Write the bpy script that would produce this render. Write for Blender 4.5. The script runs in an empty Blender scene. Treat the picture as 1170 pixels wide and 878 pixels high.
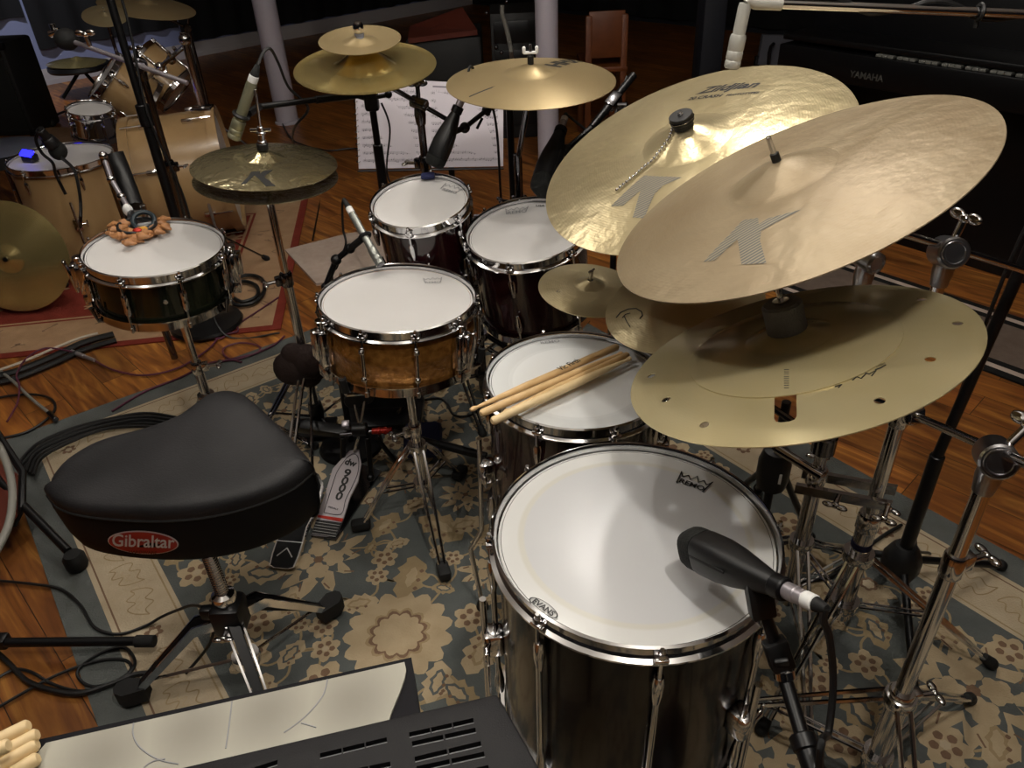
import bpy, bmesh, math, random
from mathutils import Vector, Matrix
from mathutils.bvhtree import BVHTree
random.seed(7)
SC = bpy.context.scene
COL = SC.collection
PI = math.pi
V = Vector

# ---------------------------------------------------------------- camera frame (1170 x 878)
F_PX, CX, CY, CAM_H = 880.0, 585.0, 439.0, 1.42
RX = V((0.99877315, -0.02757534, -0.04113145))     # camera right in the world
RD = V((-0.04951965, -0.55617335, -0.82958967))    # camera down
RF = V((0.0, 0.83060870, -0.55685653))             # camera forward
CAM = V((0, 0, CAM_H))

def ray(px, py):
    return RX * ((px - CX) / F_PX) + RD * ((py - CY) / F_PX) + RF
def at(px, py, z=0.0):                     # point of height z seen at a pixel of the photo
    r = ray(px, py); return CAM + r * ((z - CAM_H) / r.z)
def aty(px, py, y):
    r = ray(px, py); return CAM + r * (y / r.y)
def atd(px, py, d):
    return CAM + ray(px, py) * d
def onplane(px, py, C, n):
    r = ray(px, py); return CAM + r * ((V(C) - CAM).dot(n) / r.dot(n))
def pix(P):
    c = V(P) - CAM
    z = c.dot(RF); return (CX + F_PX * c.dot(RX) / z, CY + F_PX * c.dot(RD) / z)

# ---------------------------------------------------------------- colours and materials
def lin(c):
    return c / 12.92 if c <= 0.04045 else ((c + 0.055) / 1.055) ** 2.4
def hx(h):
    h = h.lstrip('#'); return tuple(lin(int(h[i:i + 2], 16) / 255) for i in (0, 2, 4)) + (1.0,)

MATS = {}
def mat(name, color='#808080', metal=0.0, rough=0.5, noise=None, bump=None, aniso=0.0, coat=0.0,
        emit=None, spec=0.5, sheen=0.0, radial_bump=0.0):
    """noise=(scale, colour2, amount); bump=(scale, strength)"""
    m = bpy.data.materials.new(name); m.use_nodes = True
    nt = m.node_tree; N = nt.nodes; L = nt.links
    b = N['Principled BSDF']
    col = hx(color) if isinstance(color, str) else color
    b.inputs['Base Color'].default_value = col
    b.inputs['Metallic'].default_value = metal
    b.inputs['Roughness'].default_value = rough
    b.inputs['Specular IOR Level'].default_value = spec
    if coat:
        b.inputs['Coat Weight'].default_value = coat; b.inputs['Coat Roughness'].default_value = 0.06
    if sheen: b.inputs['Sheen Weight'].default_value = sheen
    tc = N.new('ShaderNodeTexCoord')
    if noise:
        n = N.new('ShaderNodeTexNoise'); n.inputs['Scale'].default_value = noise[0]; n.inputs['Detail'].default_value = 5
        L.new(tc.outputs['Object'], n.inputs['Vector'])
        cr = N.new('ShaderNodeValToRGB'); cr.color_ramp.elements[0].position = 0.5 - noise[2] / 2; cr.color_ramp.elements[1].position = 0.5 + noise[2] / 2
        cr.color_ramp.elements[0].color = col; cr.color_ramp.elements[1].color = hx(noise[1])
        L.new(n.outputs['Fac'], cr.inputs['Fac']); L.new(cr.outputs['Color'], b.inputs['Base Color'])
    nrm = None
    if bump:
        n2 = N.new('ShaderNodeTexNoise'); n2.inputs['Scale'].default_value = bump[0]; n2.inputs['Detail'].default_value = 3
        L.new(tc.outputs['Object'], n2.inputs['Vector'])
        bp = N.new('ShaderNodeBump'); bp.inputs['Strength'].default_value = bump[1]; bp.inputs['Distance'].default_value = 0.004
        L.new(n2.outputs['Fac'], bp.inputs['Height']); L.new(bp.outputs['Normal'], b.inputs['Normal']); nrm = bp
    if radial_bump:
        w = N.new('ShaderNodeTexWave'); w.wave_type = 'RINGS'; w.rings_direction = 'Z'; w.inputs['Scale'].default_value = 70; w.inputs['Distortion'].default_value = 0.6
        L.new(tc.outputs['Object'], w.inputs['Vector'])
        b2 = N.new('ShaderNodeBump'); b2.inputs['Strength'].default_value = radial_bump; b2.inputs['Distance'].default_value = 0.0006
        L.new(w.outputs['Fac'], b2.inputs['Height'])
        if nrm: L.new(nrm.outputs['Normal'], b2.inputs['Normal'])
        L.new(b2.outputs['Normal'], b.inputs['Normal'])
    if aniso:
        b.inputs['Anisotropic'].default_value = aniso; b.inputs['Anisotropic Rotation'].default_value = .25
        t = N.new('ShaderNodeTangent'); t.direction_type = 'RADIAL'; t.axis = 'Z'
        L.new(t.outputs['Tangent'], b.inputs['Tangent'])
    if emit:
        b.inputs['Emission Color'].default_value = hx(emit[0]); b.inputs['Emission Strength'].default_value = emit[1]
    MATS[name] = m
    return m

# ---------------------------------------------------------------- mesh builder (world coordinates)
def frame(C, n, xdir=None):
    n = V(n).normalized(); x = V(xdir) if xdir is not None else V((1, 0, 0))
    x = x - n * x.dot(n)
    if x.length < 1e-4: x = V((0, 1, 0)) - n * n.y
    x.normalize(); y = n.cross(x)
    M = Matrix((x, y, n)).transposed().to_4x4(); M.translation = V(C); return M
def along(A, B, xdir=None):
    """frame at A, z axis to B"""
    A = V(A); B = V(B)
    d = (B - A).normalized()
    xd = V(xdir) if xdir is not None else (V((1, 0, 0)) if abs(d.x) < .9 else V((0, 1, 0)))
    return frame(A, d, xd)
def spline(pts, n=8, closed=False):
    P = [V(p) for p in pts]; out = []; k = len(P)
    rng = range(k if closed else k - 1)
    for i in rng:
        if closed: a, b, c, d = P[(i - 1) % k], P[i], P[(i + 1) % k], P[(i + 2) % k]
        else: a, b, c, d = P[max(i - 1, 0)], P[i], P[i + 1], P[min(i + 2, k - 1)]
        for j in range(n):
            t = j / n
            out.append(0.5 * ((2 * b) + (c - a) * t + (2 * a - 5 * b + 4 * c - d) * t * t + (3 * b - a - 3 * c + d) * t ** 3))
    if not closed: out.append(P[-1])
    return out

ORG = {}
class MB:
    def __init__(self): self.v = []; self.f = []; self.mi = []; self.sm = []
    def add(self, vs, fs, M=None, mi=0, smooth=True):
        o = len(self.v)
        self.v += [(M @ V(p)) if M is not None else V(p) for p in vs]
        for f in fs: self.f.append([i + o for i in f]); self.mi.append(mi); self.sm.append(smooth)
        return self
    def lathe(self, prof, seg=32, M=None, closed=False, mi=0, smooth=True, a0=0, a1=None):
        full = a1 is None; vs = []; fs = []; k = len(prof); ns = seg if full else seg + 1
        for i in range(ns):
            a = a0 + (2 * PI if full else a1 - a0) * i / seg
            c, s = math.cos(a), math.sin(a)
            for r, z in prof: vs.append((r * c, r * s, z))
        for i in range(seg):
            j = (i + 1) % ns
            for q in range(k if closed else k - 1):
                q2 = (q + 1) % k
                fs.append((i * k + q, j * k + q, j * k + q2, i * k + q2))
        return self.add(vs, fs, M, mi, smooth)
    def cyl(self, A, B, r, r2=None, seg=14, mi=0, xdir=None):
        A = V(A); B = V(B); h = (B - A).length; r2 = r if r2 is None else r2
        c = min(r, r2, h) * .12
        return self.lathe([(0, 0), (r - c, 0), (r, c), (r2, h - c), (r2 - c, h), (0, h)], seg, along(A, B, xdir), mi=mi, smooth=seg > 8)
    def tube(self, pts, r, seg=8, mi=0, radii=None, cap=True, flat=1.0):
        P = [V(p) for p in pts]; n = len(P); vs = []; fs = []; up = None
        for i in range(n):
            t = (P[min(i + 1, n - 1)] - P[max(i - 1, 0)])
            if t.length < 1e-9: t = V((0, 0, 1))
            t.normalize()
            if up is None:
                up = V((0, 0, 1)) if abs(t.z) < .9 else V((1, 0, 0))
            up = up - t * up.dot(t)
            if up.length < 1e-6: up = V((1, 0, 0)) - t * t.x
            up.normalize(); sd = t.cross(up); rr = radii[i] if radii else r
            for k in range(seg):
                a = 2 * PI * k / seg
                vs.append(P[i] + sd * (rr * math.cos(a)) + up * (rr * flat * math.sin(a)))
        for i in range(n - 1):
            for k in range(seg):
                k2 = (k + 1) % seg
                fs.append((i * seg + k, i * seg + k2, (i + 1) * seg + k2, (i + 1) * seg + k))
        if cap:
            fs.append(tuple(range(seg))[::-1]); fs.append(tuple((n - 1) * seg + k for k in range(seg)))
        return self.add(vs, fs, None, mi)
    def box(self, M, sx, sy, sz, bev=0.0, mi=0, seg=2):
        """box centred on M with full sizes"""
        bm = bmesh.new(); bmesh.ops.create_cube(bm, size=1)
        for v in bm.verts: v.co = V((v.co.x * sx, v.co.y * sy, v.co.z * sz))
        if bev: bmesh.ops.bevel(bm, geom=bm.edges[:], offset=bev, segments=seg, profile=.5, affect='EDGES')
        bm.verts.index_update()
        self.add([v.co.copy() for v in bm.verts], [[v.index for v in f.verts] for f in bm.faces], M, mi, False)
        bm.free(); return self
    def ball(self, c, r, sc=(1, 1, 1), M=None, seg=14, mi=0, rings=8):
        prof = [(r * math.sin(PI * i / rings), -r * math.cos(PI * i / rings)) for i in range(rings + 1)]
        S = (M if M is not None else Matrix.Identity(4)) @ Matrix.Translation(V(c)) @ Matrix.Diagonal((*sc, 1))
        return self.lathe(prof, seg, S, mi=mi)
    def prism(self, poly, z0, z1, M=None, mi=0, smooth=False):
        n = len(poly); vs = [(x, y, z0) for x, y in poly] + [(x, y, z1) for x, y in poly]
        fs = [tuple(range(n))[::-1], tuple(range(n, 2 * n))] + [(i, (i + 1) % n, n + (i + 1) % n, n + i) for i in range(n)]
        return self.add(vs, fs, M, mi, smooth)
    def slab(self, pts, d, mi=0):
        """solid from a 3D polygon thickened by vector d"""
        n = len(pts); vs = [V(p) for p in pts] + [V(p) + V(d) for p in pts]
        fs = [tuple(range(n))[::-1], tuple(range(n, 2 * n))] + [(i, (i + 1) % n, n + (i + 1) % n, n + i) for i in range(n)]
        return self.add(vs, fs, None, mi, False)
    def torus(self, R, r, M=None, seg=32, ring=8, mi=0):
        prof = [(R + r * math.cos(2 * PI * i / ring), r * math.sin(2 * PI * i / ring)) for i in range(ring)]
        return self.lathe(prof, seg, M, closed=True, mi=mi)
    def build(self, name, m, parent=None, org=None, fix=True):
        me = bpy.data.meshes.new(name)
        if parent is not None: W = ORG[parent.name]
        else:
            if org is None:
                n = len(self.v); org = V((sum(p.x for p in self.v) / n, sum(p.y for p in self.v) / n, min(p.z for p in self.v)))
            W = org if isinstance(org, Matrix) else Matrix.Translation(V(org))
        I = W.inverted()
        me.from_pydata([I @ p for p in self.v], [], self.f)
        ms = m if isinstance(m, (list, tuple)) else [m]
        for q in ms: me.materials.append(MATS[q] if isinstance(q, str) else q)
        me.polygons.foreach_set('material_index', self.mi); me.polygons.foreach_set('use_smooth', self.sm)
        me.update()
        if fix:
            bm = bmesh.new(); bm.from_mesh(me)
            bmesh.ops.remove_doubles(bm, verts=bm.verts, dist=1e-6)
            bmesh.ops.recalc_face_normals(bm, faces=bm.faces); bm.to_mesh(me); bm.free()
        try: me.set_sharp_from_angle(angle=math.radians(40))
        except Exception: pass
        o = bpy.data.objects.new(name, me); COL.objects.link(o)
        if parent is not None: o.parent = parent
        else: o.matrix_world = W
        ORG[o.name] = W
        return o

def tag(o, label, cat, group=None, kind=None):
    o['label'] = label; o['category'] = cat
    if group: o['group'] = group
    if kind: o['kind'] = kind
    return o
def thing(name, label, cat, M, group=None):
    o = bpy.data.objects.new(name, None); COL.objects.link(o); o.empty_display_size = .05
    W = M if isinstance(M, Matrix) else Matrix.Translation(V(M))
    o.matrix_world = W; ORG[o.name] = W
    return tag(o, label, cat, group)
def struct(name, mb, m):
    o = mb.build(name, m, None, V((0, 0, 0))); o['kind'] = 'structure'; return o
def boolean_cut(o, cutter_mb):
    c = cutter_mb.build('cutter', [], None, V((0, 0, 0)))
    md = o.modifiers.new('cut', 'BOOLEAN'); md.operation = 'DIFFERENCE'; md.object = c; md.solver = 'EXACT'
    bpy.context.view_layer.update()
    dg = bpy.context.evaluated_depsgraph_get()
    me = bpy.data.meshes.new_from_object(o.evaluated_get(dg))
    o.modifiers.remove(md); o.data = me
    bpy.data.objects.remove(c)
    try: me.set_sharp_from_angle(angle=math.radians(35))
    except Exception: pass

# ---------------------------------------------------------------- lettering
_tc = {}
def text2d(s, shear=0.0, bold=0.0):
    k = (s, shear, bold)
    if k in _tc: return _tc[k]
    cu = bpy.data.curves.new('t', 'FONT'); cu.body = s; cu.size = 1; cu.shear = shear; cu.offset = bold; cu.resolution_u = 3
    ob = bpy.data.objects.new('t', cu); COL.objects.link(ob); bpy.context.view_layer.update()
    me = bpy.data.meshes.new_from_object(ob.evaluated_get(bpy.context.evaluated_depsgraph_get()))
    vs = [(v.co.x, v.co.y) for v in me.vertices]; fs = [list(p.vertices) for p in me.polygons]
    bpy.data.objects.remove(ob); bpy.data.curves.remove(cu); bpy.data.meshes.remove(me)
    x0 = min(v[0] for v in vs); x1 = max(v[0] for v in vs); y0 = min(v[1] for v in vs); y1 = max(v[1] for v in vs)
    vs = [((x - x0) / (x1 - x0), (y - y0) / (x1 - x0)) for x, y in vs]
    _tc[k] = (vs, fs, (y1 - y0) / (x1 - x0)); return _tc[k]
def lettering(mb, s, A, B, n, lift=0.0008, shear=0.0, bold=0.0, hscale=1.0, surf=None, mi=0):
    """text whose baseline runs from A to B on a surface with normal n"""
    A = V(A); B = V(B); n = V(n).normalized(); d = B - A; up = n.cross(d.normalized())
    vs, fs, _ = text2d(s, shear, bold)
    out = []
    for x, y in vs:
        P = A + d * x + up * (y * d.length * hscale)
        P = surf(P) if surf else P + n * lift
        out.append(P)
    mb.add(out, fs, None, mi, False)
def cast(o, px, py):
    """point and normal of a mesh object (world placed by ORG) under a pixel of the photo"""
    key = o.name
    if key not in _bvh:
        W = ORG[key]; me = o.data
        _bvh[key] = BVHTree.FromPolygons([W @ v.co for v in me.vertices], [list(p.vertices) for p in me.polygons])
    h = _bvh[key].ray_cast(CAM, ray(px, py).normalized())
    return h[0], h[1]
_bvh = {}
# ---------------------------------------------------------------- materials
mat('chrome', '#d8d8da', 1, .10)
mat('dark_chrome', '#77777c', 1, .16)
mat('black_metal', '#101012', .3, .38)
mat('black_plastic', '#121213', 0, .45)
mat('rubber', '#0c0c0c', 0, .75)
mat('head', '#cccac9', 0, .42, noise=(6, '#c4c2c0', .6))
mat('head_side', '#d8d6d2', 0, .5)
mat('print_grey', '#8f9092', 0, .6)
mat('print_black', '#121212', 0, .5)
mat('burgundy', '#2c0a10', 0, .18, noise=(25, '#1a0709', .7), coat=.8)
mat('oxblood', '#190a08', 0, .2, coat=.25, spec=.3, noise=(5, '#0e0605', .8))
mat('green_black', '#080b07', 0, .16, spec=.4, coat=.3, noise=(12, '#141a0d', .5))
mat('copper', '#b5803f', .6, .3, noise=(60, '#80541f', .4), bump=(150, .6))
mat('maple', '#a88b63', 0, .3, noise=(5, '#94764e', .7), coat=.35)
mat('stick', '#e0bf8d', 0, .45, noise=(40, '#d3ad78', .5))
mat('stick_pale', '#e8cfa2', 0, .5, noise=(40, '#dcc08e', .5))
def cymbal_mat(name, c1, c2, metal, rough, aniso=.5, hammer=.0, hs=38, lathe=.25):
    m = mat(name, c1, metal, rough, noise=(7, c2, .75), bump=(hs, hammer) if hammer else None, aniso=aniso, radial_bump=lathe)
cymbal_mat('bronze_k', '#c4b692', '#ab9c76', .72, .32, .55, .55, 26, .08)
cymbal_mat('bronze_ride', '#9c8d72', '#7d6a4e', .38, .46, .3, .6, 30, .06)
cymbal_mat('bronze_hhx', '#ad9a74', '#9c8963', .6, .40, .4, 0, 38, .10)
cymbal_mat('brass', '#d8c68a', '#c4ae6c', .85, .17, .92, 0, 38, .10)
cymbal_mat('brass_stack', '#dfd2a8', '#d2c08c', .55, .2, .65, .06, 14, .05)
cymbal_mat('hat', '#a39878', '#8c8160', .8, .2, .3, .9, 48, .04)
cymbal_mat('brass_dim', '#c2b078', '#ab9862', .75, .18, .92, 0, 38, .1)
mat('bronze_edge', '#8f7840', 1, .3)
mat('steel', '#b4b4b8', 1, .28)
mat('felt_grey', '#707177', 0, .95, bump=(400, .6))
mat('logo_grey', '#34332f', .0, .6)
mat('leather', '#0c0c0e', 0, .56, noise=(8, '#272628', .55), bump=(300, .15), spec=.35)
mat('vinyl', '#0c0c0e', 0, .65, spec=.2)
mat('badge_red', '#a3241c', 0, .4)
mat('badge_white', '#d6d6d6', .2, .4)
mat('silver', '#b4aeb4', .7, .35)
mat('grey_mic', '#8d8f8a', .7, .38)
mat('champagne_mic', '#8e8c74', .6, .4)
mat('white_mic', '#bdbcb4', .3, .4)
mat('white_tape', '#e6e6e4', 0, .5)
mat('red_metal', '#b42a1c', .4, .35)
mat('paper', '#d5ced6', 0, .7)
mat('ink', '#7d7782', 0, .7)
mat('column_white', '#aea8b2', 0, .55)
mat('cable_black', '#0e0e0f', 0, .5)
mat('cable_grey', '#77756e', 0, .5)
mat('cable_purple', '#5a2a3e', 0, .5)
mat('cable_white', '#b7aa98', 0, .5)
mat('pad_white', '#b0ada0', 0, .6)
mat('pad_frame', '#17161a', 0, .6, spec=.12)
mat('case_grey', '#161517', 0, .6, spec=.3, bump=(500, .12))
mat('shade_black', '#060606', 0, .6)
mat('seed', '#b98556', 0, .5, noise=(60, '#8a5a34', .6))
mat('amp_cloth', '#0c0e0b', 0, .85, bump=(350, .5))
mat('tolex', '#101010', 0, .6)
mat('piano_black', '#050506', 0, .35, spec=.25)
mat('wood_chair', '#6b3711', 0, .5, noise=(15, '#54290b', .6))
mat('rust', '#5a2212', 0, .7)
mat('teal', '#0d1f27', 0, .5)
mat('yellow', '#c7922b', 0, .5)
mat('blue_led', '#2a2aff', 0, .4, emit=('#1818ff', 6))
mat('blue_foam', '#20264f', 0, .8)
mat('pouch', '#22110c', 0, .85, bump=(120, .8))
mat('slate_top', '#5d6170', 0, .5)
mat('key_white', '#5a5a55', 0, .5)
mat('curtain', '#08080a', 0, .9)
mat('navy', '#10141f', 0, .7)
mat('grey_board', '#55565e', 0, .7)

def striped(name, c1, c2, scale):
    m = mat(name, c1, 0, .5); nt = m.node_tree; b = nt.nodes['Principled BSDF']
    tc = nt.nodes.new('ShaderNodeTexCoord'); w = nt.nodes.new('ShaderNodeTexWave'); w.bands_direction = 'Y'; w.inputs['Scale'].default_value = scale
    cr = nt.nodes.new('ShaderNodeValToRGB'); cr.color_ramp.elements[0].color = hx(c1); cr.color_ramp.elements[1].color = hx(c2)
    cr.color_ramp.elements[0].position = .62; cr.color_ramp.elements[1].position = .72
    nt.links.new(tc.outputs['Object'], w.inputs['Vector']); nt.links.new(w.outputs['Fac'], cr.inputs['Fac']); nt.links.new(cr.outputs['Color'], b.inputs['Base Color'])
    return m
striped('logo_lines', '#55544f', '#8a7f66', 60)

# two-ply head: a paler ring outside, a faint ring line inside
def ring_head(name, R, rr, c_in, c_out, c_line):
    m = mat(name, c_in, 0, .24); nt = m.node_tree; b = nt.nodes['Principled BSDF']; L = nt.links
    tc = nt.nodes.new('ShaderNodeTexCoord'); sp = nt.nodes.new('ShaderNodeSeparateXYZ'); L.new(tc.outputs['Object'], sp.inputs[0])
    cb = nt.nodes.new('ShaderNodeCombineXYZ'); L.new(sp.outputs[0], cb.inputs[0]); L.new(sp.outputs[1], cb.inputs[1])
    ln = nt.nodes.new('ShaderNodeVectorMath'); ln.operation = 'LENGTH'; L.new(cb.outputs[0], ln.inputs[0])
    dv = nt.nodes.new('ShaderNodeMath'); dv.operation = 'DIVIDE'; dv.inputs[1].default_value = R; L.new(ln.outputs['Value'], dv.inputs[0])
    cr = nt.nodes.new('ShaderNodeValToRGB'); e = cr.color_ramp.elements
    e[0].position = 0; e[0].color = hx(c_in); e[1].position = 1; e[1].color = hx(c_out)
    for p, c in ((rr - .03, c_in), (rr - .015, c_line), (rr + .01, c_line), (rr + .03, c_out)):
        q = e.new(p); q.color = hx(c)
    L.new(dv.outputs[0], cr.inputs[0]); L.new(cr.outputs[0], b.inputs['Base Color'])
ring_head('head_ring', .203, .80, '#bdbec0', '#c9c9c7', '#c2c0b8')
ring_head('head_ring_small', .178, .72, '#e2e4e4', '#d2d4d4', '#d8dada')

# wood floor planks
def wood_floor():
    m = bpy.data.materials.new('plank_floor'); m.use_nodes = True; nt = m.node_tree; N = nt.nodes; L = nt.links; b = N['Principled BSDF']
    tc = N.new('ShaderNodeTexCoord'); mp = N.new('ShaderNodeMapping'); mp.inputs['Rotation'].default_value = (0, 0, math.radians(47))
    L.new(tc.outputs['Object'], mp.inputs['Vector'])
    br = N.new('ShaderNodeTexBrick'); br.offset = .37; br.inputs['Scale'].default_value = 1; br.inputs['Brick Width'].default_value = 1.1; br.inputs['Row Height'].default_value = .125
    br.inputs['Mortar Size'].default_value = .0012; br.inputs['Color1'].default_value = (0, 0, 0, 1); br.inputs['Color2'].default_value = (1, 1, 1, 1); br.inputs['Mortar'].default_value = (.5, .5, .5, 1)
    L.new(mp.outputs[0], br.inputs['Vector'])
    m2 = N.new('ShaderNodeMapping'); m2.inputs['Scale'].default_value = (1.2, 11, 1); L.new(mp.outputs[0], m2.inputs['Vector'])
    ad = N.new('ShaderNodeVectorMath'); ad.operation = 'MULTIPLY_ADD'; ad.inputs[1].default_value = (7, 3, 5); L.new(br.outputs['Color'], ad.inputs[0]); L.new(m2.outputs[0], ad.inputs[2])
    n1 = N.new('ShaderNodeTexNoise'); n1.inputs['Scale'].default_value = 2.2; n1.inputs['Detail'].default_value = 6; n1.inputs['Distortion'].default_value = 1.6; L.new(ad.outputs[0], n1.inputs['Vector'])
    cr = N.new('ShaderNodeValToRGB'); e = cr.color_ramp.elements; e[0].position = .25; e[0].color = hx('#4d2c16'); e[1].position = .72; e[1].color = hx('#b8823f')
    q = e.new(.42); q.color = hx('#7c4a24'); q = e.new(.56); q.color = hx('#96602c')
    L.new(n1.outputs['Fac'], cr.inputs['Fac'])
    hs = N.new('ShaderNodeMix'); hs.data_type = 'RGBA'; hs.blend_type = 'MULTIPLY'; hs.inputs[0].default_value = 1
    c2 = N.new('ShaderNodeValToRGB'); c2.color_ramp.elements[0].color = (.62, .60, .60, 1); c2.color_ramp.elements[1].color = (1.15, 1.1, 1.0, 1)
    L.new(br.outputs['Color'], c2.inputs['Fac']); L.new(cr.outputs[0], hs.inputs[6]); L.new(c2.outputs[0], hs.inputs[7])
    mx = N.new('ShaderNodeMix'); mx.data_type = 'RGBA'; mx.inputs[7].default_value = hx('#2a160c'); L.new(br.outputs['Fac'], mx.inputs[0]); L.new(hs.outputs[2], mx.inputs[6])
    L.new(mx.outputs[2], b.inputs['Base Color']); b.inputs['Roughness'].default_value = .38
    bp = N.new('ShaderNodeBump'); bp.inputs['Strength'].default_value = .12; bp.inputs['Distance'].default_value = .002
    L.new(n1.outputs['Fac'], bp.inputs['Height']); L.new(bp.outputs[0], b.inputs['Normal'])
    MATS['plank_floor'] = m
wood_floor()
def cloth(name, c1, c2, sc=18, am=.5): mat(name, c1, 0, .95, noise=(sc, c2, am), bump=(260, .5), spec=.15)
cloth('rug_blue', '#5f6361', '#4d5150', 9, .6)
cloth('rug_edge', '#5e615f', '#505351', 12, .6)
cloth('rug_cream', '#b5a68e', '#a4947a', 14, .6)
cloth('rug_beige', '#b3a184', '#9c8a6d', 20, .7)
cloth('rug_tan', '#a08d6e', '#8a785a', 20, .7)
cloth('rug_brown', '#7c6450', '#6a5342', 20, .6)
cloth('rug_red', '#7e3428', '#6a2a20', 20, .6)
cloth('rug_sand', '#a8896a', '#937558', 16, .6)
cloth('rug_white', '#b9a89c', '#a89688', 30, .6)
cloth('rug_black', '#141414', '#1c1b1a', 30, .6)
cloth('rug_taupe', '#6d5f55', '#5e5148', 30, .6)
mat('wall_paint', '#7f86a6', 0, .8)
mat('wall_dark', '#15171f', 0, .85)
mat('trim_white', '#b9b4b4', 0, .5)
mat('ceiling_white', '#c9c5bd', 0, .9)

# worn grey smudges where the pads have been played
def smudged(name, pts, r, c1, c2):
    m = MATS[name]; nt = m.node_tree; N = nt.nodes; L = nt.links; b = N['Principled BSDF']; tc = N.new('ShaderNodeTexCoord'); acc = None
    for p in pts:
        d = N.new('ShaderNodeVectorMath'); d.operation = 'DISTANCE'; d.inputs[1].default_value = p; L.new(tc.outputs['Object'], d.inputs[0])
        mr = N.new('ShaderNodeMapRange'); mr.inputs[1].default_value = 0; mr.inputs[2].default_value = r; mr.inputs[3].default_value = .55; mr.inputs[4].default_value = 0; mr.interpolation_type = 'SMOOTHSTEP'
        L.new(d.outputs['Value'], mr.inputs[0])
        if acc is None: acc = mr.outputs[0]
        else:
            a = N.new('ShaderNodeMath'); a.operation = 'MAXIMUM'; L.new(acc, a.inputs[0]); L.new(mr.outputs[0], a.inputs[1]); acc = a.outputs[0]
    mx = N.new('ShaderNodeMix'); mx.data_type = 'RGBA'; mx.inputs[6].default_value = hx(c1); mx.inputs[7].default_value = hx(c2); L.new(acc, mx.inputs[0]); L.new(mx.outputs[2], b.inputs['Base Color'])
# ---------------------------------------------------------------- camera
cd = bpy.data.cameras.new('camera'); cam = bpy.data.objects.new('camera', cd); COL.objects.link(cam)
cd.sensor_fit = 'HORIZONTAL'; cd.sensor_width = 36; cd.lens = 36 * F_PX / 1170; cd.clip_start = .02; cd.clip_end = 60
cam.matrix_world = Matrix((RX, -RD, -RF)).transposed().to_4x4(); cam.location = CAM
SC.camera = cam

# ---------------------------------------------------------------- room (its walls run along U and W)
U = V((.7009, -.7133, 0)); W_ = V((.7133, .7009, 0)); UP = V((0, 0, 1))
U0, U1, W0, W1, HC = -7.9, 3.4, -3.2, 7.4, 2.45
def uw(u, w, z=0): return U * u + W_ * w + UP * z
def wallbox(name, a, b, z0, z1, th, m, side):
    mb = MB(); d = (b - a).normalized(); nrm = V((d.y, -d.x, 0)) * side
    q = nrm * th
    mb.slab([a + UP * z0, b + UP * z0, b + UP * z1, a + UP * z1], q); return struct(name, mb, m)
c00, c10, c11, c01 = uw(U0, W0), uw(U1, W0), uw(U1, W1), uw(U0, W1)
mb = MB(); mb.slab([c00, c10, c11, c01], V((0, 0, -.1))); struct('floor', mb, 'plank_floor')
mb = MB(); mb.slab([p + UP * HC for p in (c00, c10, c11, c01)], V((0, 0, .1))); struct('ceiling', mb, 'ceiling_white')
wallbox('wall_left', c00, c01, 0, HC, .12, 'wall_paint', -1)
wallbox('wall_back', c01, c11, 0, HC, .12, 'wall_dark', -1)
wallbox('wall_right', c11, c10, 0, HC, .12, 'wall_dark', -1)
wallbox('wall_front', c10, c00, 0, HC, .12, 'wall_dark', -1)
mb = MB(); a, b = uw(U0 + .011, W0 + .01), uw(U0 + .011, W1 - .02)
mb.slab([a, b, b + UP * .13, a + UP * .13], -U * .010); mb.slab([a + U * .006, b + U * .006, b + U * .006 + UP * .04, a + U * .006 + UP * .04], -U * .006)
struct('baseboard_left', mb, 'trim_white')
mb = MB(); a, b = uw(U0 + .02, W1 - .011), uw(U1, W1 - .011)
mb.slab([a, b, b + UP * .13, a + UP * .13], W_ * .010); struct('baseboard_back', mb, 'wall_dark')

# white columns
def column(name, label, base, r):
    t = thing(name, label, 'column', base); b = V(base)
    mb = MB(); mb.lathe([(r, .0), (r, HC - .012)], 28, Matrix.Translation(b)); mb.build('shaft', 'column_white', t)
    mb = MB(); mb.lathe([(0, 0), (r + .012, 0), (r + .012, .012), (r + .002, .018)], 28, Matrix.Translation(b)); mb.build('base_ring', 'column_white', t)
p1 = at(329, 140); p1.z = 0
column('support_column', 'round white support column behind the microphone on the hi-hat cymbals', p1, .075)
p2 = at(627, 195); p2.z = 0
column('support_column', 'round white support column behind the large thin crash beside the wooden chair', p2, .058)

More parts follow.
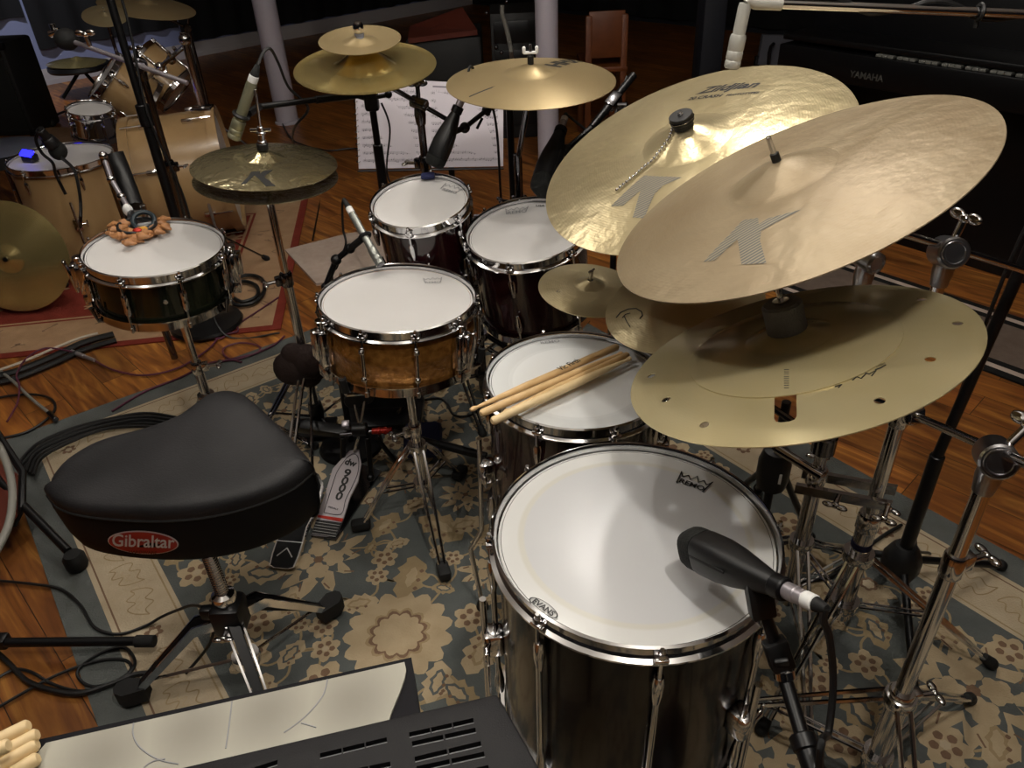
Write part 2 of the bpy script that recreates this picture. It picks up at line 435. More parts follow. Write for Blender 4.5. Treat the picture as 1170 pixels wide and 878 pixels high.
# ---------------------------------------------------------------- rugs
def scallop(c, r, n, d, ph=0, k=4, sharp=False):
    P = []
    for i in range(n * k):
        a = ph + 2 * PI * i / (n * k); t = (i % k) / k
        q = (1 - abs(2 * t - 1)) if sharp else math.sin(PI * t)
        rr = r * (1 - d + d * q); P.append((c[0] + rr * math.cos(a), c[1] + rr * math.sin(a)))
    return P
def burst(c, r, n, d, ph, sq=1.0, rng=None):
    P = []
    for i in range(n):
        a = ph + 2 * PI * i / n
        j = 1 + (rng.uniform(-.15, .12) if rng else 0)
        for da, rr in ((-.40, 1 - d), (-.2, .86), (0, 1.0), (.2, .86)):
            aa = a + da * 2 * PI / n; q = r * rr * j
            x, y = q * math.cos(aa), q * math.sin(aa) * sq
            P.append((c[0] + x, c[1] + y))
    return P
def leaf(c, L, w, ang, teeth=4, bend=0.0, rng=None):
    top = []; bot = []; n = teeth * 3
    for i in range(n + 1):
        t = i / n; ww = w * math.sin(PI * min(1, t * .93 + .05)) ** .8
        k = i % 3; jag = (1.0, .78, 1.12)[k] if 0 < i < n else .15
        y = bend * (t - .5) ** 2 * 4
        top.append((t * L, y + ww * jag)); bot.append((t * L, y - ww * (1.9 - jag if 0 < i < n else .15)))
    P = top + bot[::-1]; ca, sa = math.cos(ang), math.sin(ang)
    return [(c[0] + (x - L / 2) * ca - y * sa, c[1] + (x - L / 2) * sa + y * ca) for x, y in P]
class Rug:
    def __init__(s, org, e1, e2): s.o = V(org); s.e1 = V(e1); s.e2 = V(e2); s.mb = MB(); s.z = {}
    def w(s, p, z): return s.o + s.e1 * p[0] + s.e2 * p[1] + UP * z
    def loc(s, P): d = V(P) - s.o; return (d.dot(s.e1), d.dot(s.e2))
    def poly(s, P, z, mi):
        s.mb.add([s.w(p, z) for p in P], [list(range(len(P)))], None, mi, False)
    def ring(s, P, Q, z, mi):
        n = len(P); s.mb.add([s.w(p, z) for p in P + Q], [[i, (i + 1) % n, n + (i + 1) % n, n + i] for i in range(n)], None, mi, False)
    def strip(s, P, wd, z, mi):
        L = []; R = []
        for i, p in enumerate(P):
            a = P[max(i - 1, 0)]; b = P[min(i + 1, len(P) - 1)]; dx, dy = b[0] - a[0], b[1] - a[1]; l = math.hypot(dx, dy) or 1
            L.append((p[0] - dy / l * wd, p[1] + dx / l * wd)); R.append((p[0] + dy / l * wd, p[1] - dx / l * wd))
        n = len(P); s.mb.add([s.w(p, z) for p in L + R], [[i, i + 1, n + i + 1, n + i] for i in range(n - 1)], None, mi, False)
def flat_spline(P, n=6): return [(q.x, q.y) for q in spline([(x, y, 0) for x, y in P], n)]

RE1 = V((.8092, .5875, 0)); RE2 = V((-.5875, .8092, 0))
rg = Rug((0, 0, 0), RE1, RE2)
S0, S1, T0, T1 = -.158, 1.70, -.34, 2.50
o_s = rg
Z0 = .0045
rg.mb.slab([rg.w(p, 0.001) for p in ((S0, T0), (S1, T0), (S1, T1), (S0, T1))], V((0, 0, Z0 - .001)), 1)
def rect_ring(a, b, z, mi):
    o = [(S0 + a, T0 + a), (S1 - a, T0 + a), (S1 - a, T1 - a), (S0 + a, T1 - a)]
    i = [(S0 + b, T0 + b), (S1 - b, T0 + b), (S1 - b, T1 - b), (S0 + b, T1 - b)]
    rg.ring(o, i, z, mi)
E1_, E2_ = .085, .235
rect_ring(E1_, E2_, Z0 + .0003, 2)                       # cream band
rect_ring(E1_ + .012, E1_ + .016, Z0 + .0006, 5)
rect_ring(E2_ - .014, E2_ - .010, Z0 + .0006, 4)
rg.poly([(S0 + E2_, T0 + E2_), (S1 - E2_, T0 + E2_), (S1 - E2_, T1 - E2_), (S0 + E2_, T1 - E2_)], Z0 + .0003, 0)
rr_ = random.Random(3)
# curls and small flowers on the cream band
def band_curls(x, y, ang):
    ca, sa = math.cos(ang), math.sin(ang)
    P = [(-.045, -.02), (-.03, .012), (-.01, .028), (.004, .010), (.02, .03), (.036, .012), (.05, .02), (.046, -.012), (.03, -.03), (.012, -.012), (-.006, -.03), (-.024, -.012), (-.045, -.02)]
    P = flat_spline([(x + px * ca - py * sa, y + px * sa + py * ca) for px, py in P], 4)
    rg.strip(P, .0016, Z0 + .0008, 4)
    P = flat_spline([(x + (px * .5) * ca - (py * .5) * sa, y + (px * .5) * sa + (py * .5) * ca) for px, py in [(-.045, 0), (-.02, .02), (.0, -.012), (.02, .02), (.045, .0)]], 4)
    rg.strip(P, .0014, Z0 + .0008, 3)
bm_ = (E1_ + E2_) / 2
for i in range(24):
    t = T0 + E1_ + .06 + i * .109
    if t < T1 - E1_ - .04:
        for s_ in (S0 + bm_, S1 - bm_):
            if i % 4 == 3:
                rg.poly(scallop((s_, t), .022, 6, .35), Z0 + .0008, 5); rg.poly(scallop((s_, t), .010, 5, .2), Z0 + .001, 2)
            else: band_curls(s_, t, PI / 2 + (.25 if i % 2 else -.25))
for i in range(16):
    s_ = S0 + E1_ + .06 + i * .109
    if s_ < S1 - E1_ - .04:
        for t in (T0 + bm_, T1 - bm_): band_curls(s_, t, .25 if i % 2 else -.25)
fs0, fs1, ft0, ft1 = S0 + E2_ + .01, S1 - E2_ - .01, T0 + E2_ + .01, T1 - E2_ - .01
placed = []
def ok(c, r): return all(math.hypot(c[0] - p[0], c[1] - p[1]) > (r + p[2]) * .88 for p in placed)
def inside(c, r): return fs0 + r < c[0] < fs1 - r and ft0 + r < c[1] < ft1 - r
lz = [Z0 + .0006]
def nz():
    lz[0] += .0000012; return lz[0]
def big_flower(c, r, ph=0):
    z = nz()
    rg.poly(scallop(c, r, 15, .16, ph), z, 3)
    rg.poly(scallop(c, r * .60, 12, .18, ph), z + .0004, 4); rg.poly(scallop(c, r * .54, 12, .18, ph), z + .0006, 5); rg.poly(scallop(c, r * .47, 12, .15, ph), z + .0008, 3)
def leaf_burst(c, r, ph):
    z = nz(); rg.poly(burst(c, r, 11, .42, ph, .92, rr_), z, 3)
    rg.poly(burst(c, r * .62, 9, .35, ph + .2, 1, rr_), z + .0003, 0)
    for k in range(4):
        a = ph + PI / 4 + k * PI / 2
        rg.poly(scallop((c[0] + r * .30 * math.cos(a), c[1] + r * .30 * math.sin(a)), r * .23, 5, .25, a), z + .0005, 3)
    rg.poly(scallop(c, r * .10, 6, .2), z + .0007, 5)
    for k in range(9):
        a = ph + .3 + k * 2 * PI / 9; rg.strip([(c[0] + r * .66 * math.cos(a), c[1] + r * .66 * math.sin(a)), (c[0] + r * .84 * math.cos(a + .1), c[1] + r * .84 * math.sin(a + .1))], .002, z + .0006, 5)
def rosette(c, r, ph):
    z = nz(); rg.poly(scallop(c, r, 6, .30, ph), z, 3)
    for k in range(5):
        a = ph + k * 2 * PI / 5; rg.poly(scallop((c[0] + r * .42 * math.cos(a), c[1] + r * .42 * math.sin(a)), r * .19, 5, .1), z + .0004, 5)
    rg.poly(scallop(c, r * .22, 6, .2), z + .0006, 2)
def leaf_m(c, r, ph):
    z = nz(); rg.poly(leaf(c, r * 2.1, r * .62, ph, 4, rr_.uniform(-.2, .2) * r), z, 3 if rr_.random() < .7 else 4)
    rg.poly(leaf(c, r * 1.3, r * .34, ph, 3, 0), z + .0003, 4 if rr_.random() < .8 else 0)
    rg.poly(leaf(c, r * 1.0, r * .2, ph, 3, 0), z + .0005, 3)
    for k in (-.35, .1, .5): q = (c[0] + r * k * math.cos(ph) - .3 * r * math.sin(ph), c[1] + r * k * math.sin(ph) + .3 * r * math.cos(ph)); rg.poly(scallop(q, r * .09, 4, .2), z + .0007, 5)
def palmette(c, r, ph):
    z = nz()
    for k, (da, ll) in enumerate(((-1.15, .8), (-.6, .95), (0, 1.08), (.6, .95), (1.15, .8))):
        a = ph + da; q = (c[0] + r * .42 * math.cos(a), c[1] + r * .42 * math.sin(a)); rg.poly(leaf(q, r * .95 * ll, r * .2, a, 3), z + .0001 * k, 3)
    rg.poly(scallop(c, r * .26, 6, .2), z + .0007, 5); rg.poly(scallop(c, r * .17, 6, .2), z + .0009, 2)
FN = {'b': big_flower, 'l': leaf_burst, 'r': rosette, 'f': leaf_m, 'p': palmette}
spots = [(455, 725, 'b', .125), (364, 640, 'l', .125), (1112, 790, 'l', .150), (1108, 700, 'f', .06), (1082, 724, 'f', .055), (1153, 745, 'r', .045),
         (1145, 690, 'p', .09), (1080, 852, 'r', .05), (965, 848, 'r', .05), (985, 815, 'f', .06), (1000, 720, 'f', .05), (372, 742, 'r', .035), (332, 748, 'f', .04),
         (538, 706, 'r', .042), (522, 792, 'f', .05), (550, 745, 'f', .06), (505, 602, 'f', .07), (470, 660, 'f', .065), (300, 655, 'f', .06), (225, 655, 'r', .05), (190, 690, 'f', .07),
         (155, 665, 'p', .08), (295, 712, 'r', .045), (330, 690, 'f', .05), (230, 720, 'f', .055), (240, 770, 'p', .06), (500, 780, 'f', .05), (420, 800, 'f', .05), (530, 600, 'f', .05), (440, 600, 'f', .05), (410, 690, 'f', .045),
         (1000, 640, 'p', .08), (1060, 620, 'f', .06), (960, 600, 'f', .06), (900, 600, 'r', .05), (930, 680, 'f', .06), (1060, 660, 'r', .05), (1140, 850, 'f', .06), (880, 740, 'f', .06), (930, 780, 'r', .045)]
for px, py, k, r in spots:
    P = at(px, py, Z0); c = rg.loc(P)
    if not inside(c, r * .8): continue
    FN[k](c, r, rr_.uniform(0, 6.28)); placed.append((c[0], c[1], r))
for size, kinds, tries in ((.12, 'bl', 150), (.085, 'pl', 250), (.055, 'rfp', 1200), (.04, 'rff', 3000), (.027, 'frf', 6000)):
    for _ in range(tries):
        r = size * rr_.uniform(.85, 1.15); c = (rr_.uniform(fs0, fs1), rr_.uniform(ft0, ft1))
        if inside(c, r * .9) and ok(c, r):
            FN[rr_.choice(kinds)](c, r, rr_.uniform(0, 6.28)); placed.append((c[0], c[1], r))
for i in range(len(placed)):
    p = placed[i]; near = sorted(placed, key=lambda q: math.hypot(q[0] - p[0], q[1] - p[1]))[1:3]
    for q in near:
        mx, my = (p[0] + q[0]) / 2, (p[1] + q[1]) / 2; dx, dy = q[0] - p[0], q[1] - p[1]; k = rr_.uniform(-.3, .3)
        rg.strip(flat_spline([p[:2], (mx - dy * k, my + dx * k), q[:2]], 5), .0028, Z0 + .0005, 4)
rug = rg.mb.build('area_rug', ['rug_blue', 'rug_edge', 'rug_cream', 'rug_beige', 'rug_tan', 'rug_brown'], None, V((.5, 1, 0)), fix=False)
tag(rug, 'large blue-grey and beige floral area rug lying under the main drum kit', 'rug')

# red and sand patterned rug under the maple kit
c = at(321, 377); c.z = 0
r2 = Rug(c, V((-.993, -.118, 0)), V((-.118, .993, 0))); LX, LY = 2.3, 1.52
def rrect(a): return [(a, a), (LX - a, a), (LX - a, LY - a), (a, LY - a)]
r2.mb.slab([r2.w(p, .001) for p in rrect(0)], V((0, 0, .0045)), 0)
r2.ring(rrect(.035), rrect(.25), .0060, 1); r2.ring(rrect(.262), rrect(.275), .0060, 1)
q_ = random.Random(5)
for _ in range(230):
    p = (q_.uniform(.02, LX - .02), q_.uniform(.02, LY - .02)); d = min(p[0], p[1], LX - p[0], LY - p[1])
    if d < .07: continue
    if d < .22: r2.strip(flat_spline([(p[0] + q_.uniform(-.03, .03), p[1] + q_.uniform(-.03, .03)) for _ in range(4)], 4), .0022, .0066 + q_.random() * 1e-4, 2)
    elif d > .33: r2.poly(burst(p, q_.uniform(.03, .075), q_.choice((6, 8)), .45, q_.random() * 6, .8, q_), .0062 + q_.random() * 3e-4, 1)
o = r2.mb.build('patterned_rug', ['rug_red', 'rug_sand', 'rug_brown'], None, c, fix=False)
tag(o, 'red and sand patterned rug under the maple drum kit', 'rug')
mb = MB(); mb.slab([at(*p) for p in ((326, 288), (362, 327), (470, 312), (470, 262), (399, 269))], V((0, 0, .012)))
o = mb.build('fluffy_rug', 'rug_white'); tag(o, 'small pale pinkish white fluffy rug on the wood floor', 'rug')
mb = MB(); mb.slab([at(*p) for p in ((52, 148), (84, 147), (104, 170), (60, 176))], V((0, 0, .012)))
o = mb.build('floor_mat', 'rug_sand'); tag(o, 'plain cream floor mat between the speaker cabinet and chrome snare', 'mat')
# striped runner on the right
A = at(1000, 311); A.z = 0
B = at(1170, 442); B.z = 0
e1 = V((.62, -.785, 0)).normalized(); e2 = V((e1.y, -e1.x, 0))
wd = (B - A).dot(e2)
if wd < 0: e2 = -e2; wd = -wd
rn = Rug(A, e1, e2); a0, a1 = -1.2, 1.3
rn.mb.slab([rn.w(p, .001) for p in ((a0, 0), (a1, 0), (a1, wd), (a0, wd))], V((0, 0, .007)), 0)
for s0, s1, mi in ((.03, .055, 2), (.085, wd - .085, 1), (wd - .055, wd - .03, 2)):
    rn.poly([(a0, s0), (a1, s0), (a1, s1), (a0, s1)], .0084, mi)
o = rn.mb.build('runner_rug', ['rug_black', 'rug_taupe', 'rug_white'], None, A, fix=False)
tag(o, 'taupe runner rug with black and white edge stripes beside the black piano', 'rug')

# ---------------------------------------------------------------- light: recessed ceiling lamps, an added wall fill and a faint ambient
w = bpy.data.worlds.new('world'); SC.world = w; w.use_nodes = True
w.node_tree.nodes['Background'].inputs[0].default_value = (.9, .85, .8, 1); w.node_tree.nodes['Background'].inputs[1].default_value = .02
def lamp(x, y, z, power, r=.045, col=(1, .95, .88), spot=None):
    ld = bpy.data.lights.new('overhead_light', 'SPOT' if spot else 'POINT'); ld.energy = power; ld.color = col; ld.shadow_soft_size = r
    if spot: ld.spot_size = math.radians(spot); ld.spot_blend = .6
    lo = bpy.data.objects.new('overhead_light', ld); COL.objects.link(lo); lo.location = (x, y, z)
    return lo
lamp(.41, 2.38, 2.28, 15)
lamp(.48, 2.08, 2.28, 15)
lamp(-.10, 1.55, 2.28, 17)
lamp(.30, .22, 2.28, 36)
lamp(-1.0, .75, 2.28, 22)
lamp(-1.2, 2.5, 2.28, 15)
wall_fill = lamp(-3.2, 5.5, 2.28, 130, col=(.88, .90, 1), spot=75)  # added fill light, aimed to brighten the far left wall
wall_fill.rotation_euler = (V((-4.5, 7.1, .25)) - wall_fill.location).to_track_quat('-Z', 'Y').to_euler()
SC.view_settings.view_transform = 'Standard'; SC.view_settings.look = 'None'; SC.view_settings.gamma = 1; SC.view_settings.exposure = 0
try: SC.view_settings.use_curve_mapping = False
except Exception: pass
SC.cycles.use_denoising = True
# ---------------------------------------------------------------- drums
IN = .0254
def hoop_prof(R, top=True):
    s = 1 if top else -1
    P = [(R - .004, .000), (R - .003, .009), (R - .0005, .0125), (R + .003, .0105), (R + .0025, .006), (R + .0012, -.010), (R + .0075, -.0125), (R + .0075, -.0155), (R - .002, -.0155), (R - .003, -.004)]
    return [(r, z * s) for r, z in P]
def drum(name, label, C, n, D, depth, shell_m, nlug, head_m='head', lugs='long', ph=0.0, group=None, hoop_m='chrome', bead=False, cat='drum', bottom_head=True):
    M = frame(C, n); R = D / 2
    t = thing(name, label, cat, M @ Matrix.Translation((0, 0, -depth)), group)
    def L(x, y, z): return M @ V((x, y, z))
    mb = MB(); prof = [(R - .016, -.004), (R - .010, .0), (R - .006, -.004)]
    if bead:
        zz = [0.02, .055, .06, .068, .073]
        prof += [(R - .006, -depth * .42), (R - .003, -depth * .46), (R - .003, -depth * .54), (R - .006, -depth * .58)]
    prof += [(R - .006, -depth + .004), (R - .012, -depth)]
    mb.lathe(prof, 64, M); sh = mb.build('shell', shell_m, t)
    mb = MB(); mb.lathe([(0, .0008), (R * .5, .0006), (R - .012, .0), (R - .006, -.001), (R - .0045, -.008)], 64, M)
    # the head keeps the drum's own frame so that rings stay concentric
    hd = mb.build('drum_head', head_m, t)
    mb = MB(); mb.lathe(hoop_prof(R), 64, M, closed=True)
    hp = mb.build('top_hoop', hoop_m, t)
    M2 = M @ Matrix.Translation((0, 0, -depth)); mb = MB(); mb.lathe(hoop_prof(R, False), 64, M2, closed=True); mb.build('bottom_hoop', hoop_m, t)
    if bottom_head:
        mb = MB(); mb.lathe([(0, .002), (R - .006, .002), (R - .0045, .008)], 48, M2); mb.build('bottom_head', 'head_side', t)
    for i in range(nlug):
        a = ph + 2 * PI * i / nlug; c, s = math.cos(a), math.sin(a)
        Ml = M @ Matrix.Rotation(a, 4, 'Z')
        def P(r, z): return Ml @ V((r, 0, z))
        def sub(mb2, par):
            mb2.cyl(P(R + .0065, .004), P(R + .0065, -.05), .0028, seg=8)
            mb2.cyl(P(R + .0065, -.002), P(R + .0065, .008), .0052, seg=8); mb2.cyl(P(R + .0065, .008), P(R + .0065, .015), .0034, seg=6)
        if lugs == 'tube':                     # full length tube lugs with tapered casings
            mb = MB(); zt = -.040
            mb.lathe([(0, -.052), (.004, -.05), (.008, -.02), (.0085, 0), (.0065, .012), (0, .013)], 12, Ml @ Matrix.Translation((R + .004, 0, zt - .012)))
            mb.lathe([(0, .052), (.004, .05), (.008, .02), (.0085, 0), (.0065, -.012), (0, -.013)], 12, Ml @ Matrix.Translation((R + .004, 0, -depth + .052)))
            mb.cyl(P(R + .005, zt - .05), P(R + .005, -depth + .095), .0045, seg=10)
        elif lugs == 'long':
            mb = MB(); zt = -.034
            mb.lathe([(0, -.040), (.004, -.038), (.0082, -.012), (.0085, .004), (.006, .012), (0, .013)], 12, Ml @ Matrix.Translation((R + .003, 0, zt - .012)))
            mb.build('lug', 'chrome', t); mb = MB()
            mb.lathe([(0, .040), (.004, .038), (.0082, .012), (.0085, -.004), (.006, -.012), (0, -.013)], 12, Ml @ Matrix.Translation((R + .003, 0, -depth + .046)))
        else:                                  # two-post snare tube lug
            mb = MB(); mb.cyl(P(R + .0075, -.026), P(R + .0075, -depth + .026), .0048, seg=10)
            for z in (-.036, -depth + .036):
                mb.cyl(P(R - .006, z), P(R + .012, z), .0055, seg=10); mb.ball(P(R + .0125, z), .0045)
                mb.box(Ml @ Matrix.Translation((R + .0075, 0, z)), .013, .014, .012, .003)
        lg = mb.build('lug', 'chrome', t)
        mb = MB(); sub(mb, lg)
        mb.build('tension_rod', 'chrome', lg)
        mb = MB(); mb.cyl(P(R + .0065, -depth - .004), P(R + .0065, -depth + .05), .0028, seg=8); mb.cyl(P(R + .0065, -depth - .012), P(R + .0065, -depth + .002), .0045, seg=8)
        mb.build('tension_rod', 'chrome', lg)
        mb = MB(); mb.box(Ml @ Matrix.Translation((R + .006, 0, -.004)), .012, .018, .007, .002); mb.build('hoop_ear', 'chrome', hp)
    return t, M, hd
def vent_badge(t, M, R, depth, a, r=.006, m='chrome'):
    Ml = M @ Matrix.Rotation(a, 4, 'Z') @ Matrix.Translation((R - .0062, 0, -depth * .5)) @ Matrix.Rotation(PI / 2, 4, 'Y')
    mb = MB(); mb.torus(r * .7, r * .35, Ml, 16, 6); mb.lathe([(0, .001), (r * .7, .001)], 16, Ml); mb.build('vent_grommet', m, t)
def ang_of(M, px, py, z=0):
    """angle in a drum's own frame of the point under a pixel"""
    n = (M.to_3x3() @ V((0, 0, 1))); C = M @ V((0, 0, z)); P = M.inverted() @ onplane(px, py, C, n); return math.atan2(P.y, P.x)
def head_text(t, hd, M, s, p1, p2, m, name='logo', lift=.0022, **k):
    n = M.to_3x3() @ V((0, 0, 1)); C = M @ V((0, 0, 0)); A, B = onplane(*p1, C, n), onplane(*p2, C, n)
    mb = MB(); lettering(mb, s, A, B, n, lift=lift, **k); return mb.build(name, m, hd, fix=False)
def crown(mb, A, B, n, h, lift=.0022):
    d = V(B) - V(A); l = d.length; d.normalize(); up = V(n).cross(d); 
    top = [(0, .98), (.13, .62), (.26, .86), (.38, .60), (.5, 1.0), (.62, .60), (.74, .86), (.87, .62), (1, .98)]
    for i in range(len(top) - 1):
        (x0, y0), (x1, y1) = top[i], top[i + 1]
        q = [(x0, y0), (x1, y1), (x1, y1 - .10), (x0, y0 - .10)]
        mb.add([V(A) + d * (x * l) + up * (y * h) + V(n) * lift for x, y in q], [[0, 1, 2, 3]], None, 0, False)
    for x0, x1 in ((0, .035), (.965, 1.0)):
        q = [(x0, .95), (x1, .9), (.1 if x0 < .5 else .9, 0), (.05 if x0 < .5 else .85, 0)]
        mb.add([V(A) + d * (x * l) + up * (y * h) + V(n) * lift for x, y in q], [[0, 1, 2, 3]], None, 0, False)

def drum_leg(t, M, R, depth, a, floor_z=.012):
    """bent chrome floor tom leg in its bracket"""
    Ml = M @ Matrix.Rotation(a, 4, 'Z')
    mb = MB(); Q = Ml @ V((R + .022, 0, -depth * .55)); B = Ml @ V((R + .022, 0, -depth + .05)); E = Ml @ V((R + .05, 0, 0)); E.z = floor_z + .012; K = Ml @ V((R + .024, 0, -depth - .01)); K2 = Ml @ V((R + .05, 0, -depth - .06))
    mb.tube([Ml @ V((R + .022, 0, -depth * .30)), Q, K, K2, E], .0055, 10)
    lg = mb.build('leg', 'chrome', t)
    mb = MB(); mb.lathe([(0, 0), (.013, 0), (.014, .006), (.010, .022), (.007, .03), (0, .03)], 14, Matrix.Translation((E.x, E.y, floor_z))); mb.build('rubber_foot', 'rubber', lg)
    mb = MB(); mb.box(Ml @ Matrix.Translation((R + .009, 0, -depth * .55)), .034, .034, .05, .008); mb.cyl(Ml @ V((R + .02, .0, -depth * .55)), Ml @ V((R + .02, .032, -depth * .55)), .005); mb.box(Ml @ Matrix.Translation((R + .02, .036, -depth * .55)), .007, .006, .03, .003)
    mb.build('leg_bracket', 'chrome', t)

# front floor tom
FT = V((.164, .790, .620)); FTn = V((.012, .010, 1)).normalized()
t, M, hd = drum('floor_tom', 'biggest floor tom, dark brown shell, with a black microphone over its white head', FT, FTn, .402, .385, 'oxblood', 8, 'head_ring', 'tube', 0)
# lug angle from the photo: one lug at the pixel (676,750)
for o in list(t.children): pass
ft_t, ft_M, ft_hd = t, M, hd
for px, py in ((560, 676), (905, 800)):
    drum_leg(t, M, .201, .385, ang_of(M, px, py, -.1), Z0)
drum_leg(t, M, .201, .385, ang_of(M, 730, 560, -.1), Z0)
mb = MB(); n = FTn; C = M @ V((0, 0, 0))
A, B = onplane(770, 552, C, n), onplane(807, 565, C, n); crown(mb, A, B, n, .032); mb.build('crown_logo', 'print_black', hd, fix=False)
head_text(t, hd, M, 'REMO', (775, 552.5), (803, 562.5), 'print_black', bold=.02)
A, B = onplane(607, 686, C, n), onplane(635, 706, C, n); mid = (A + B) / 2; d = (B - A).normalized(); up = n.cross(d)
mb = MB(); k = (B - A).length / 2
for i in range(36):
    a0, a1 = 2 * PI * i / 36, 2 * PI * (i + 1) / 36
    q = [mid + d * (k * 1.12 * s * math.cos(a)) + up * (k * .42 * s * math.sin(a)) + n * .0022 for s, a in ((1, a0), (1, a1), (.91, a1), (.91, a0))]
    mb.add(q, [[0, 1, 2, 3]], None, 0, False)
mb.build('oval_logo', 'print_black', hd, fix=False)
lt = mid - d * (k * .82) - up * (k * .17); rt = mid + d * (k * .82) - up * (k * .17)
mb = MB(); lettering(mb, 'EVANS', lt, rt, n, .0023, bold=.03); mb.build('logo', 'print_black', hd, fix=False)

# second floor tom
C14, N14 = V((.125, 1.244, .587)), V((.035, .01, 1)).normalized()
t, M, hd = drum('floor_tom', 'smaller dark floor tom with four drumsticks lying on its white head', C14, N14, .350, .335, 'burgundy', 8, 'head_ring_small', 'long', .3)
for px, py in ((553, 500), (700, 480)): drum_leg(t, M, .175, .335, ang_of(M, px, py, -.1), Z0)
drum_leg(t, M, .175, .335, ang_of(M, 690, 395, -.1), Z0)
head_text(t, hd, M, 'REMO', (618, 394), (640, 392), 'print_grey', bold=.02)
ft14 = (M, C14, N14)
# rack toms
CA, NA = V((-.206, 1.856, .733)), V((-.044, -.20, .975)).normalized()
t, MA, hd = drum('rack_tom', 'smallest rack tom, burgundy, under the paired cymbals and in front of the sheet music', CA, NA, .246, .205, 'burgundy', 6, 'head', 'long', .35, 'burgundy rack toms')
mb = MB(); A, B = onplane(502, 216, CA, NA), onplane(523, 222, CA, NA); crown(mb, A, B, NA, .03); lettering(mb, 'REMO', onplane(505, 218, CA, NA), onplane(521, 222.5, CA, NA), NA, .0022, bold=.02, hscale=.8); mb.build('logo', 'print_grey', hd, fix=False)
tomA = t; a = ang_of(MA, 466, 280, -.1)
CB, NB = V((.054, 1.754, .685)), V((-.103, -.155, .982)).normalized()
t, MB_, hd = drum('rack_tom', 'wider burgundy rack tom half hidden by the tilted crash, behind the small splash', CB, NB, .294, .225, 'burgundy', 6, 'head', 'long', .2, 'burgundy rack toms')
mb = MB(); A, B = onplane(577, 246, CB, NB), onplane(604, 243, CB, NB); crown(mb, A, B, NB, .03); lettering(mb, 'REMO', onplane(580, 246, CB, NB), onplane(602, 243.2, CB, NB), NB, .0022, bold=.02); mb.build('logo', 'print_grey', hd, fix=False)
mb = MB(); lettering(mb, 'USA', onplane(612, 237, CB, NB), onplane(622, 237, CB, NB), NB, .0022, bold=.03); mb.build('logo_tail', 'print_black', hd, fix=False)
tomB = t
# copper snare
CS, NS = V((-.250, 1.570, .614)), V((.06, .02, 1)).normalized()
t, MS, hd = drum('snare_drum', 'hammered copper snare drum with a chrome rim and white head at the centre', CS, NS, .352, .140, 'copper', 10, 'head', 'post', ang_of(frame(CS, NS), 418, 415, -.07), bead=True)
mb = MB(); A, B = onplane(484, 324, CS, NS), onplane(506, 323, CS, NS); crown(mb, A, B, NS, .028); lettering(mb, 'REMO', onplane(486, 325, CS, NS), onplane(504, 324, CS, NS), NS, .0022, bold=.02); mb.build('logo', 'print_grey', hd, fix=False)
vent_badge(t, MS, .176, .14, ang_of(MS, 391, 410, -.07), .008)
def strainer(t, M, R, depth, a, lever=True):
    Ml = M @ Matrix.Rotation(a, 4, 'Z')
    mb = MB(); mb.box(Ml @ Matrix.Translation((R + .010, 0, -depth * .48)), .026, .040, depth * .62, .005)
    mb.box(Ml @ Matrix.Translation((R + .026, 0, -depth * .40)), .016, .026, depth * .5, .005)
    mb.cyl(Ml @ V((R + .012, 0, -.01)), Ml @ V((R + .012, 0, -depth * .3)), .009); mb.cyl(Ml @ V((R + .012, 0, .0)), Ml @ V((R + .012, 0, -.012)), .012)
    mb.box(Ml @ Matrix.Translation((R + .012, 0, -depth * .92)), .02, .036, .03, .004)
    if lever: mb.box(Ml @ Matrix.Translation((R + .038, 0, -depth * .42)) @ Matrix.Rotation(.15, 4, 'Y'), .008, .016, depth * .7, .003)
    mb.build('snare_strainer', 'chrome', t)
strainer(t, MS, .176, .14, ang_of(MS, 548, 410, -.07)); strainer(t, MS, .176, .14, ang_of(MS, 362, 400, -.07), False)
# dark side snare
CD, ND = V((-.864, 1.790, .672)), V((.09, -.04, .993)).normalized()
t, MD, hd = drum('snare_drum', 'glossy black snare drum with brown seed shells lying on its white head', CD, ND, .328, .125, 'green_black', 8, 'head', 'long', ang_of(frame(CD, ND), 141, 340, -.04))
vent_badge(t, MD, .164, .125, ang_of(MD, 190, 350, -.06), .006)
strainer(t, MD, .164, .125, ang_of(MD, 80, 315, -.05)); strainer(t, MD, .164, .125, ang_of(MD, 275, 300, -.05), False)

# ---------------------------------------------------------------- drumsticks on the floor tom
def drumstick(A, B, label, m, group, tip_at_a=True, r=.0074, txt=None):
    A, B = V(A), V(B); L = (B - A).length; Mx = along(A, B)
    if tip_at_a: prof = [(0, 0), (.0028, .001), (.0048, .006), (.0042, .012), (.0028, .016), (.0034, .022), (r * .8, .075), (r, .13), (r, L - .004), (r - .003, L), (0, L)]
    else: prof = [(0, 0), (r - .003, .0), (r, .004), (r, L - .13), (r * .8, L - .075), (.0034, L - .022), (.0028, L - .016), (.0045, L - .01), (.0045, L - .005), (0, L)]
    t = thing('drumstick', label, 'drumstick', A, group)
    mb = MB()
    if tip_at_a: mb.lathe(prof[5:], 14, Mx); 
    else: mb.lathe(prof[:6], 14, Mx)
    mb.build('shaft', m, t)
    mb = MB(); mb.lathe(prof[:6] if tip_at_a else prof[5:], 12, Mx); mb.build('tip', m, t)
    return t, Mx, L
n = N14
def onhead(px, py, h=.0): return onplane(px, py, C14 + n * h, n)
GS = 'drumsticks across the smaller floor tom'
hz = .0215
s1, Mx, L = drumstick(onhead(537, 469, hz), onhead(706, 396, hz), 'uppermost of the four sticks on the floor tom, its rounded tip pointing left', 'stick', GS, True)
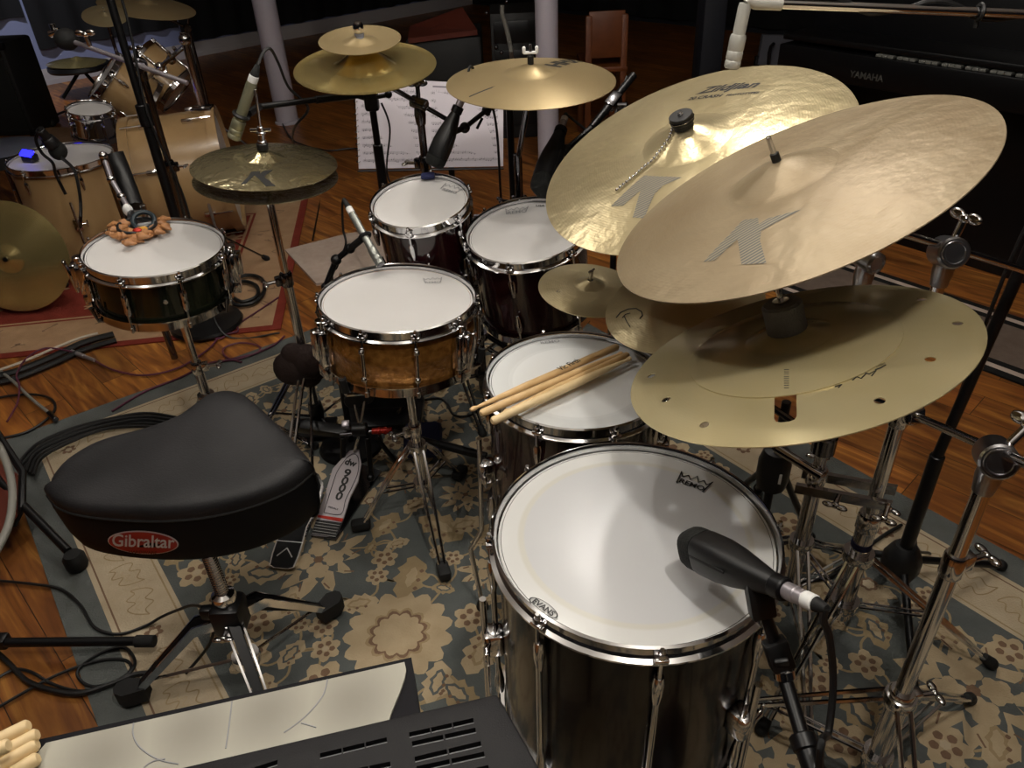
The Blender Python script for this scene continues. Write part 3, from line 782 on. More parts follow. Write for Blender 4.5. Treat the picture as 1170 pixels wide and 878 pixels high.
mb = MB(); q = (onhead(641, 424, hz + .0078), onhead(664, 413, hz + .0078)); lettering(mb, 'Vic Firth', q[0], q[1], n, .0004, bold=.02, hscale=1.2); mb.build('logo', 'print_black', s1, fix=False)
drumstick(onhead(549, 473, hz), onhead(712, 403, hz), 'second stick down of the four, blunt butt end over the rim of the floor tom', 'stick', GS, False)
drumstick(onhead(575, 472, hz), onhead(718, 405, hz), 'thin stick lying between its thicker neighbours on the smaller floor tom', 'stick', GS, True, .0066)
drumstick(onhead(562, 482, hz), onhead(722, 409, hz), 'lowest of the four sticks on the floor tom, nearest the big brown tom', 'stick_pale', GS, False, .008)
# ---------------------------------------------------------------- cymbals
def cym_z(r, R, rb, hb, h, flare=0):
    if r <= rb: return h + hb * (.5 + .5 * math.cos(PI * r / rb)) ** .75
    t = (r - rb) / (R - rb); z = h * (1 - t ** 1.7)
    if flare and t > .8: z += flare * ((t - .8) / .2) ** 1.5
    return z
class Cym:
    def __init__(s, name, label, C, n, D, m, rb, hb, h, flare=0, group=None, bell_m=None, th=.0014, up=1):
        s.R = D / 2; s.rb = rb; s.hb = hb; s.h = h; s.fl = flare; s.M = frame(C, n); s.C = V(C); s.n = V(n).normalized()
        s.t = thing(name, label, 'cymbal', s.M, group)
        r0 = .0062; k = 44
        rs = sorted(set([r0 + (s.R - r0) * i / k for i in range(k + 1)] + [rb * .9, rb * .97, rb, rb * 1.03]))
        ib = next(i for i, r in enumerate(rs) if r >= rb - 1e-6)
        zf = lambda r: cym_z(r, s.R, rb, hb, h, flare)
        def shell(rr):
            top = [(r, zf(r)) for r in rr]; bot = [(r, zf(r) - th) for r in rr[::-1]]; return top + bot
        mb = MB(); mb.lathe(shell(rs[ib:]), 96, s.M, closed=True); s.bow = mb.build('bow', m, s.t)
        mb = MB(); mb.lathe(shell(rs[:ib + 1]), 48, s.M, closed=True); s.bell = mb.build('bell', bell_m or m, s.t)
    def surf(s, P, lift=.0006):
        q = s.M.inverted() @ V(P); r = math.hypot(q.x, q.y)
        return s.M @ V((q.x, q.y, cym_z(r, s.R, s.rb, s.hb, s.h, s.fl) + lift))
    def P(s, px, py, dz=0):
        P = onplane(px, py, s.C + s.n * dz, s.n)
        for _ in range(4):
            q = s.M.inverted() @ P; z = cym_z(math.hypot(q.x, q.y), s.R, s.rb, s.hb, s.h, s.fl); P = onplane(px, py, s.C + s.n * z, s.n)
        return P
    def text(s, txt, p1, p2, m='print_black', **k):
        mb = MB(); lettering(mb, txt, s.P(*p1), s.P(*p2), s.n, surf=s.surf, **k); return mb.build('logo', m, s.bow, fix=False)
    def decal(s, px, m, name='logo'):
        P = [s.P(*p) for p in px]
        bm = bmesh.new(); vs = [bm.verts.new((q.x, q.y, 0)) for q in [s.M.inverted() @ p for p in P]]; f = bm.faces.new(vs); bm.normal_update()
        bmesh.ops.triangulate(bm, faces=[f], ngon_method='EAR_CLIP')
        for _ in range(2): bmesh.ops.subdivide_edges(bm, edges=bm.edges[:], cuts=1)
        bmesh.ops.triangulate(bm, faces=bm.faces[:])
        bm.verts.index_update(); mb = MB()
        mb.add([s.surf(s.M @ v.co) for v in bm.verts], [[v.index for v in q.verts] for q in bm.faces], None, 0, False); bm.free()
        return mb.build(name, m, s.bow, fix=False)
    def top(s, z=0): return s.M @ V((0, 0, s.h + s.hb + z))
    def under(s, z=.004): return s.M @ V((0, 0, s.h + s.hb - z))
E3 = CAM
def sc_(P, k): return CAM + (V(P) - CAM) * k
# ride: 20 in
ride = Cym('ride_cymbal', 'large tilted ride cymbal, nearest and highest on the right, with a dark K mark', sc_((.428, 1.108, .998), .909), (-.434, .077, .898), .508, 'bronze_ride', .074, .022, .026)
ride.decal([(804, 300), (817, 298), (843, 274), (847.5, 303), (876, 302), (868.5, 275), (870, 264), (886, 255), (916, 240), (878, 250), (867, 257), (866.5, 249.5), (849, 252), (838, 264)], 'logo_lines')
# crash with sizzle chain: 22 in
crash = Cym('crash_cymbal', 'broad tilted crash behind the ride with a ball chain and a K mark on it', sc_((.311, 1.248, 1.021), 1.1), (-.355, -.159, .921), .559, 'bronze_k', .082, .024, .028)
crash.decal([(698, 236), (712, 235.5), (732, 218), (723, 249), (736, 250), (748, 222), (757, 213), (779, 203), (752, 202), (736, 201), (722, 213)], 'logo_lines')
crash.text('Zildjian', (792, 111), (864, 102.5), shear=.5, bold=.03)
crash.text('PROTOTYPES', (829, 110.5), (867, 107), shear=.2, bold=.03)
crash.text('20 CRASH', (785, 115), (824, 111), shear=.2, bold=.03)
# thin crash with HHX mark
hhx = Cym('crash_cymbal', 'flat satin bronze crash behind the rack toms with a white wing nut on top', (.081, 1.935, .992), (.009, -.072, .997), .406, 'bronze_hhx', .066, .018, .022)
hhx.text('HHX', (640, 77.5), (669, 71.5), bold=.05)
hhx.decal([(535.5, 110.6), (561, 100.2), (566, 98.4), (561.8, 101.2), (536.5, 111.6)], 'logo_grey', 'engraved_line')
# china and splash
china = Cym('china_cymbal', 'lower, wider cymbal of the pair above the smallest rack tom, with an upturned brass rim', (-.328, 2.061, 1.015), (.016, -.155, .988), .356, 'brass', .085, .040, .008, .006, 'cymbal pair above the rack tom')
splash = Cym('splash_cymbal', 'small upper cymbal of the pair above the smallest rack tom', (-.334, 2.069, 1.082), (.026, -.168, .986), .203, 'bronze_hhx', .045, .012, -.004, 0, 'cymbal pair above the rack tom')
# hi-hats
HC_, HN = V((-.593, 1.931, .824)), V((.094, -.017, .995)).normalized()
hat1 = Cym('hi_hat_cymbal', 'upper hi-hat cymbal, hammered, with a K mark and a felt on its bell', HC_, HN, .356, 'hat', .05, .020, .018, 0, 'hi-hat pair')
hat1.decal([(275, 211.5), (281, 210.5), (291, 200.5), (304, 213.5), (315, 213), (302, 202.5), (306, 199), (312, 194.5), (301, 195.8), (297, 199), (297, 195.8), (287, 196.8), (283, 203)], 'print_black')
hat2 = Cym('hi_hat_cymbal', 'lower hi-hat cymbal seen as a dark rim beneath the K marked one', HC_ - HN * .034, -HN, .356, 'hat', .05, .020, .018, 0, 'hi-hat pair')
# small splashes
cya = Cym('splash_cymbal', 'small brass splash with a tiny mark, lying over the wider rack tom', sc_((.204, 1.725, .537), .85), (.092, -.081, .992), .254 * .85, 'bronze_k', .034, .012, .012)
cya.text('C', (636.5, 335), (640.5, 334), bold=.02)
cyb = Cym('splash_cymbal', 'mid-sized splash engraved with an arc and a T, tucked under the ride', (.339, 1.319, .7045), (-.2414, -.0966, .9656), .305, 'bronze_k', .04, .014, .014)
arc = [(704, 363.5), (709, 357.5), (718, 353.5), (727, 353), (733, 356.5), (734, 361), (731, 364.5)]
mb = MB(); mb.tube([cyb.surf(cyb.P(*p), .0006) for p in arc], .0012, 5)
mb.tube([cyb.surf(cyb.P(*p), .0006) for p in ((711, 363.5), (715, 359.5), (720, 358))], .0009, 5); mb.tube([cyb.surf(cyb.P(*p), .0006) for p in ((713, 361), (716, 368), (720, 374))], .0009, 5)
mb.build('logo', 'logo_grey', cyb.bow)
# effects stack: big pierced disc below, smaller one on top
SCn = V((-.285, .18, .94)).normalized(); SCc = V((.387, .890, .848))
stack = Cym('effect_cymbal', 'lowest right cymbal, wide brass disc pierced by round holes and one slot', SCc, SCn, .457, 'brass_stack', .060, .016, .018, 0, 'stacked effect cymbals')
cut = MB()
HOLES = [(744.5, 429.5), (761, 456.5), (805, 485.5), (1005, 458), (1063, 410.5), (1094, 369.5), (1053, 342)]
rr = []
for p in HOLES:
    P = stack.P(*p); q = stack.M.inverted() @ P; rr.append(math.hypot(q.x, q.y))
for p in HOLES:
    P = stack.P(*p); cut.cyl(P - SCn * .02, P + SCn * .02, .0062, seg=20, xdir=(1, 0, 0))
qa, qb, qc, qd = [stack.P(*p) for p in ((885.5, 449), (909.5, 449), (909.5, 482), (885.5, 482))]
mid = (qa + qb + qc + qd) / 4; dy_ = (qd + qc - qa - qb).normalized(); dx = dy_.cross(SCn).normalized()
cut.box(frame(mid, SCn, dx), (qb - qa).length, (qd - qa).length, .05, .008)
boolean_cut(stack.bow, cut)
s_in = V((.407, .958, .825)); q = stack.M.inverted() @ s_in
INc = SCc + (s_in - SCc) - SCn * ((s_in - SCc).dot(SCn)) + SCn * .022
CB_ = Cym('effect_cymbal', 'small brass disc lying centred on the pierced one under a grey felt', SCc + SCn * .0150, SCn, .278, 'brass_stack', .058, .016, .014, 0, 'stacked effect cymbals')
stackin = CB_
stack.text('Zildjian', (1002, 421), (1013, 416), shear=.3, bold=.01)
mb = MB()
for k, P in enumerate(([(954, 442.5), (962, 440), (958, 443.5)], [(974, 435), (979, 431), (984, 433), (990, 427), (985, 425), (993, 428), (1001, 424), (996, 430)], [(1000, 423), (1006, 421), (1012, 417.5)])):
    mb.tube([stack.surf(stack.P(*p), .0004) for p in P], .0009, 5)
mb.build('signature', 'print_black', stack.bow)
mb = MB()
for i in range(9):
    mb.tube([stackin.surf(stackin.P(896 + dx, 423 + i * 2.6), .0004) for dx in (0, 5.5)], .0005, 4)
mb.build('stamp', 'logo_grey', stackin.bow)
# hardware on cymbal tops: each is the stand's own part, made with the stands below
# ---------------------------------------------------------------- stands
def wing_bolt(par, P, d, m='chrome', s=1.0, name='wing_bolt'):
    P = V(P); d = V(d).normalized(); mb = MB(); mb.cyl(P, P + d * .022 * s, .005 * s, seg=10); e = P + d * .026 * s
    side = V((0, 0, 1)).cross(d); side = side.normalized() if side.length > .1 else V((1, 0, 0))
    M = frame(e, side.cross(d), side)
    mb.ball((0, 0, 0), .008 * s, (1, .8, .8), M)
    mb.ball((.012 * s, .003 * s, 0), .010 * s, (1.1, .7, .45), M); mb.ball((-.012 * s, .003 * s, 0), .010 * s, (1.1, .7, .45), M)
    return mb.build(name, m, par)
def collar(par, P, r, h=.035, m='chrome', bolt=None, band=None):
    P = V(P); mb = MB(); A = Matrix.Translation(P)
    mb.lathe([(r * .8, 0), (r, 0), (r + .002, .004), (r + .002, h - .004), (r, h), (r * .7, h)], 20, A)
    if bolt is not None: mb.box(A @ Matrix.Rotation(bolt, 4, 'Z') @ Matrix.Translation((r + .006, 0, h * .5)), .02, .018, h * .7, .004)
    c = mb.build('collar', m, par)
    if bolt is not None: wing_bolt(c, P + V((math.cos(bolt) * (r + .014), math.sin(bolt) * (r + .014), h * .5)), (math.cos(bolt), math.sin(bolt), 0))
    if band: mb = MB(); mb.lathe([(r + .0024, -.008), (r + .003, -.008), (r + .003, .0), (r + .0024, .0)], 20, A, closed=True); mb.build('band', band, c)
    return c
def tripod(t, x, y, z_hub, z_low, R, angs, fl=.012, r=.006, m='chrome', flat=True, knee=.0, foot_r=.013):
    for a in angs:
        c, s = math.cos(a), math.sin(a); mb = MB(); sd = V((-s, c, 0))
        H0 = V((x + c * .018, y + s * .018, z_hub)); E = V((x + c * R, y + s * R, fl + .016)); Kn = H0.lerp(E, .16) + V((c * knee, s * knee, knee))
        if flat:
            for k in (-1, 1): mb.tube([H0 + sd * .010 * k, Kn + sd * .010 * k, E + sd * .005 * k], .0042, 6)
            mb.cyl(E - sd * .008, E + sd * .008, .006, seg=8)
        else: mb.tube([H0, Kn, E], r, 10)
        lg = mb.build('leg', m, t)
        mb = MB(); d = (E - Kn).normalized(); mb.tube([E - d * .02, E, E + d * .012], foot_r, 10, radii=[foot_r * .75, foot_r, foot_r * .8]); mb.ball(E + d * .004, foot_r * 1.02); mb.build('rubber_foot', 'rubber', lg)
        mb = MB(); Q = H0.lerp(E, .55); B = V((x + c * .016, y + s * .016, z_low)); mb.tube([B + sd * .006, Q + sd * .006], .003, 6); mb.tube([B - sd * .006, Q - sd * .006], .003, 6); mb.build('brace', m, lg)
def hubs(t, x, y, zs, r, m='chrome'):
    for z in zs:
        mb = MB(); mb.lathe([(r, -.012), (r + .01, -.012), (r + .012, 0), (r + .01, .012), (r, .012)], 14, Matrix.Translation((x, y, z))); mb.build('tripod_hub', m, t)
def upright(t, x, y, secs, m='chrome', bolts=None, band=None):
    for i, (z0, z1, r) in enumerate(secs):
        mb = MB(); mb.cyl(V((x, y, z0)), V((x, y, z1)), r, seg=20); mb.build('tube', m, t)
        if i + 1 < len(secs): collar(t, V((x, y, z1 - .03)), r + .001, .042, m, (bolts[i] if bolts else 0.), band if i == 0 else None)
def boom_head(t, P, d_bolt, r=.02, m='chrome', ax=None):
    P = V(P); mb = MB(); ax = V(ax or (1, 0, 0)).normalized()
    mb.cyl(P - ax * .022, P + ax * .022, r, seg=24); mb.lathe([(.009, -.055), (.013, -.055), (.016, -.03), (.014, -.01), (0, -.01)], 16, Matrix.Translation(P))
    mb.torus(r * .7, .0022, frame(P + ax * .022, ax), 20, 6)
    h = mb.build('boom_tilter', 'steel' if m == 'chrome' else m, t); wing_bolt(h, P + V(d_bolt).normalized() * r * .9, d_bolt, m, 1.2); return h
def rod(t, A, B, r, name='boom_arm', m='chrome', seg=14):
    mb = MB(); mb.cyl(A, B, r, seg=seg); return mb.build(name, m, t)
def cym_mount(t, cy, rod_from, top=.03, felt='felt_grey', felt_r=.012, felt_h=.012, nut=None, rr=.004, sleeve='black_plastic', m='chrome'):
    """threaded post through the cymbal with felts; returns nothing"""
    n = cy.n if cy.n.z > 0 else -cy.n; base = cy.under(.03) if cy.n.z > 0 else cy.under(.03)
    mb = MB(); mb.cyl(cy.under(.06), cy.top(top), rr * .95, seg=10); po = mb.build('cymbal_post', m, t)
    mb = MB(); mb.cyl(cy.under(.004), cy.under(.004 + .014), .014, seg=16); mb.cyl(cy.under(.019), cy.under(.024), .013, seg=16); mb.build('felt', 'felt_grey', po)
    if felt: mb = MB(); mb.cyl(cy.top(.0008), cy.top(felt_h), felt_r, seg=18); mb.build('felt', felt, po)
    return po

# --- right hand stand of the effects stack (nearest, chrome)
yR = .80
P = aty(1030, 794, .72); xR, yR = P.x, P.y
def zat(px, py, x, y):
    """height on the vertical line (x, y) that shows nearest this pixel row"""
    best = min((abs(pix((x, y, k * .002))[1] - py), k * .002) for k in range(0, 700)); return best[1]
t = thing('cymbal_stand', 'nearest chrome boom stand at the right edge, thick tube with two collars', 'stand', V((xR, yR, 0)), 'chrome cymbal stands')
zc3, zc2, zh = zat(0, 794, xR, yR), zat(0, 640, xR, yR), zat(0, 522, xR, yR)
upright(t, xR, yR, [(.10, zc3, .0165), (zc3 - .03, zc2, .0125), (zc2 - .03, zh - .02, .0110)], 'chrome', [.1, .25])
hd = boom_head(t, V((xR, yR, zh)), (.7, .25, .7), .023, ax=(-.35, -.85, .3))
e_in = aty(1043, 474, .93); hP = V((xR, yR, zh))
dR = (e_in - hP).normalized()
rod(t, hP + V((0, 0, .012)) - dR * .10, e_in, .0060)
mb = MB(); mb.box(frame(e_in, dR), .028, .03, .03, .006); mb.cyl(e_in, e_in + V((0, 0, .03)), .006); hd2 = mb.build('clamp', 'chrome', t)
e2 = stack.under(.06); rod(t, e_in, e2, .0055)
po = cym_mount(t, stack, None, .078, 'felt_grey', .0265, .046)
for ch in list(po.children): pass
mb = MB(); q = stack.top(.062); nn = stack.n
mb.cyl(stack.top(.0465), stack.top(.050), .011, seg=14); mb.build('washer', 'chrome', po)
wing_bolt(po, stack.top(.060), stack.n, 'chrome', .8, 'wing_nut')
tripod(t, xR, yR, .30, .14, .33, (.55, 2.55, 4.6), Z0, foot_r=.013); hubs(t, xR, yR, (.30, .14), .014)
# --- middle stand: ride
yM = 1.06; P = aty(985, 620, yM); xM = P.x
t = thing('cymbal_stand', 'middle chrome stand with a blue band, rising behind the pierced cymbal to the ride', 'stand', V((xM, yM, 0)), 'chrome cymbal stands')
zb, zj, zt = zat(0, 592, xM, yM), zat(0, 470, xM, yM), zat(0, 300, xM, yM)
upright(t, xM, yM, [(.08, zb, .0185), (zb - .03, zj, .0135), (zj - .03, zt, .0100)], 'chrome', [.5, 2.5], None)
mb = MB(); mb.lathe([(.0187, -.007), (.0197, -.007), (.0197, .007), (.0187, .007)], 20, Matrix.Translation((xM, yM, zat(0, 621, xM, yM))), closed=True); mb.build('tape_band', 'blue_foam', t)
hM = V((xM, yM, zat(0, 288, xM, yM)))
mb = MB()
boom_head(t, hM, (.25, .1, 1), .024, ax=(-.1, -.85, .3))
a1, a2 = atd(1052, 262, 1.06), atd(1169, 299, 1.14)
dd = (a2 - a1).normalized(); pr = hM + V((0, 0, .008))
tip = ride.under(.06)
rod(t, pr + dd * .32, pr - dd * .01, .0058)
rod(t, pr, tip, .0058)
po = cym_mount(t, ride, None, .036, None)
mb = MB(); mb.cyl(ride.top(.0), ride.top(.012), .0062, seg=14); mb.build('sleeve', 'black_plastic', po)
tripod(t, xM, yM, .26, .12, .30, (-.3, 1.8, 3.9), Z0); hubs(t, xM, yM, (.26, .12), .019)
# --- left of those: crash stand
yL = 1.12; P = aty(920, 600, yL); xL = P.x
t = thing('cymbal_stand', 'chrome stand furthest left of the right hand group, holding the chained crash', 'stand', V((xL, yL, 0)), 'chrome cymbal stands')
zj, zt = zat(0, 540, xL, yL), zat(0, 296, xL, yL)
zt = min(zt, .93)
upright(t, xL, yL, [(.06, zj, .0155), (zj - .03, zt, .0110)], 'chrome', [1.2])
hL = V((xL, yL, zt)); boom_head(t, hL, (.3, .6, .5), .018, ax=(.3, -1, 0))
rod(t, hL, crash.under(.06), .0058)
po = cym_mount(t, crash, None, .03, 'black_plastic', .018, .010)
tripod(t, xL, yL, .24, .10, .30, (.4, 2.5, 4.55), Z0); hubs(t, xL, yL, (.24, .10), .014)
# multi-clamp bar between the two
t = thing('multi_clamp', 'chrome double clamp bar joining two stands behind the big brown tom', 'clamp', V(((xL + xM) / 2, (yL + yM) / 2, zat(0, 566, xM, yM) - .02)))
A = V((xL, yL, zat(0, 552, xL, yL))); B = V((xM, yM, zat(0, 566, xM, yM))); d = (B - A).normalized(); sd = d.cross(UP).normalized()
mb = MB(); a_, b_ = A - d * .03, B + d * .03; q = sd * .020
for k in (1, -1): mb = MB(); mb.slab([a_ + q * k - UP * .010, b_ + q * k - UP * .010, b_ + q * k + UP * .010, a_ + q * k + UP * .010], sd * .010 * k); mb.build('clamp_bar', 'chrome', t)
wing_bolt(t, A.lerp(B, .45) + sd * .028, sd); wing_bolt(t, B + d * .025 + sd * .028, sd - UP * .5)
A2 = atd(886, 512, 1.5)
rod(t, A + V((0, -.02, .035)), A2, .0095, 'cross_tube')

# --- sizzle chain and its felt on the crash
c0 = crash.top(.012); fel = c0
t = thing('sizzle_chain', 'ball chain hanging from a round black clip on the broad crash cymbal', 'chain', frame(crash.top(.011), crash.n))
mb = MB(); mb.cyl(crash.top(.0105), crash.top(.0175), .021, seg=28); mb.cyl(crash.top(.0175), crash.top(.025), .021, seg=28); cl = mb.build('felt_clip', 'black_plastic', t)
mb = MB(); mb.cyl(crash.top(.0252), crash.top(.0275), .005, seg=12); mb.build('screw', 'chrome', cl)
mb = MB(); mb.torus(.0202, .002, frame(crash.top(.0176), crash.n), 28, 6); mb.build('groove', 'dark_chrome', cl)
pts = [(760, 151), (766, 158), (759, 168), (752, 178), (744, 187), (735, 194), (725, 203), (714, 212), (704, 220)]
W3 = [crash.surf(crash.P(*p), .0035) for p in pts]
W3[0] = crash.top(.012) + (W3[0] - crash.top(.012)) * .5
cv = spline(W3, 14); mb = MB(); acc = 0; last = None; s = 0
for i in range(len(cv) - 1):
    a, b = cv[i], cv[i + 1]; seg = (b - a).length
    while s <= seg: mb.ball(a.lerp(b, s / seg), .0032, seg=7, rings=5); s += .0074
    s -= seg
mb.tube(cv, .0008, 4)
mb.build('bead_chain', 'chrome', t)

# --- thin crash stand
x, y = .081, 1.945
P = aty(592, 190, 2.0); x = P.x; y = P.y
t = thing('cymbal_stand', 'dark chrome stand under the flat thin crash, beside the sheet music', 'stand', V((x, y, 0)), 'dark cymbal stands behind the toms')
upright(t, x, y, [(.06, .55, .0135), (.52, .80, .011)], 'dark_chrome', [2.8])
mb = MB(); mb.box(Matrix.Translation((x, y, .66)), .045, .04, .05, .008); mb.build('clamp', 'dark_chrome', t); wing_bolt(t, (x + .025, y, .67), (1, -.2, .3), 'dark_chrome'); wing_bolt(t, (x - .025, y, .67), (-1, -.2, .3), 'dark_chrome')
rod(t, V((x, y, .78)), hhx.under(.05), .007, 'upper_rod', 'dark_chrome')
po = cym_mount(t, hhx, None, .045, None, m='dark_chrome')
mb = MB(); mb.cyl(hhx.top(0), hhx.top(.02), .0075, seg=14); mb.build('sleeve', 'black_plastic', po)
mb = MB(); q = hhx.top(.026); mb.box(frame(q, hhx.n), .034, .009, .006, .002); mb.box(frame(q + V((-.015, 0, .006)), hhx.n), .008, .009, .016, .003); mb.box(frame(q + V((.015, 0, .006)), hhx.n), .008, .009, .016, .003); mb.build('wing_nut', 'white_tape', po)
tripod(t, x, y, .28, .12, .30, (.2, 2.3, 4.4), 0, m='dark_chrome'); hubs(t, x, y, (.28, .12), .0135, 'dark_chrome')
# --- stand of the cymbal pair: post with a boom tilter in front of the sheet music
P = aty(482, 150, 2.12); x, y = P.x, P.y
t = thing('cymbal_stand', 'dark chrome boom stand holding the cymbal pair, its tilter in front of the sheet music', 'stand', V((x, y, 0)), 'dark cymbal stands behind the toms')
zt = zat(0, 118, x, y); zj = zat(0, 183, x, y)
upright(t, x, y, [(.06, zj, .0135), (zj - .03, zt - .02, .0105)], 'dark_chrome', [2.9])
h = V((x, y, zt)); boom_head(t, h, (0, .2, 1), .016, 'dark_chrome', ax=(1, -.5, -.3))
q1 = china.under(.06); dd = (h - q1).normalized(); rod(t, q1, h + dd * .10 + V((0, 0, 0)), .0065, m='dark_chrome')
mb = MB(); mb.cyl(china.under(.06), splash.top(.03), .004, seg=10); po = mb.build('cymbal_post', 'chrome', t)
mb = MB(); mb.cyl(china.under(.004), china.under(.022), .014, seg=16); mb.cyl(china.top(.001), splash.under(.004), .012, seg=16); mb.build('spacer', 'felt_grey', po)
mb = MB(); mb.cyl(splash.top(.0008), splash.top(.008), .012, seg=16); mb.build('felt', 'felt_grey', po)
mb = MB(); mb.lathe([(0, 0), (.012, 0), (.014, .006), (.013, .016), (.009, .024), (0, .026)], 18, frame(splash.top(.009), splash.n)); mb.build('cap_nut', 'chrome', po)
tripod(t, x, y, .28, .12, .30, (.9, 3.0, 5.1), 0, m='dark_chrome'); hubs(t, x, y, (.28, .12), .0135, 'dark_chrome')

# --- hi-hat stand
hx0 = HC_ + HN * .0
P = at(345, 462, .20); x, y = HC_.x - .01, HC_.y
t = thing('hi_hat_stand', 'chrome stand of the hi-hat pair with black clutch collar and tripod legs', 'stand', V((x, y, 0)))
zc = zat(0, 322, x, y); zf = zat(0, 470, x, y)
mb = MB(); mb.cyl(V((x, y, zf - .03)), V((x, y, zc + .01)), .0135, seg=18); mb.build('tube', 'chrome', t)
mb = MB(); mb.cyl(V((x, y, zc)), hat2.M @ V((0, 0, .060)), .0105, seg=18); mb.build('tube', 'chrome', t)
collar(t, V((x, y, zc - .012)), .0155, .040, 'dark_chrome', 3.6)
mb = MB(); mb.cyl(hat2.M @ V((0, 0, .058)), hat2.M @ V((0, 0, .0395)), .026, seg=22); mb.build('seat_cup', 'dark_chrome', t)
mb = MB(); n = HN; mb.cyl(hat2.M @ V((0, 0, .055)), hat1.top(.145), .0032, seg=10); po = mb.build('pull_rod', 'chrome', t)
mb = MB(); mb.cyl(hat1.top(.0006), hat1.top(.018), .014, seg=18); mb.build('felt', 'black_plastic', po)
mb = MB(); mb.cyl(hat1.top(.018), hat1.top(.024), .011, seg=16); mb.cyl(hat1.top(.024), hat1.top(.058), .0075, seg=14); mb.cyl(hat1.top(.040), hat1.top(.046), .011, seg=14)
mb.box(frame(hat1.top(.050), HN, (1, .2, 0)), .05, .007, .008, .002); mb.build('clutch', 'chrome', po)
mb = MB(); mb.lathe([(.012, -.03), (.020, -.03), (.024, 0), (.020, .03), (.012, .03)], 16, Matrix.Translation((x, y, zf))); mb.build('tripod_hub', 'black_metal', t)
for px, py in ((300, 508), (420, 470), (330, 545)):
    E = at(px, py, .02); a = math.atan2(E.y - y, E.x - x); c, s = math.cos(a), math.sin(a); R = min(.27, max(.2, math.hypot(E.x - x, E.y - y)))
    mb = MB(); 
    top = V((x + c * .016, y + s * .016, zf + .17)); E = V((x + c * R, y + s * R, .03)); sd = V((-s, c, 0)) * .008
    mb.tube([top + sd, top.lerp(E, .2) + V((c, s, 0)) * .012 + sd, E + sd], .0048, 6); mb.tube([top - sd, top.lerp(E, .2) + V((c, s, 0)) * .012 - sd, E - sd], .0048, 6); lg = mb.build('leg', 'chrome', t)
    mb = MB(); q = top.lerp(E, .6); mb.tube([V((x + c * .02, y + s * .02, zf - .01)), q], .004, 6); mb.build('brace', 'chrome', lg)
    mb = MB(); mb.ball(E, .016, (1.1, 1, .95)); mb.build('rubber_foot', 'rubber', lg)
mb = MB(); mb.lathe([(.013, -.012), (.024, -.012), (.026, 0), (.024, .012), (.013, .012)], 16, Matrix.Translation((x, y, zf + .17))); mb.build('tripod_collar', 'chrome', t)
mb = MB()
for s in (-1, 1): mb.tube([V((x + .018 * s, y - .015, zf - .02)), V((x + .03 * s, y - .03, .03))], .0055, 8)
mb.box(Matrix.Translation((x, y - .03, .018)), .11, .10, .012, .003); mb.build('pedal_frame', 'black_metal', t)
# footboard with a chrome edge and chevron, hidden partly by the throne
A, B = at(330, 622, .035), at(357, 540, .10)
sdv = (B - A).cross(V((0, 0, 1))).normalized(); nrm = sdv.cross((B - A)).normalized(); nrm = nrm if nrm.z > 0 else -nrm
fbM = frame(A, nrm, (B - A)); Lb = (B - A).length
def board(t, M, L, w0, w1, m_edge, m_in, name):
    prof = [(-.065, .55 * w0), (-.06, .9 * w0), (-.03, w0), (.0, w0), (L * .25, w0 * .92), (L * .55, w1), (L * .85, w1 * .85), (L * .98, w1 * .42), (L, w1 * .2)]
    poly = [(x_, y_) for x_, y_ in prof] + [(x_, -y_) for x_, y_ in prof[::-1]]
    mb = MB(); mb.prism(poly, -.008, 0, M); o = mb.build(name, m_edge, t)
    pin = [(x_ * .97 - .0005, y_ * .88) for x_, y_ in poly]; mb = MB(); mb.prism(pin, 0, .0016, M); mb.build('foot_pad', m_in, o); return o
fb = board(t, fbM, Lb, .036, .046, 'chrome', 'vinyl', 'footboard')
mb = MB()
for s in (-1, 1): mb.tube([fbM @ V((-.035, .02 * s, .0022)), fbM @ V((-.012, 0, .0022))], .0016, 5)
mb.tube([fbM @ V((.006, -.035, .0022)), fbM @ V((.006, .035, .0022))], .0012, 5)
mb.build('chevron', 'badge_white', fb)
mb = MB(); mb.tube([B, B + V((0, .05, .06)), V((x, y, .16))], .004, 6); mb.build('pull_chain', 'chrome', t)
# brown pouch hanging on the hi-hat stand
Pc = aty(338, 425, y - .05)
mb = MB(); rngp = random.Random(2)
for dx, dy, dz, r in ((-.02, 0, 0, .05), (.035, .0, .02, .052), (.02, .02, -.03, .045), (.0, .0, .04, .04), (.05, .01, -.01, .035), (-.035, .01, -.01, .035)):
    mb.ball((Pc.x + dx, Pc.y + .02 + dy, Pc.z + dz), r, (1, .6, 1.1), seg=16)
tag(mb.build('hanging_pouch', 'pouch'), 'dark brown shaggy pouch hanging on the hi-hat stand', 'pouch')

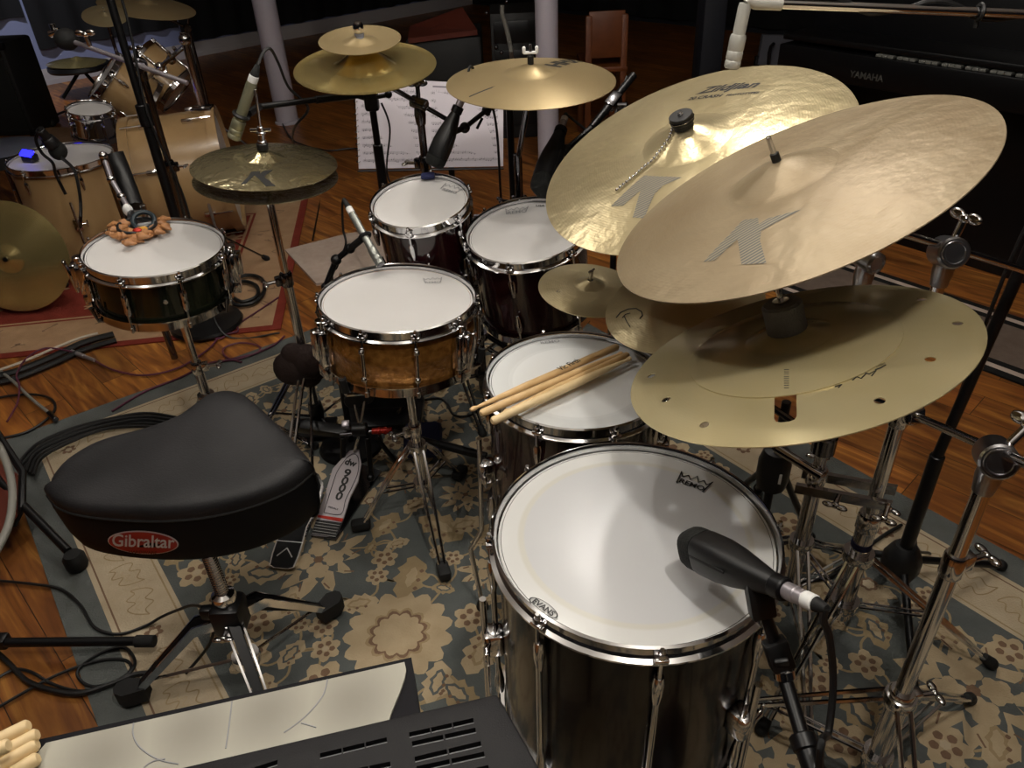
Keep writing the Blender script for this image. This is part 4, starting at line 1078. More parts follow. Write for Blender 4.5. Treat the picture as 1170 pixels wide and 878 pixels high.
# --- copper snare stand
x, y = -.235, 1.50
P = aty(478, 520, 1.49); x, y = P.x, P.y
t = thing('snare_stand', 'chrome tripod stand with a basket under the copper snare', 'stand', V((x, y, Z0)))
zk = .43
mb = MB(); mb.cyl(V((x, y, .12)), V((x, y, .30)), .0125, seg=18); mb.build('tube', 'chrome', t)
mb = MB(); mb.cyl(V((x, y, .28)), V((x, y, zk)), .0095, seg=18); mb.build('tube', 'chrome', t)
collar(t, V((x, y, .285)), .0135, .036, 'chrome', 3.6)
mb = MB(); mb.ball((x, y, zk), .022, (1, 1, 1.2)); mb.cyl(V((x - .03, y, zk)), V((x + .03, y, zk)), .012); mb.build('tilter', 'chrome', t)
for k, a in enumerate((-2.2, -.1, 1.95)):
    mb = MB(); b = MS @ V((math.cos(a) * .186, math.sin(a) * .186, -.152)); tp = MS @ V((math.cos(a) * .192, math.sin(a) * .192, -.115))
    mb.tube([V((x, y, zk + .01)), (V((x, y, zk + .01)) + b) / 2 - V((0, 0, .012)), b - V((0, 0, .006))], .007, 8); mb.tube([b - V((0, 0, .006)), tp + (tp - b) * .1], .005, 8); ar = mb.build('basket_arm', 'chrome', t)
    mb = MB(); mb.tube([b, tp], .009, 10); mb.build('rubber_grip', 'rubber', ar)
feet = [at(507, 655, Z0 + .01), at(415, 603, Z0 + .01), at(525, 545, Z0 + .01)]
hubs(t, x, y, (.25, .13), .0125)
for E in feet:
    c = V((E.x - x, E.y - y, 0)); R = c.length; c.normalize(); sd = V((-c.y, c.x, 0)); mb = MB(); H0 = V((x, y, .25)) + c * .02; E = E + V((0, 0, .012))
    for k in (-1, 1): mb.tube([H0 + sd * .011 * k, H0.lerp(E, .3) + sd * .011 * k + V((0, 0, .01)), E + sd * .006 * k], .0042, 6)
    lg = mb.build('leg', 'chrome', t)
    mb = MB(); mb.box(frame(E + c * .004, V((0, 0, 1)), c), .05, .030, .026, .007); mb.build('rubber_foot', 'rubber', lg)
    mb = MB()
    for k in (-1, 1): mb.tube([V((x, y, .13)) + c * .02 + sd * .007 * k, H0.lerp(E, .55) + sd * .008 * k], .0032, 6)
    mb.build('brace', 'chrome', lg)
# --- black side snare stand
x, y = CD.x + .02, CD.y - .02
t = thing('snare_stand', 'chrome stand of the glossy black snare, its thin tube rising behind the throne', 'stand', V((x, y, Z0)))
bz = CD.z - .125
mb = MB(); mb.cyl(V((x, y, .05)), V((x, y, .33)), .013, seg=18); mb.build('tube', 'chrome', t)
mb = MB(); mb.cyl(V((x, y, .30)), V((x, y, bz - .05)), .010, seg=18); mb.build('tube', 'chrome', t)
collar(t, V((x, y, .32)), .014, .036, 'chrome', .2)
mb = MB(); mb.lathe([(.01, -.03), (.02, -.02), (.03, .0), (.045, .022), (.02, .026), (0, .026)], 18, Matrix.Translation((x, y, bz - .045))); mb.build('tilter', 'dark_chrome', t)
for a in (-2.4, -.3, 1.8):
    mb = MB(); b = MD @ V((math.cos(a) * .172, math.sin(a) * .172, -.138)); tp = MD @ V((math.cos(a) * .18, math.sin(a) * .18, -.10))
    mb.tube([V((x, y, bz - .035)), b, tp], .006, 8); mb.build('basket_arm', 'dark_chrome', t)
tripod(t, x, y, .24, .12, .25, (-1.9, .2, 2.3), 0); hubs(t, x, y, (.24, .12), .013)
# --- double tom stand behind the rack toms
x, y = -.055, 2.00
x, y = .12, 2.03
P1, P2 = MA @ V((0, 0, -.11)), MB_ @ V((0, 0, -.12))
x, y = -.09, 2.0
t = thing('tom_stand', 'dark double stand between the two burgundy rack toms, mostly hidden behind them', 'stand', V((x, y, 0)))
upright(t, x, y, [(.05, .42, .0135), (.40, .60, .0115)], 'dark_chrome', [1.0])
mb = MB(); mb.box(Matrix.Translation((x, y, .61)), .06, .045, .05, .008); mb.build('clamp', 'dark_chrome', t)
for Mx, R in ((MA, .125), (MB_, .149)):
    Q = Mx @ V((0, 0, -.11)); d = V((x, y, 0)) - V((Q.x, Q.y, 0)); d.normalize(); q = Mx.inverted() @ (Q + d); a = math.atan2(q.y, q.x); e = Mx @ V((math.cos(a) * (R + .006), math.sin(a) * (R + .006), -.11))
    mb = MB(); mb.tube([V((x, y, .62)), e + d * .04, e], .007, 8); ar = mb.build('tom_arm', 'dark_chrome', t)
    mb = MB(); mb.box(frame(e + d * .0, d, (0, 0, 1)), .055, .04, .014, .004); mb.build('mount_plate', 'dark_chrome', ar)
tripod(t, x, y, .26, .12, .30, (.1, 1.6, 3.4), 0, m='dark_chrome'); hubs(t, x, y, (.26, .12), .0135, 'dark_chrome')
# small splash holders: two short chrome rods clamped off the crash stand
t = thing('splash_stand', 'short chrome arm carrying the two small splashes between the toms', 'stand', V((.30, 1.44, .52)))
hub = V((.30, 1.42, .55))
mb = MB(); mb.ball(hub, .02); mb.build('ball_clamp', 'dark_chrome', t)
for cy in (cya, cyb):
    mb = MB(); mb.tube([hub, cy.under(.06), cy.top(.02)], .0045, 8); ar = mb.build('rod', 'chrome', t)
    mb = MB(); mb.cyl(cy.under(.004), cy.under(.018), .012); mb.build('felt', 'felt_grey', ar)
    wing_bolt(ar, cy.top(.006), cy.n, 'chrome', .5, 'wing_nut')
mb = MB(); mb.tube([hub, V((.45, 1.33, .52)), V((xL, yL, .50))], .007, 8); mb.cyl(V((xL, yL, .48)), V((xL, yL, .52)), .022); mb.build('clamp_rod', 'dark_chrome', t)
# ---------------------------------------------------------------- drum throne
bx, by = -.575, 1.02
t = thing('drum_throne', 'black saddle-shaped drum throne with an oval red badge on its side', 'stool', V((bx, by, Z0)))
seam = [(54, 566), (66, 580), (90, 589), (130, 594), (180, 596), (230, 592.5), (275, 583), (310, 571), (338, 557), (357, 541)]
far = [(357, 530), (350, 520), (333, 502), (312, 484), (293, 468), (279, 460), (262, 457), (246, 461), (230, 471), (212, 481), (190, 487), (160, 493), (125, 499), (98, 508), (74, 523), (59, 540), (53, 553)]
ZS = .500
out = [at(px, py, ZS) for px, py in seam] + [at(px, py, ZS + .026) for px, py in far]
out = [(p.x, p.y) for p in out]
out = flat_spline(out + [out[0]], 3)[:-1]
cxm = sum(p[0] for p in out) / len(out); cym_ = sum(p[1] for p in out) / len(out)
horn = at(262, 470, ZS + .04); left = at(150, 530, ZS)
def seat_top(x, y):
    """height of the crowned cushion above the seam plane"""
    dh = math.hypot((x - horn.x) / .16, (y - horn.y) / .15); dip = math.hypot((x - left.x - .02) / .20, (y - left.y) / .14)
    return .036 + .034 * math.exp(-dh * dh) - .010 * math.exp(-dip * dip)
mb = MB(); n = len(out); rings = []
def ring_at(k, zf, off=0):
    return [V((cxm + (x - cxm) * k, cym_ + (y - cym_) * k, zf(cxm + (x - cxm) * k, cym_ + (y - cym_) * k))) for x, y in out]
for k, h in ((1.0, 0), (1.006, .25), (1.003, .48), (.985, .70), (.945, .87), (.88, .96), (.78, 1.0), (.62, 1.0), (.42, 1.0), (.22, 1.0), (.05, 1.0)):
    rings.append(ring_at(k, lambda x, y, h=h: ZS + seat_top(x, y) * h))
vs = [p for r in rings for p in r]; fs = []
for i in range(len(rings) - 1):
    for j in range(n): fs.append([i * n + j, i * n + (j + 1) % n, (i + 1) * n + (j + 1) % n, (i + 1) * n + j])
fs.append([(len(rings) - 1) * n + j for j in range(n)])
mb.add(vs, fs); seat = mb.build('seat_cushion', 'leather', t)
mb = MB(); rings = []
zl = .385
for k, z in ((1.0, ZS), (1.004, ZS - .03), (.985, ZS - .075), (.955, ZS - .100), (.90, ZS - .112), (.5, ZS - .114), (.05, ZS - .114)): rings.append(ring_at(k, lambda x, y, z=z: z))
vs = [p for r in rings for p in r]; fs = []
for i in range(len(rings) - 1):
    for j in range(n): fs.append([i * n + j, i * n + (j + 1) % n, (i + 1) * n + (j + 1) % n, (i + 1) * n + j])
fs.append([(len(rings) - 1) * n + j for j in range(n)])
mb.add(vs, fs); side = mb.build('seat_side', 'vinyl', t)
loop = [V((x, y, ZS)) for x, y in out]; loop.append(loop[0])
mb = MB(); mb.tube([V((cxm + (p.x - cxm) * 1.002, cym_ + (p.y - cym_) * 1.002, p.z)) for p in loop], .0028, 6, cap=False); mb.build('seam_piping', 'rubber', t)
mb = MB()
for i in range(n):
    if out[i][1] < cym_ + .05:
        a, b = loop[i], loop[i + 1]
        for q in (.1, .4, .7): 
            p0, p1 = a.lerp(b, q), a.lerp(b, q + .18); up_ = V((0, 0, .0045)); sh = lambda p: V((cxm + (p.x - cxm) * 1.0, cym_ + (p.y - cym_) * 1.0, p.z)) + up_
            mb.tube([sh(p0), sh(p1)], .0009, 4)
mb.build('stitching', 'pouch', t)
# badge: an oval patch laid on the curved side
def patch(name, px, m, par, off):
    vs = []
    for p in px:
        h, nn = cast(side, *p)
        if h is None: return None
        nn = nn if nn.dot(CAM - h) > 0 else -nn
        vs.append(h + nn * off)
    mb = MB(); mb.add(vs, [list(range(len(vs)))], None, 0, False); return mb.build(name, m, par, fix=False)
def oval(cx_, cy_, a, b, rot, n=40): return [(cx_ + a * math.cos(t_) * math.cos(rot) - b * math.sin(t_) * math.sin(rot), cy_ + a * math.cos(t_) * math.sin(rot) + b * math.sin(t_) * math.cos(rot)) for t_ in [2 * PI * i / n for i in range(n)]]
bad = patch('badge_rim', oval(164, 619.5, 40.5, 13.2, .06), 'badge_white', side, .0012)
patch('badge', oval(164, 619.5, 39, 12, .06), 'badge_red', bad, .0022)
def pix_text(name, s, p1, p2, hs, m, par, off, shear=0, bold=0.0, surf_o=None):
    vs, fs, asp = text2d(s, shear, bold); d = V((p2[0] - p1[0], p2[1] - p1[1])); u = V((d.y, -d.x)); out_ = []
    for x, y in vs:
        q = (p1[0] + d.x * x + u.x * y * hs, p1[1] + d.y * x + u.y * y * hs)
        h, nn = cast(surf_o, *q)
        if h is None: return None
        nn = nn if nn.dot(CAM - h) > 0 else -nn
        out_.append(h + nn * off)
    mb = MB(); mb.add(out_, fs, None, 0, False); return mb.build(name, m, par, fix=False)
pix_text('badge_text', 'Gibraltar', (129, 623), (200, 625.5), 1.0, 'badge_white', bad, .0032, 0, .015, side)
pix_text('badge_text', 'HARDWARE', (148, 630.6), (180, 631.8), .7, 'rust', bad, .0032, 0, .02, side)
# post and legs
z_top = ZS - .11
mb = MB(); k = 0; prof = []
z = .27
while z < z_top: prof += [(.0115, z), (.0135, z + .0022), (.0135, z + .0034), (.0115, z + .0056)]; z += .0062
mb.lathe([(0, .27)] + prof + [(0, z_top)], 18, Matrix.Translation((bx, by, 0))); mb.build('threaded_rod', 'chrome', t)
mb = MB(); mb.lathe([(.013, .29), (.022, .285), (.024, .275), (.020, .262), (.02, .25)], 18, Matrix.Translation((bx, by, 0))); mb.build('height_nut', 'chrome', t)
mb = MB(); mb.box(Matrix.Translation((bx, by, .225)), .062, .062, .075, .012); mb.box(Matrix.Translation((bx - .035, by - .01, .245)), .03, .02, .03, .006); mb.build('hub', 'black_metal', t)
wing_bolt(t, (bx + .0, by - .03, .22), (.0, -1, .0), 'chrome', .9)
mb = MB(); mb.cyl(V((bx, by, .07)), V((bx, by, .21)), .0155, seg=18); mb.build('lower_tube', 'chrome', t)
mb = MB(); mb.lathe([(.016, -.012), (.028, -.012), (.03, 0), (.028, .012), (.016, .012)], 14, Matrix.Translation((bx, by, .09))); mb.build('lower_collar', 'chrome', t)
f1, f2 = at(160, 792, .03), at(373, 700, .03); f3 = V((bx + .115, by - .205, .03)); f1.z = f2.z = f3.z = .03
for i, E in enumerate((f1, f2, f3)):
    c = V((E.x - bx, E.y - by, 0)); c.normalize(); sd = V((-c.y, c.x, 0)); H0 = V((bx, by, .215)) + c * .03; Kn = H0.lerp(E, .22) + V((0, 0, .030)); Kn2 = Kn.lerp(E, .08)
    E2 = E + V((0, 0, .012)); mb = MB()
    for s_ in (-1, 1): 
        P = [H0 + sd * .013 * s_, Kn + sd * .013 * s_, E2 + sd * .008 * s_]
        q = [V(p) for p in P]; mb.slab([q[0] + V((0, 0, .013)), q[1] + V((0, 0, .013)), q[2] + V((0, 0, .011)), q[2] - V((0, 0, .010)), q[1] - V((0, 0, .012)), q[0] - V((0, 0, .012))], sd * .004 * s_)
    q = [H0 + V((0, 0, .011)), Kn + V((0, 0, .011)), E2 + V((0, 0, .009))]
    mb.slab([q[0] + sd * .010, q[1] + sd * .010, q[2] + sd * .008, q[2] - sd * .008, q[1] - sd * .010, q[0] - sd * .010], V((0, 0, -.012)), 1)  # plate coloured black for the shaded gap between the rails
    lg = mb.build('leg', ['chrome', 'black_metal'], t)
    mb = MB(); dd = (E2 - Kn).normalized(); M = frame(E2 + c * .012 + V((0, 0, -.004)), V((0, 0, 1)), c)
    mb.prism([(-.030, -.014), (.012, -.022), (.030, -.012), (.034, 0), (.030, .012), (.012, .022), (-.030, .014)], -.020, .018, M); mb.build('rubber_foot', 'rubber', lg)
    mb = MB(); mb.tube([V((bx, by, .09)) + c * .025, H0.lerp(E2, .86)], .0045, 6, flat=.5); mb.build('brace', 'chrome', lg)

# ---------------------------------------------------------------- double bass drum pedal
o0 = at(372, 606, .03)
t = thing('bass_drum_pedal', 'silver longboard drum pedal lettered 9000 with black posts and a red hub', 'pedal', V((o0.x, o0.y, Z0)))
def bz(py): return .020 + (605 - py) / 90 * .085
bl = [(355.2, 611.5), (362.5, 591), (374, 556), (380, 536), (396, 518.5), (400, 515), (410, 514), (412.7, 530), (409, 550.5), (400, 568), (392.4, 592.6), (383, 615)]
P3 = [at(px, py, bz(py)) for px, py in bl]
nrm = ((P3[4] - P3[0]).cross(P3[-1] - P3[0])).normalized(); nrm = nrm if nrm.z > 0 else -nrm
# top plane
Ctr = sum(P3, V()) / len(P3)
def pl(px, py): return onplane(px, py, Ctr, nrm)
full = [pl(*p) for p in bl]
mb = MB(); mb.slab([p - nrm * .007 for p in full], nrm * .007); fbd = mb.build('footboard', 'silver', t)
def sub_poly(name, px, m, off, par, th=.001):
    mb = MB(); mb.slab([pl(*p) + nrm * off for p in px], nrm * th); return mb.build(name, m, par)
sub_poly('heel_pad', [(355.6, 611), (362, 594), (390.5, 598), (383, 614.5)], 'black_plastic', .0002, fbd, .0016)
sub_poly('red_stripe', [(362.8, 591.5), (363.8, 589), (392.4, 593), (391.2, 597)], 'red_metal', .0002, fbd, .0018)
mb = MB()
for k in range(5):
    y0 = 597 + k * 3.2; mb.tube([pl(361 - k * 1.1, y0) + nrm * .002, pl(388.5 - k * 1.1, y0 + 4) + nrm * .002], .0007, 4)
mb.build('heel_print', 'badge_white', fbd)
edge = [(370, 586), (381, 551), (386, 538), (396, 524), (404, 519), (409.5, 524), (409, 540), (402, 557), (395, 571), (389.5, 588)]
mb = MB(); mb.tube(spline([pl(*p) + nrm * .0006 for p in edge + edge[:1]], 4), .0009, 4, cap=False); mb.build('inlay_line', 'print_black', fbd)
def pl_text(s, p1, p2, hs, m, bold=.02):
    mb = MB(); A, B = pl(*p1), pl(*p2); lettering(mb, s, A, B, nrm, .0012, bold=bold, hscale=hs); mb.build('lettering', m, fbd, fix=False)
pl_text('dw', (393, 531), (406, 534.5), 1, 'print_black', .04)
for ch, p in (('9', (391, 545)), ('0', (388.5, 553.5)), ('0', (385.5, 562)), ('0', (382, 571))): pl_text(ch, p, (p[0] + 7.5, p[1] + 1.8), .85, 'print_black', .03)
pl_text('PEDALS', (375, 580.5), (386, 583.5), .8, 'print_black')
base = [(383, 616), (433, 545), (428, 536), (380, 610)]
mb = MB(); mb.slab([at(px, py, Z0 + .002) for px, py in ((356, 614), (384, 619), (436, 540), (412, 532))], V((0, 0, .006))); mb.build('base_plate', 'dark_chrome', t)
yP = at(424, 545, .03).y
for a, b in (((424, 545), (420, 500)), ((391, 545), (392, 500))):
    A = at(a[0], a[1], .03); B = aty(b[0], b[1], A.y + .01); mb = MB(); mb.cyl(A - V((0, 0, .012)), B, .0075, seg=12); mb.ball(A + V((0, -.008, .004)), .012); mb.build('post', 'black_metal', t)
B1 = aty(393, 497, yP + .02); B2 = aty(423, 493, yP + .02)
rod(t, B1 - V((.01, 0, 0)), B2 + V((.01, 0, 0)), .006, 'axle', 'dark_chrome')
mb = MB(); q = aty(411, 491, yP + .02); mb.cyl(q - V((.020, 0, 0)), q + V((.020, 0, 0)), .018, seg=20); mb.build('cam', 'black_plastic', t)
A, B = aty(425, 493, yP + .02), aty(448, 492, yP + .02); mb = MB(); mb.cyl(A, B, .0085, seg=12); mb.cyl(A.lerp(B, .3), A.lerp(B, .42), .0105); mb.cyl(A.lerp(B, .6), A.lerp(B, .72), .0105); mb.build('hub', 'red_metal', t)
mb = MB(); q = aty(396, 486, yP + .03); mb.box(frame(q, V((0, -.6, .8))), .022, .02, .035, .003); mb.build('tag_plate', 'silver', t)
mb = MB(); mb.tube([aty(430, 500, yP), aty(452, 528, yP + .02)], .007, 8); mb.build('spring_strut', 'black_metal', t)
mb = MB(); mb.tube([pl(405, 517) + nrm * .003, aty(410, 498, yP + .02)], .004, 6); mb.build('drive_chain', 'chrome', t)
A, B = aty(449, 494, yP + .02), at(556, 522, .13); mb = MB(); mb.cyl(A, A.lerp(B, .55), .009, seg=12); mb.cyl(A.lerp(B, .5), B, .012, seg=12); mb.build('drive_shaft', 'black_metal', t)
for px, py, dz in ((404, 455, .30), (418, 450, .3)):
    A = aty(411, 491, yP + .02); B = aty(px, py, yP + .10); mb = MB(); mb.cyl(A, B, .0035, seg=8); be = mb.build('beater_shaft', 'chrome', t)
    mb = MB(); mb.cyl(B + V((0, -.02, 0)), B + V((0, .025, 0)), .024, seg=18); mb.build('beater', 'black_plastic', be)
A, B = at(336, 488, .10), at(398, 492, .11); mb = MB(); mb.box(frame((A + B) / 2, V((0, -.3, 1)), (B - A)), (B - A).length, .035, .03, .005); mb.build('link_bar', 'black_metal', t)
# black practice kick block behind the pedal
q = at(445, 470, .12); t = thing('kick_block', 'black kick trigger block standing behind the silver pedal under the copper snare', 'kick trigger', V((q.x, q.y + .06, Z0)))
M = Matrix.Translation((q.x - .04, q.y + .12, .17)); mb = MB(); mb.box(M, .17, .05, .22, .012); bk = mb.build('pad_body', 'black_plastic', t)
mb = MB(); mb.box(Matrix.Translation((q.x - .04, q.y + .12, Z0 + .02)), .24, .16, .03, .006); mb.build('base', 'black_metal', t)
for s_ in (-1, 1): mb = MB(); mb.tube([V((q.x - .04 + .07 * s_, q.y + .14, .20)), V((q.x - .04 + .10 * s_, q.y + .19, .04))], .006, 8); mb.build('strut', 'black_metal', t)
# drum key sized little pad: small foam block by the snare stand
mb = MB(); q = at(475, 560, .0); q2 = at(476, 552, .07); mb.box(frame(V((q.x + .02, q.y + .12, .08)), V((0, -.5, .85))), .11, .11, .04, .02)
tag(mb.build('foam_block', 'blue_foam'), 'dark blue foam block on the rug just behind the copper snare stand', 'foam')

# ---------------------------------------------------------------- microphones
def mic_421(name, label, tip, tail, m='black_plastic', up=(0, 0, 1), group=None, w=.046, h=.048, xlr=True, conn='silver'):
    tip, tail = V(tip), V(tail); L = (tail - tip).length; M = along(tip, tail, None)
    z = (tail - tip).normalized(); u = V(up) - z * V(up).dot(z); u.normalize(); s = z.cross(u)
    M = Matrix((s, u, z)).transposed().to_4x4(); M.translation = tip
    t = thing(name, label, 'microphone', tip, group)
    def sec(z_, ww, hh, sq=.62):
        P = []
        for k in range(24):
            a = 2 * PI * k / 24; c, sn = math.cos(a), math.sin(a)
            P.append(V((math.copysign(abs(c) ** sq, c) * ww / 2, math.copysign(abs(sn) ** sq, sn) * hh / 2, z_)))
        return P
    def loft(S):
        mb = MB(); vs = [p for q in S for p in q]; fs = []
        for i in range(len(S) - 1):
            for k in range(24): fs.append([i * 24 + k, i * 24 + (k + 1) % 24, (i + 1) * 24 + (k + 1) % 24, (i + 1) * 24 + k])
        fs.append(list(range(24))); fs.append([(len(S) - 1) * 24 + k for k in range(24)])
        mb.add(vs, fs, M); return mb
    body = loft([sec(L * .20, w * .97, h * .97), sec(L * .24, w, h), sec(L * .45, w, h * .98), sec(L * .62, w * .90, h * .86), sec(L * .80, w * .70, h * .66), sec(L * .97, w * .52, h * .52, .8), sec(L, w * .48, h * .48, .9)]).build('body', m, t)
    g = loft([sec(0, w * .50, h * .50), sec(L * .012, w * .72, h * .72), sec(L * .04, w * .90, h * .90), sec(L * .10, w * .97, h * .97), sec(L * .195, w * .98, h * .98)]).build('grille', 'amp_cloth', t)
    mb = MB()
    for k in (-1, 1): mb.box(M @ Matrix.Translation((w * .49 * k, h * .08, L * .42)), .002, .004, L * .42, .0008)
    mb.build('side_ridge', 'rubber', body)
    mb = MB(); mb.cyl(M @ V((0, 0, L)), M @ V((0, 0, L + .018)), w * .30, seg=20); mb.build('tail_ring', 'black_metal', t)
    e = L + .018
    mb = MB(); mb.cyl(M @ V((0, 0, e)), M @ V((0, 0, e + .016)), .0098, seg=18); mb.cyl(M @ V((0, 0, e + .015)), M @ V((0, 0, e + .027)), .0092, seg=18); pl_ = mb.build('plug', 'silver', t)
    mb = MB(); mb.cyl(M @ V((0, 0, e + .026)), M @ V((0, 0, e + .041)), .0095, seg=18); mb.build('tape_wrap', 'white_tape', pl_)
    mb = MB(); mb.cyl(M @ V((0, 0, e + .041)), M @ V((0, 0, e + .056)), .0085, .005, seg=14); mb.build('boot', 'rubber', pl_)
    return t, M, L, M @ V((0, 0, e + .054))
# on the big floor tom
tipz, tailz = .685, .742
tip = at(786, 622, tipz); tail = at(884, 668, tailz)
tm, Mm, Lm, end1 = mic_421('microphone', 'large black microphone hovering over the right edge of the biggest floor tom', tip, tail, w=.047, h=.052)
mb = MB(); a = Mm @ V((0, -.028, Lm * .82)); b = at(884, 742, .60)
mb.box(frame(a, (Mm.to_3x3() @ V((0, 1, 0)))), .03, .02, .05, .004); mb.build('mount_slot', 'black_plastic', tm)
b = V(atd(884, 735, (end1 - CAM).dot(RF) - .0)); 
ts = thing('microphone_stand', 'short black boom pole with a silver nut under the biggest floor tom microphone', 'stand', V((.45, .45, 0)))
dep = (a - CAM).dot(RF)
c1 = atd(886, 737, dep + .01); c2 = atd(895, 764, dep + .015); c3 = atd(897, 776, dep + .015); c4 = atd(918, 846, dep - .03); c5 = atd(935, 895, dep - .06)
mb = MB(); mb.tube([a, a.lerp(c1, .5), c1], .009, 10, flat=.6); mb.build('clip_arm', 'black_plastic', ts)
mb = MB(); dd = (c2 - c1).normalized(); mb.box(along(c1.lerp(c2, .4), c2), .028, .022, (c2 - c1).length * 1.2, .004); mb.box(along(c1.lerp(c2, .4) + V((0, -.012, 0)), c2), .016, .006, .018, .002); mb.build('clip_socket', 'black_plastic', ts)
mb = MB(); mb.cyl(c2, c3, .0125, seg=18); mb.build('lock_nut', 'chrome', ts)
rod(ts, c3, c4, .0085, 'pole', 'black_metal')
dd = (c5 - c4).normalized(); rod(ts, c4, c5, .0125, 'pole', 'black_metal'); g = c5 + dd * .30
mb = MB(); mb.cyl(c4 - dd * .006, c4 + dd * .012, .015, seg=18); mb.build('clutch', 'black_metal', ts)
gx = V((c5.x + .03, c5.y - .06, 0)); pole_top = V((gx.x, gx.y, c5.z + .02))
rod(ts, c5 - dd * .02, pole_top, .0095, 'pole', 'black_metal'); rod(ts, V((gx.x, gx.y, Z0 + .015)), pole_top, .011, 'pole', 'black_metal')
mb = MB(); mb.lathe([(0, 0), (.09, 0), (.095, .006), (.09, .014), (.02, .022), (.014, .03), (0, .03)], 32, Matrix.Translation((gx.x, gx.y, Z0 + .001))); mb.build('round_base', 'black_metal', ts)
# cable of that microphone: down from the boot to the rug and away
De = (end1 - CAM).dot(RF); cab = spline([end1, atd(941, 709, De + .005), atd(948, 730, De + .015), atd(952, 780, De + .03), atd(947, 835, De + .03), atd(936, 890, De + .01), V((.42, .43, .03)), V((.30, .40, Z0 + .006)), V((.12, .46, Z0 + .006))], 8)
mb = MB(); mb.tube(cab, .0042, 8); tag(mb.build('microphone_cable', 'cable_black'), 'black cable dropping from the biggest floor tom microphone to the rug', 'cable')
loopc = spline([at(952, 700, .16), at(938, 742, .14), at(914, 746, .16), at(895, 748, .2)], 6)
# small rack tom microphone
tail = aty(523, 124, 1.985); tip = MA @ V((.0, .112, .022)); tip = onplane(495, 190, CA + NA * .038, NA)
tm, Mm, Lm, end2 = mic_421('microphone', 'black microphone in front of the sheet music, aimed at the smallest rack tom', tip, tip + (tail - tip) * .92, up=(-.5, -.8, .3), w=.048, h=.050, group='tom microphones')
mb = MB(); e = at(507, 190, .74); q = onplane(489, 199, CA + NA * .006, NA); mb.box(frame(onplane(489, 201, CA + NA * .012, NA), NA, (1, 0, 0)), .036, .02, .012, .004); mb.build('foam_tip', 'blue_foam', tm)
j = aty(531, 146, 2.02); k2 = aty(556, 126, 2.08); c = Mm @ V((0, 0, Lm * .6))
mb = MB(); mb.ball(j, .014); mb.tube([c, j], .008, 8); mb.build('clip', 'black_plastic', tm)
ta = thing('microphone_boom', 'thin black boom reaching from behind the flat crash to the smallest tom microphone', 'boom arm', V((.02, 2.10, 0)))
b1 = V((.03, 2.14, .90)); mb = MB(); mb.tube([j, k2, b1], .0065, 8); mb.build('boom_arm', 'black_metal', ta); mb = MB(); mb.ball(k2, .013); mb.box(along(k2, k2 + V((.02, 0, -.06))), .012, .012, .03, .003); kn = mb.build('knuckle', 'black_metal', ta)
mb = MB(); mb.tube([aty(551, 135, 2.06), aty(545, 147, 2.06)], .004, 6); mb.build('lever', 'black_metal', kn)
rod(ta, V((.03, 2.14, .02)), b1 + V((0, 0, .02)), .0095, 'pole', 'black_metal'); mb = MB(); mb.lathe([(0, 0), (.10, 0), (.105, .006), (.10, .014), (.02, .022), (0, .03)], 32, Matrix.Translation((.03, 2.14, .001))); mb.build('round_base', 'black_metal', ta)
cc = spline([end2, end2 + (end2 - tip).normalized() * .03 + V((0, .02, .01)), V((-.01, 2.16, .85)), V((.0, 2.18, .5)), V((.06, 2.25, .008)), V((.3, 2.5, .008))], 8); mb = MB(); mb.tube(cc, .0035, 6); tag(mb.build('microphone_cable', 'cable_black'), 'black cable hanging behind the smallest rack tom microphone', 'cable')
# wide rack tom microphone
tip = onplane(618, 220, CB + NB * .048, NB); tail = aty(641, 148, 2.02)
tm, Mm, Lm, end3 = mic_421('microphone', 'black microphone beside the column, aimed at the wider rack tom behind the chained crash', tip, tip + (tail - tip) * .93, up=(-.6, -.8, .2), w=.056, h=.060, group='tom microphones')
j = aty(646, 172, 1.98); k3 = aty(676, 146, 2.06); k4 = aty(724, 86, 2.20); c = Mm @ V((0, 0, Lm * .62))
mb = MB(); mb.ball(j, .016); mb.tube([c, j], .009, 8); mb.build('clip', 'black_plastic', tm)
ta = thing('microphone_boom', 'black diagonal boom with a silver knob rising behind the chained crash to the wooden chair', 'boom arm', V((.42, 2.35, 0)))
mb = MB(); mb.tube([j, k3], .008, 8); mb.tube([k3, k4], .0105, 10); mb.build('boom_arm', 'black_metal', ta)
q = k3.lerp(k4, .5); mb = MB(); mb.box(along(q, k4), .03, .03, .05, .006); mb.cyl(q + V((.01, -.02, -.01)), q + V((.035, -.03, -.008)), .011); mb.build('clutch', 'dark_chrome', ta)
gx = V((q.x + .02, q.y + .03, 0)); rod(ta, V((gx.x, gx.y, .02)), V((gx.x, gx.y, q.z)), .010, 'pole', 'black_metal'); mb = MB(); mb.lathe([(0, 0), (.11, 0), (.115, .006), (.11, .014), (.02, .022), (0, .03)], 32, Matrix.Translation((gx.x, gx.y, .001))); mb.build('round_base', 'black_metal', ta)
cc = spline([k4 + V((-.02, -.01, .0)), k3.lerp(k4, .6) + V((0, -.02, -.02)), k3.lerp(k4, .25) + V((.02, -.02, -.05)), k3 + V((.01, -.01, -.02)), end3], 8); mb = MB(); mb.tube(cc, .0035, 6); tag(mb.build('microphone_cable', 'cable_black'), 'cable wound along the diagonal boom behind the chained crash', 'cable')

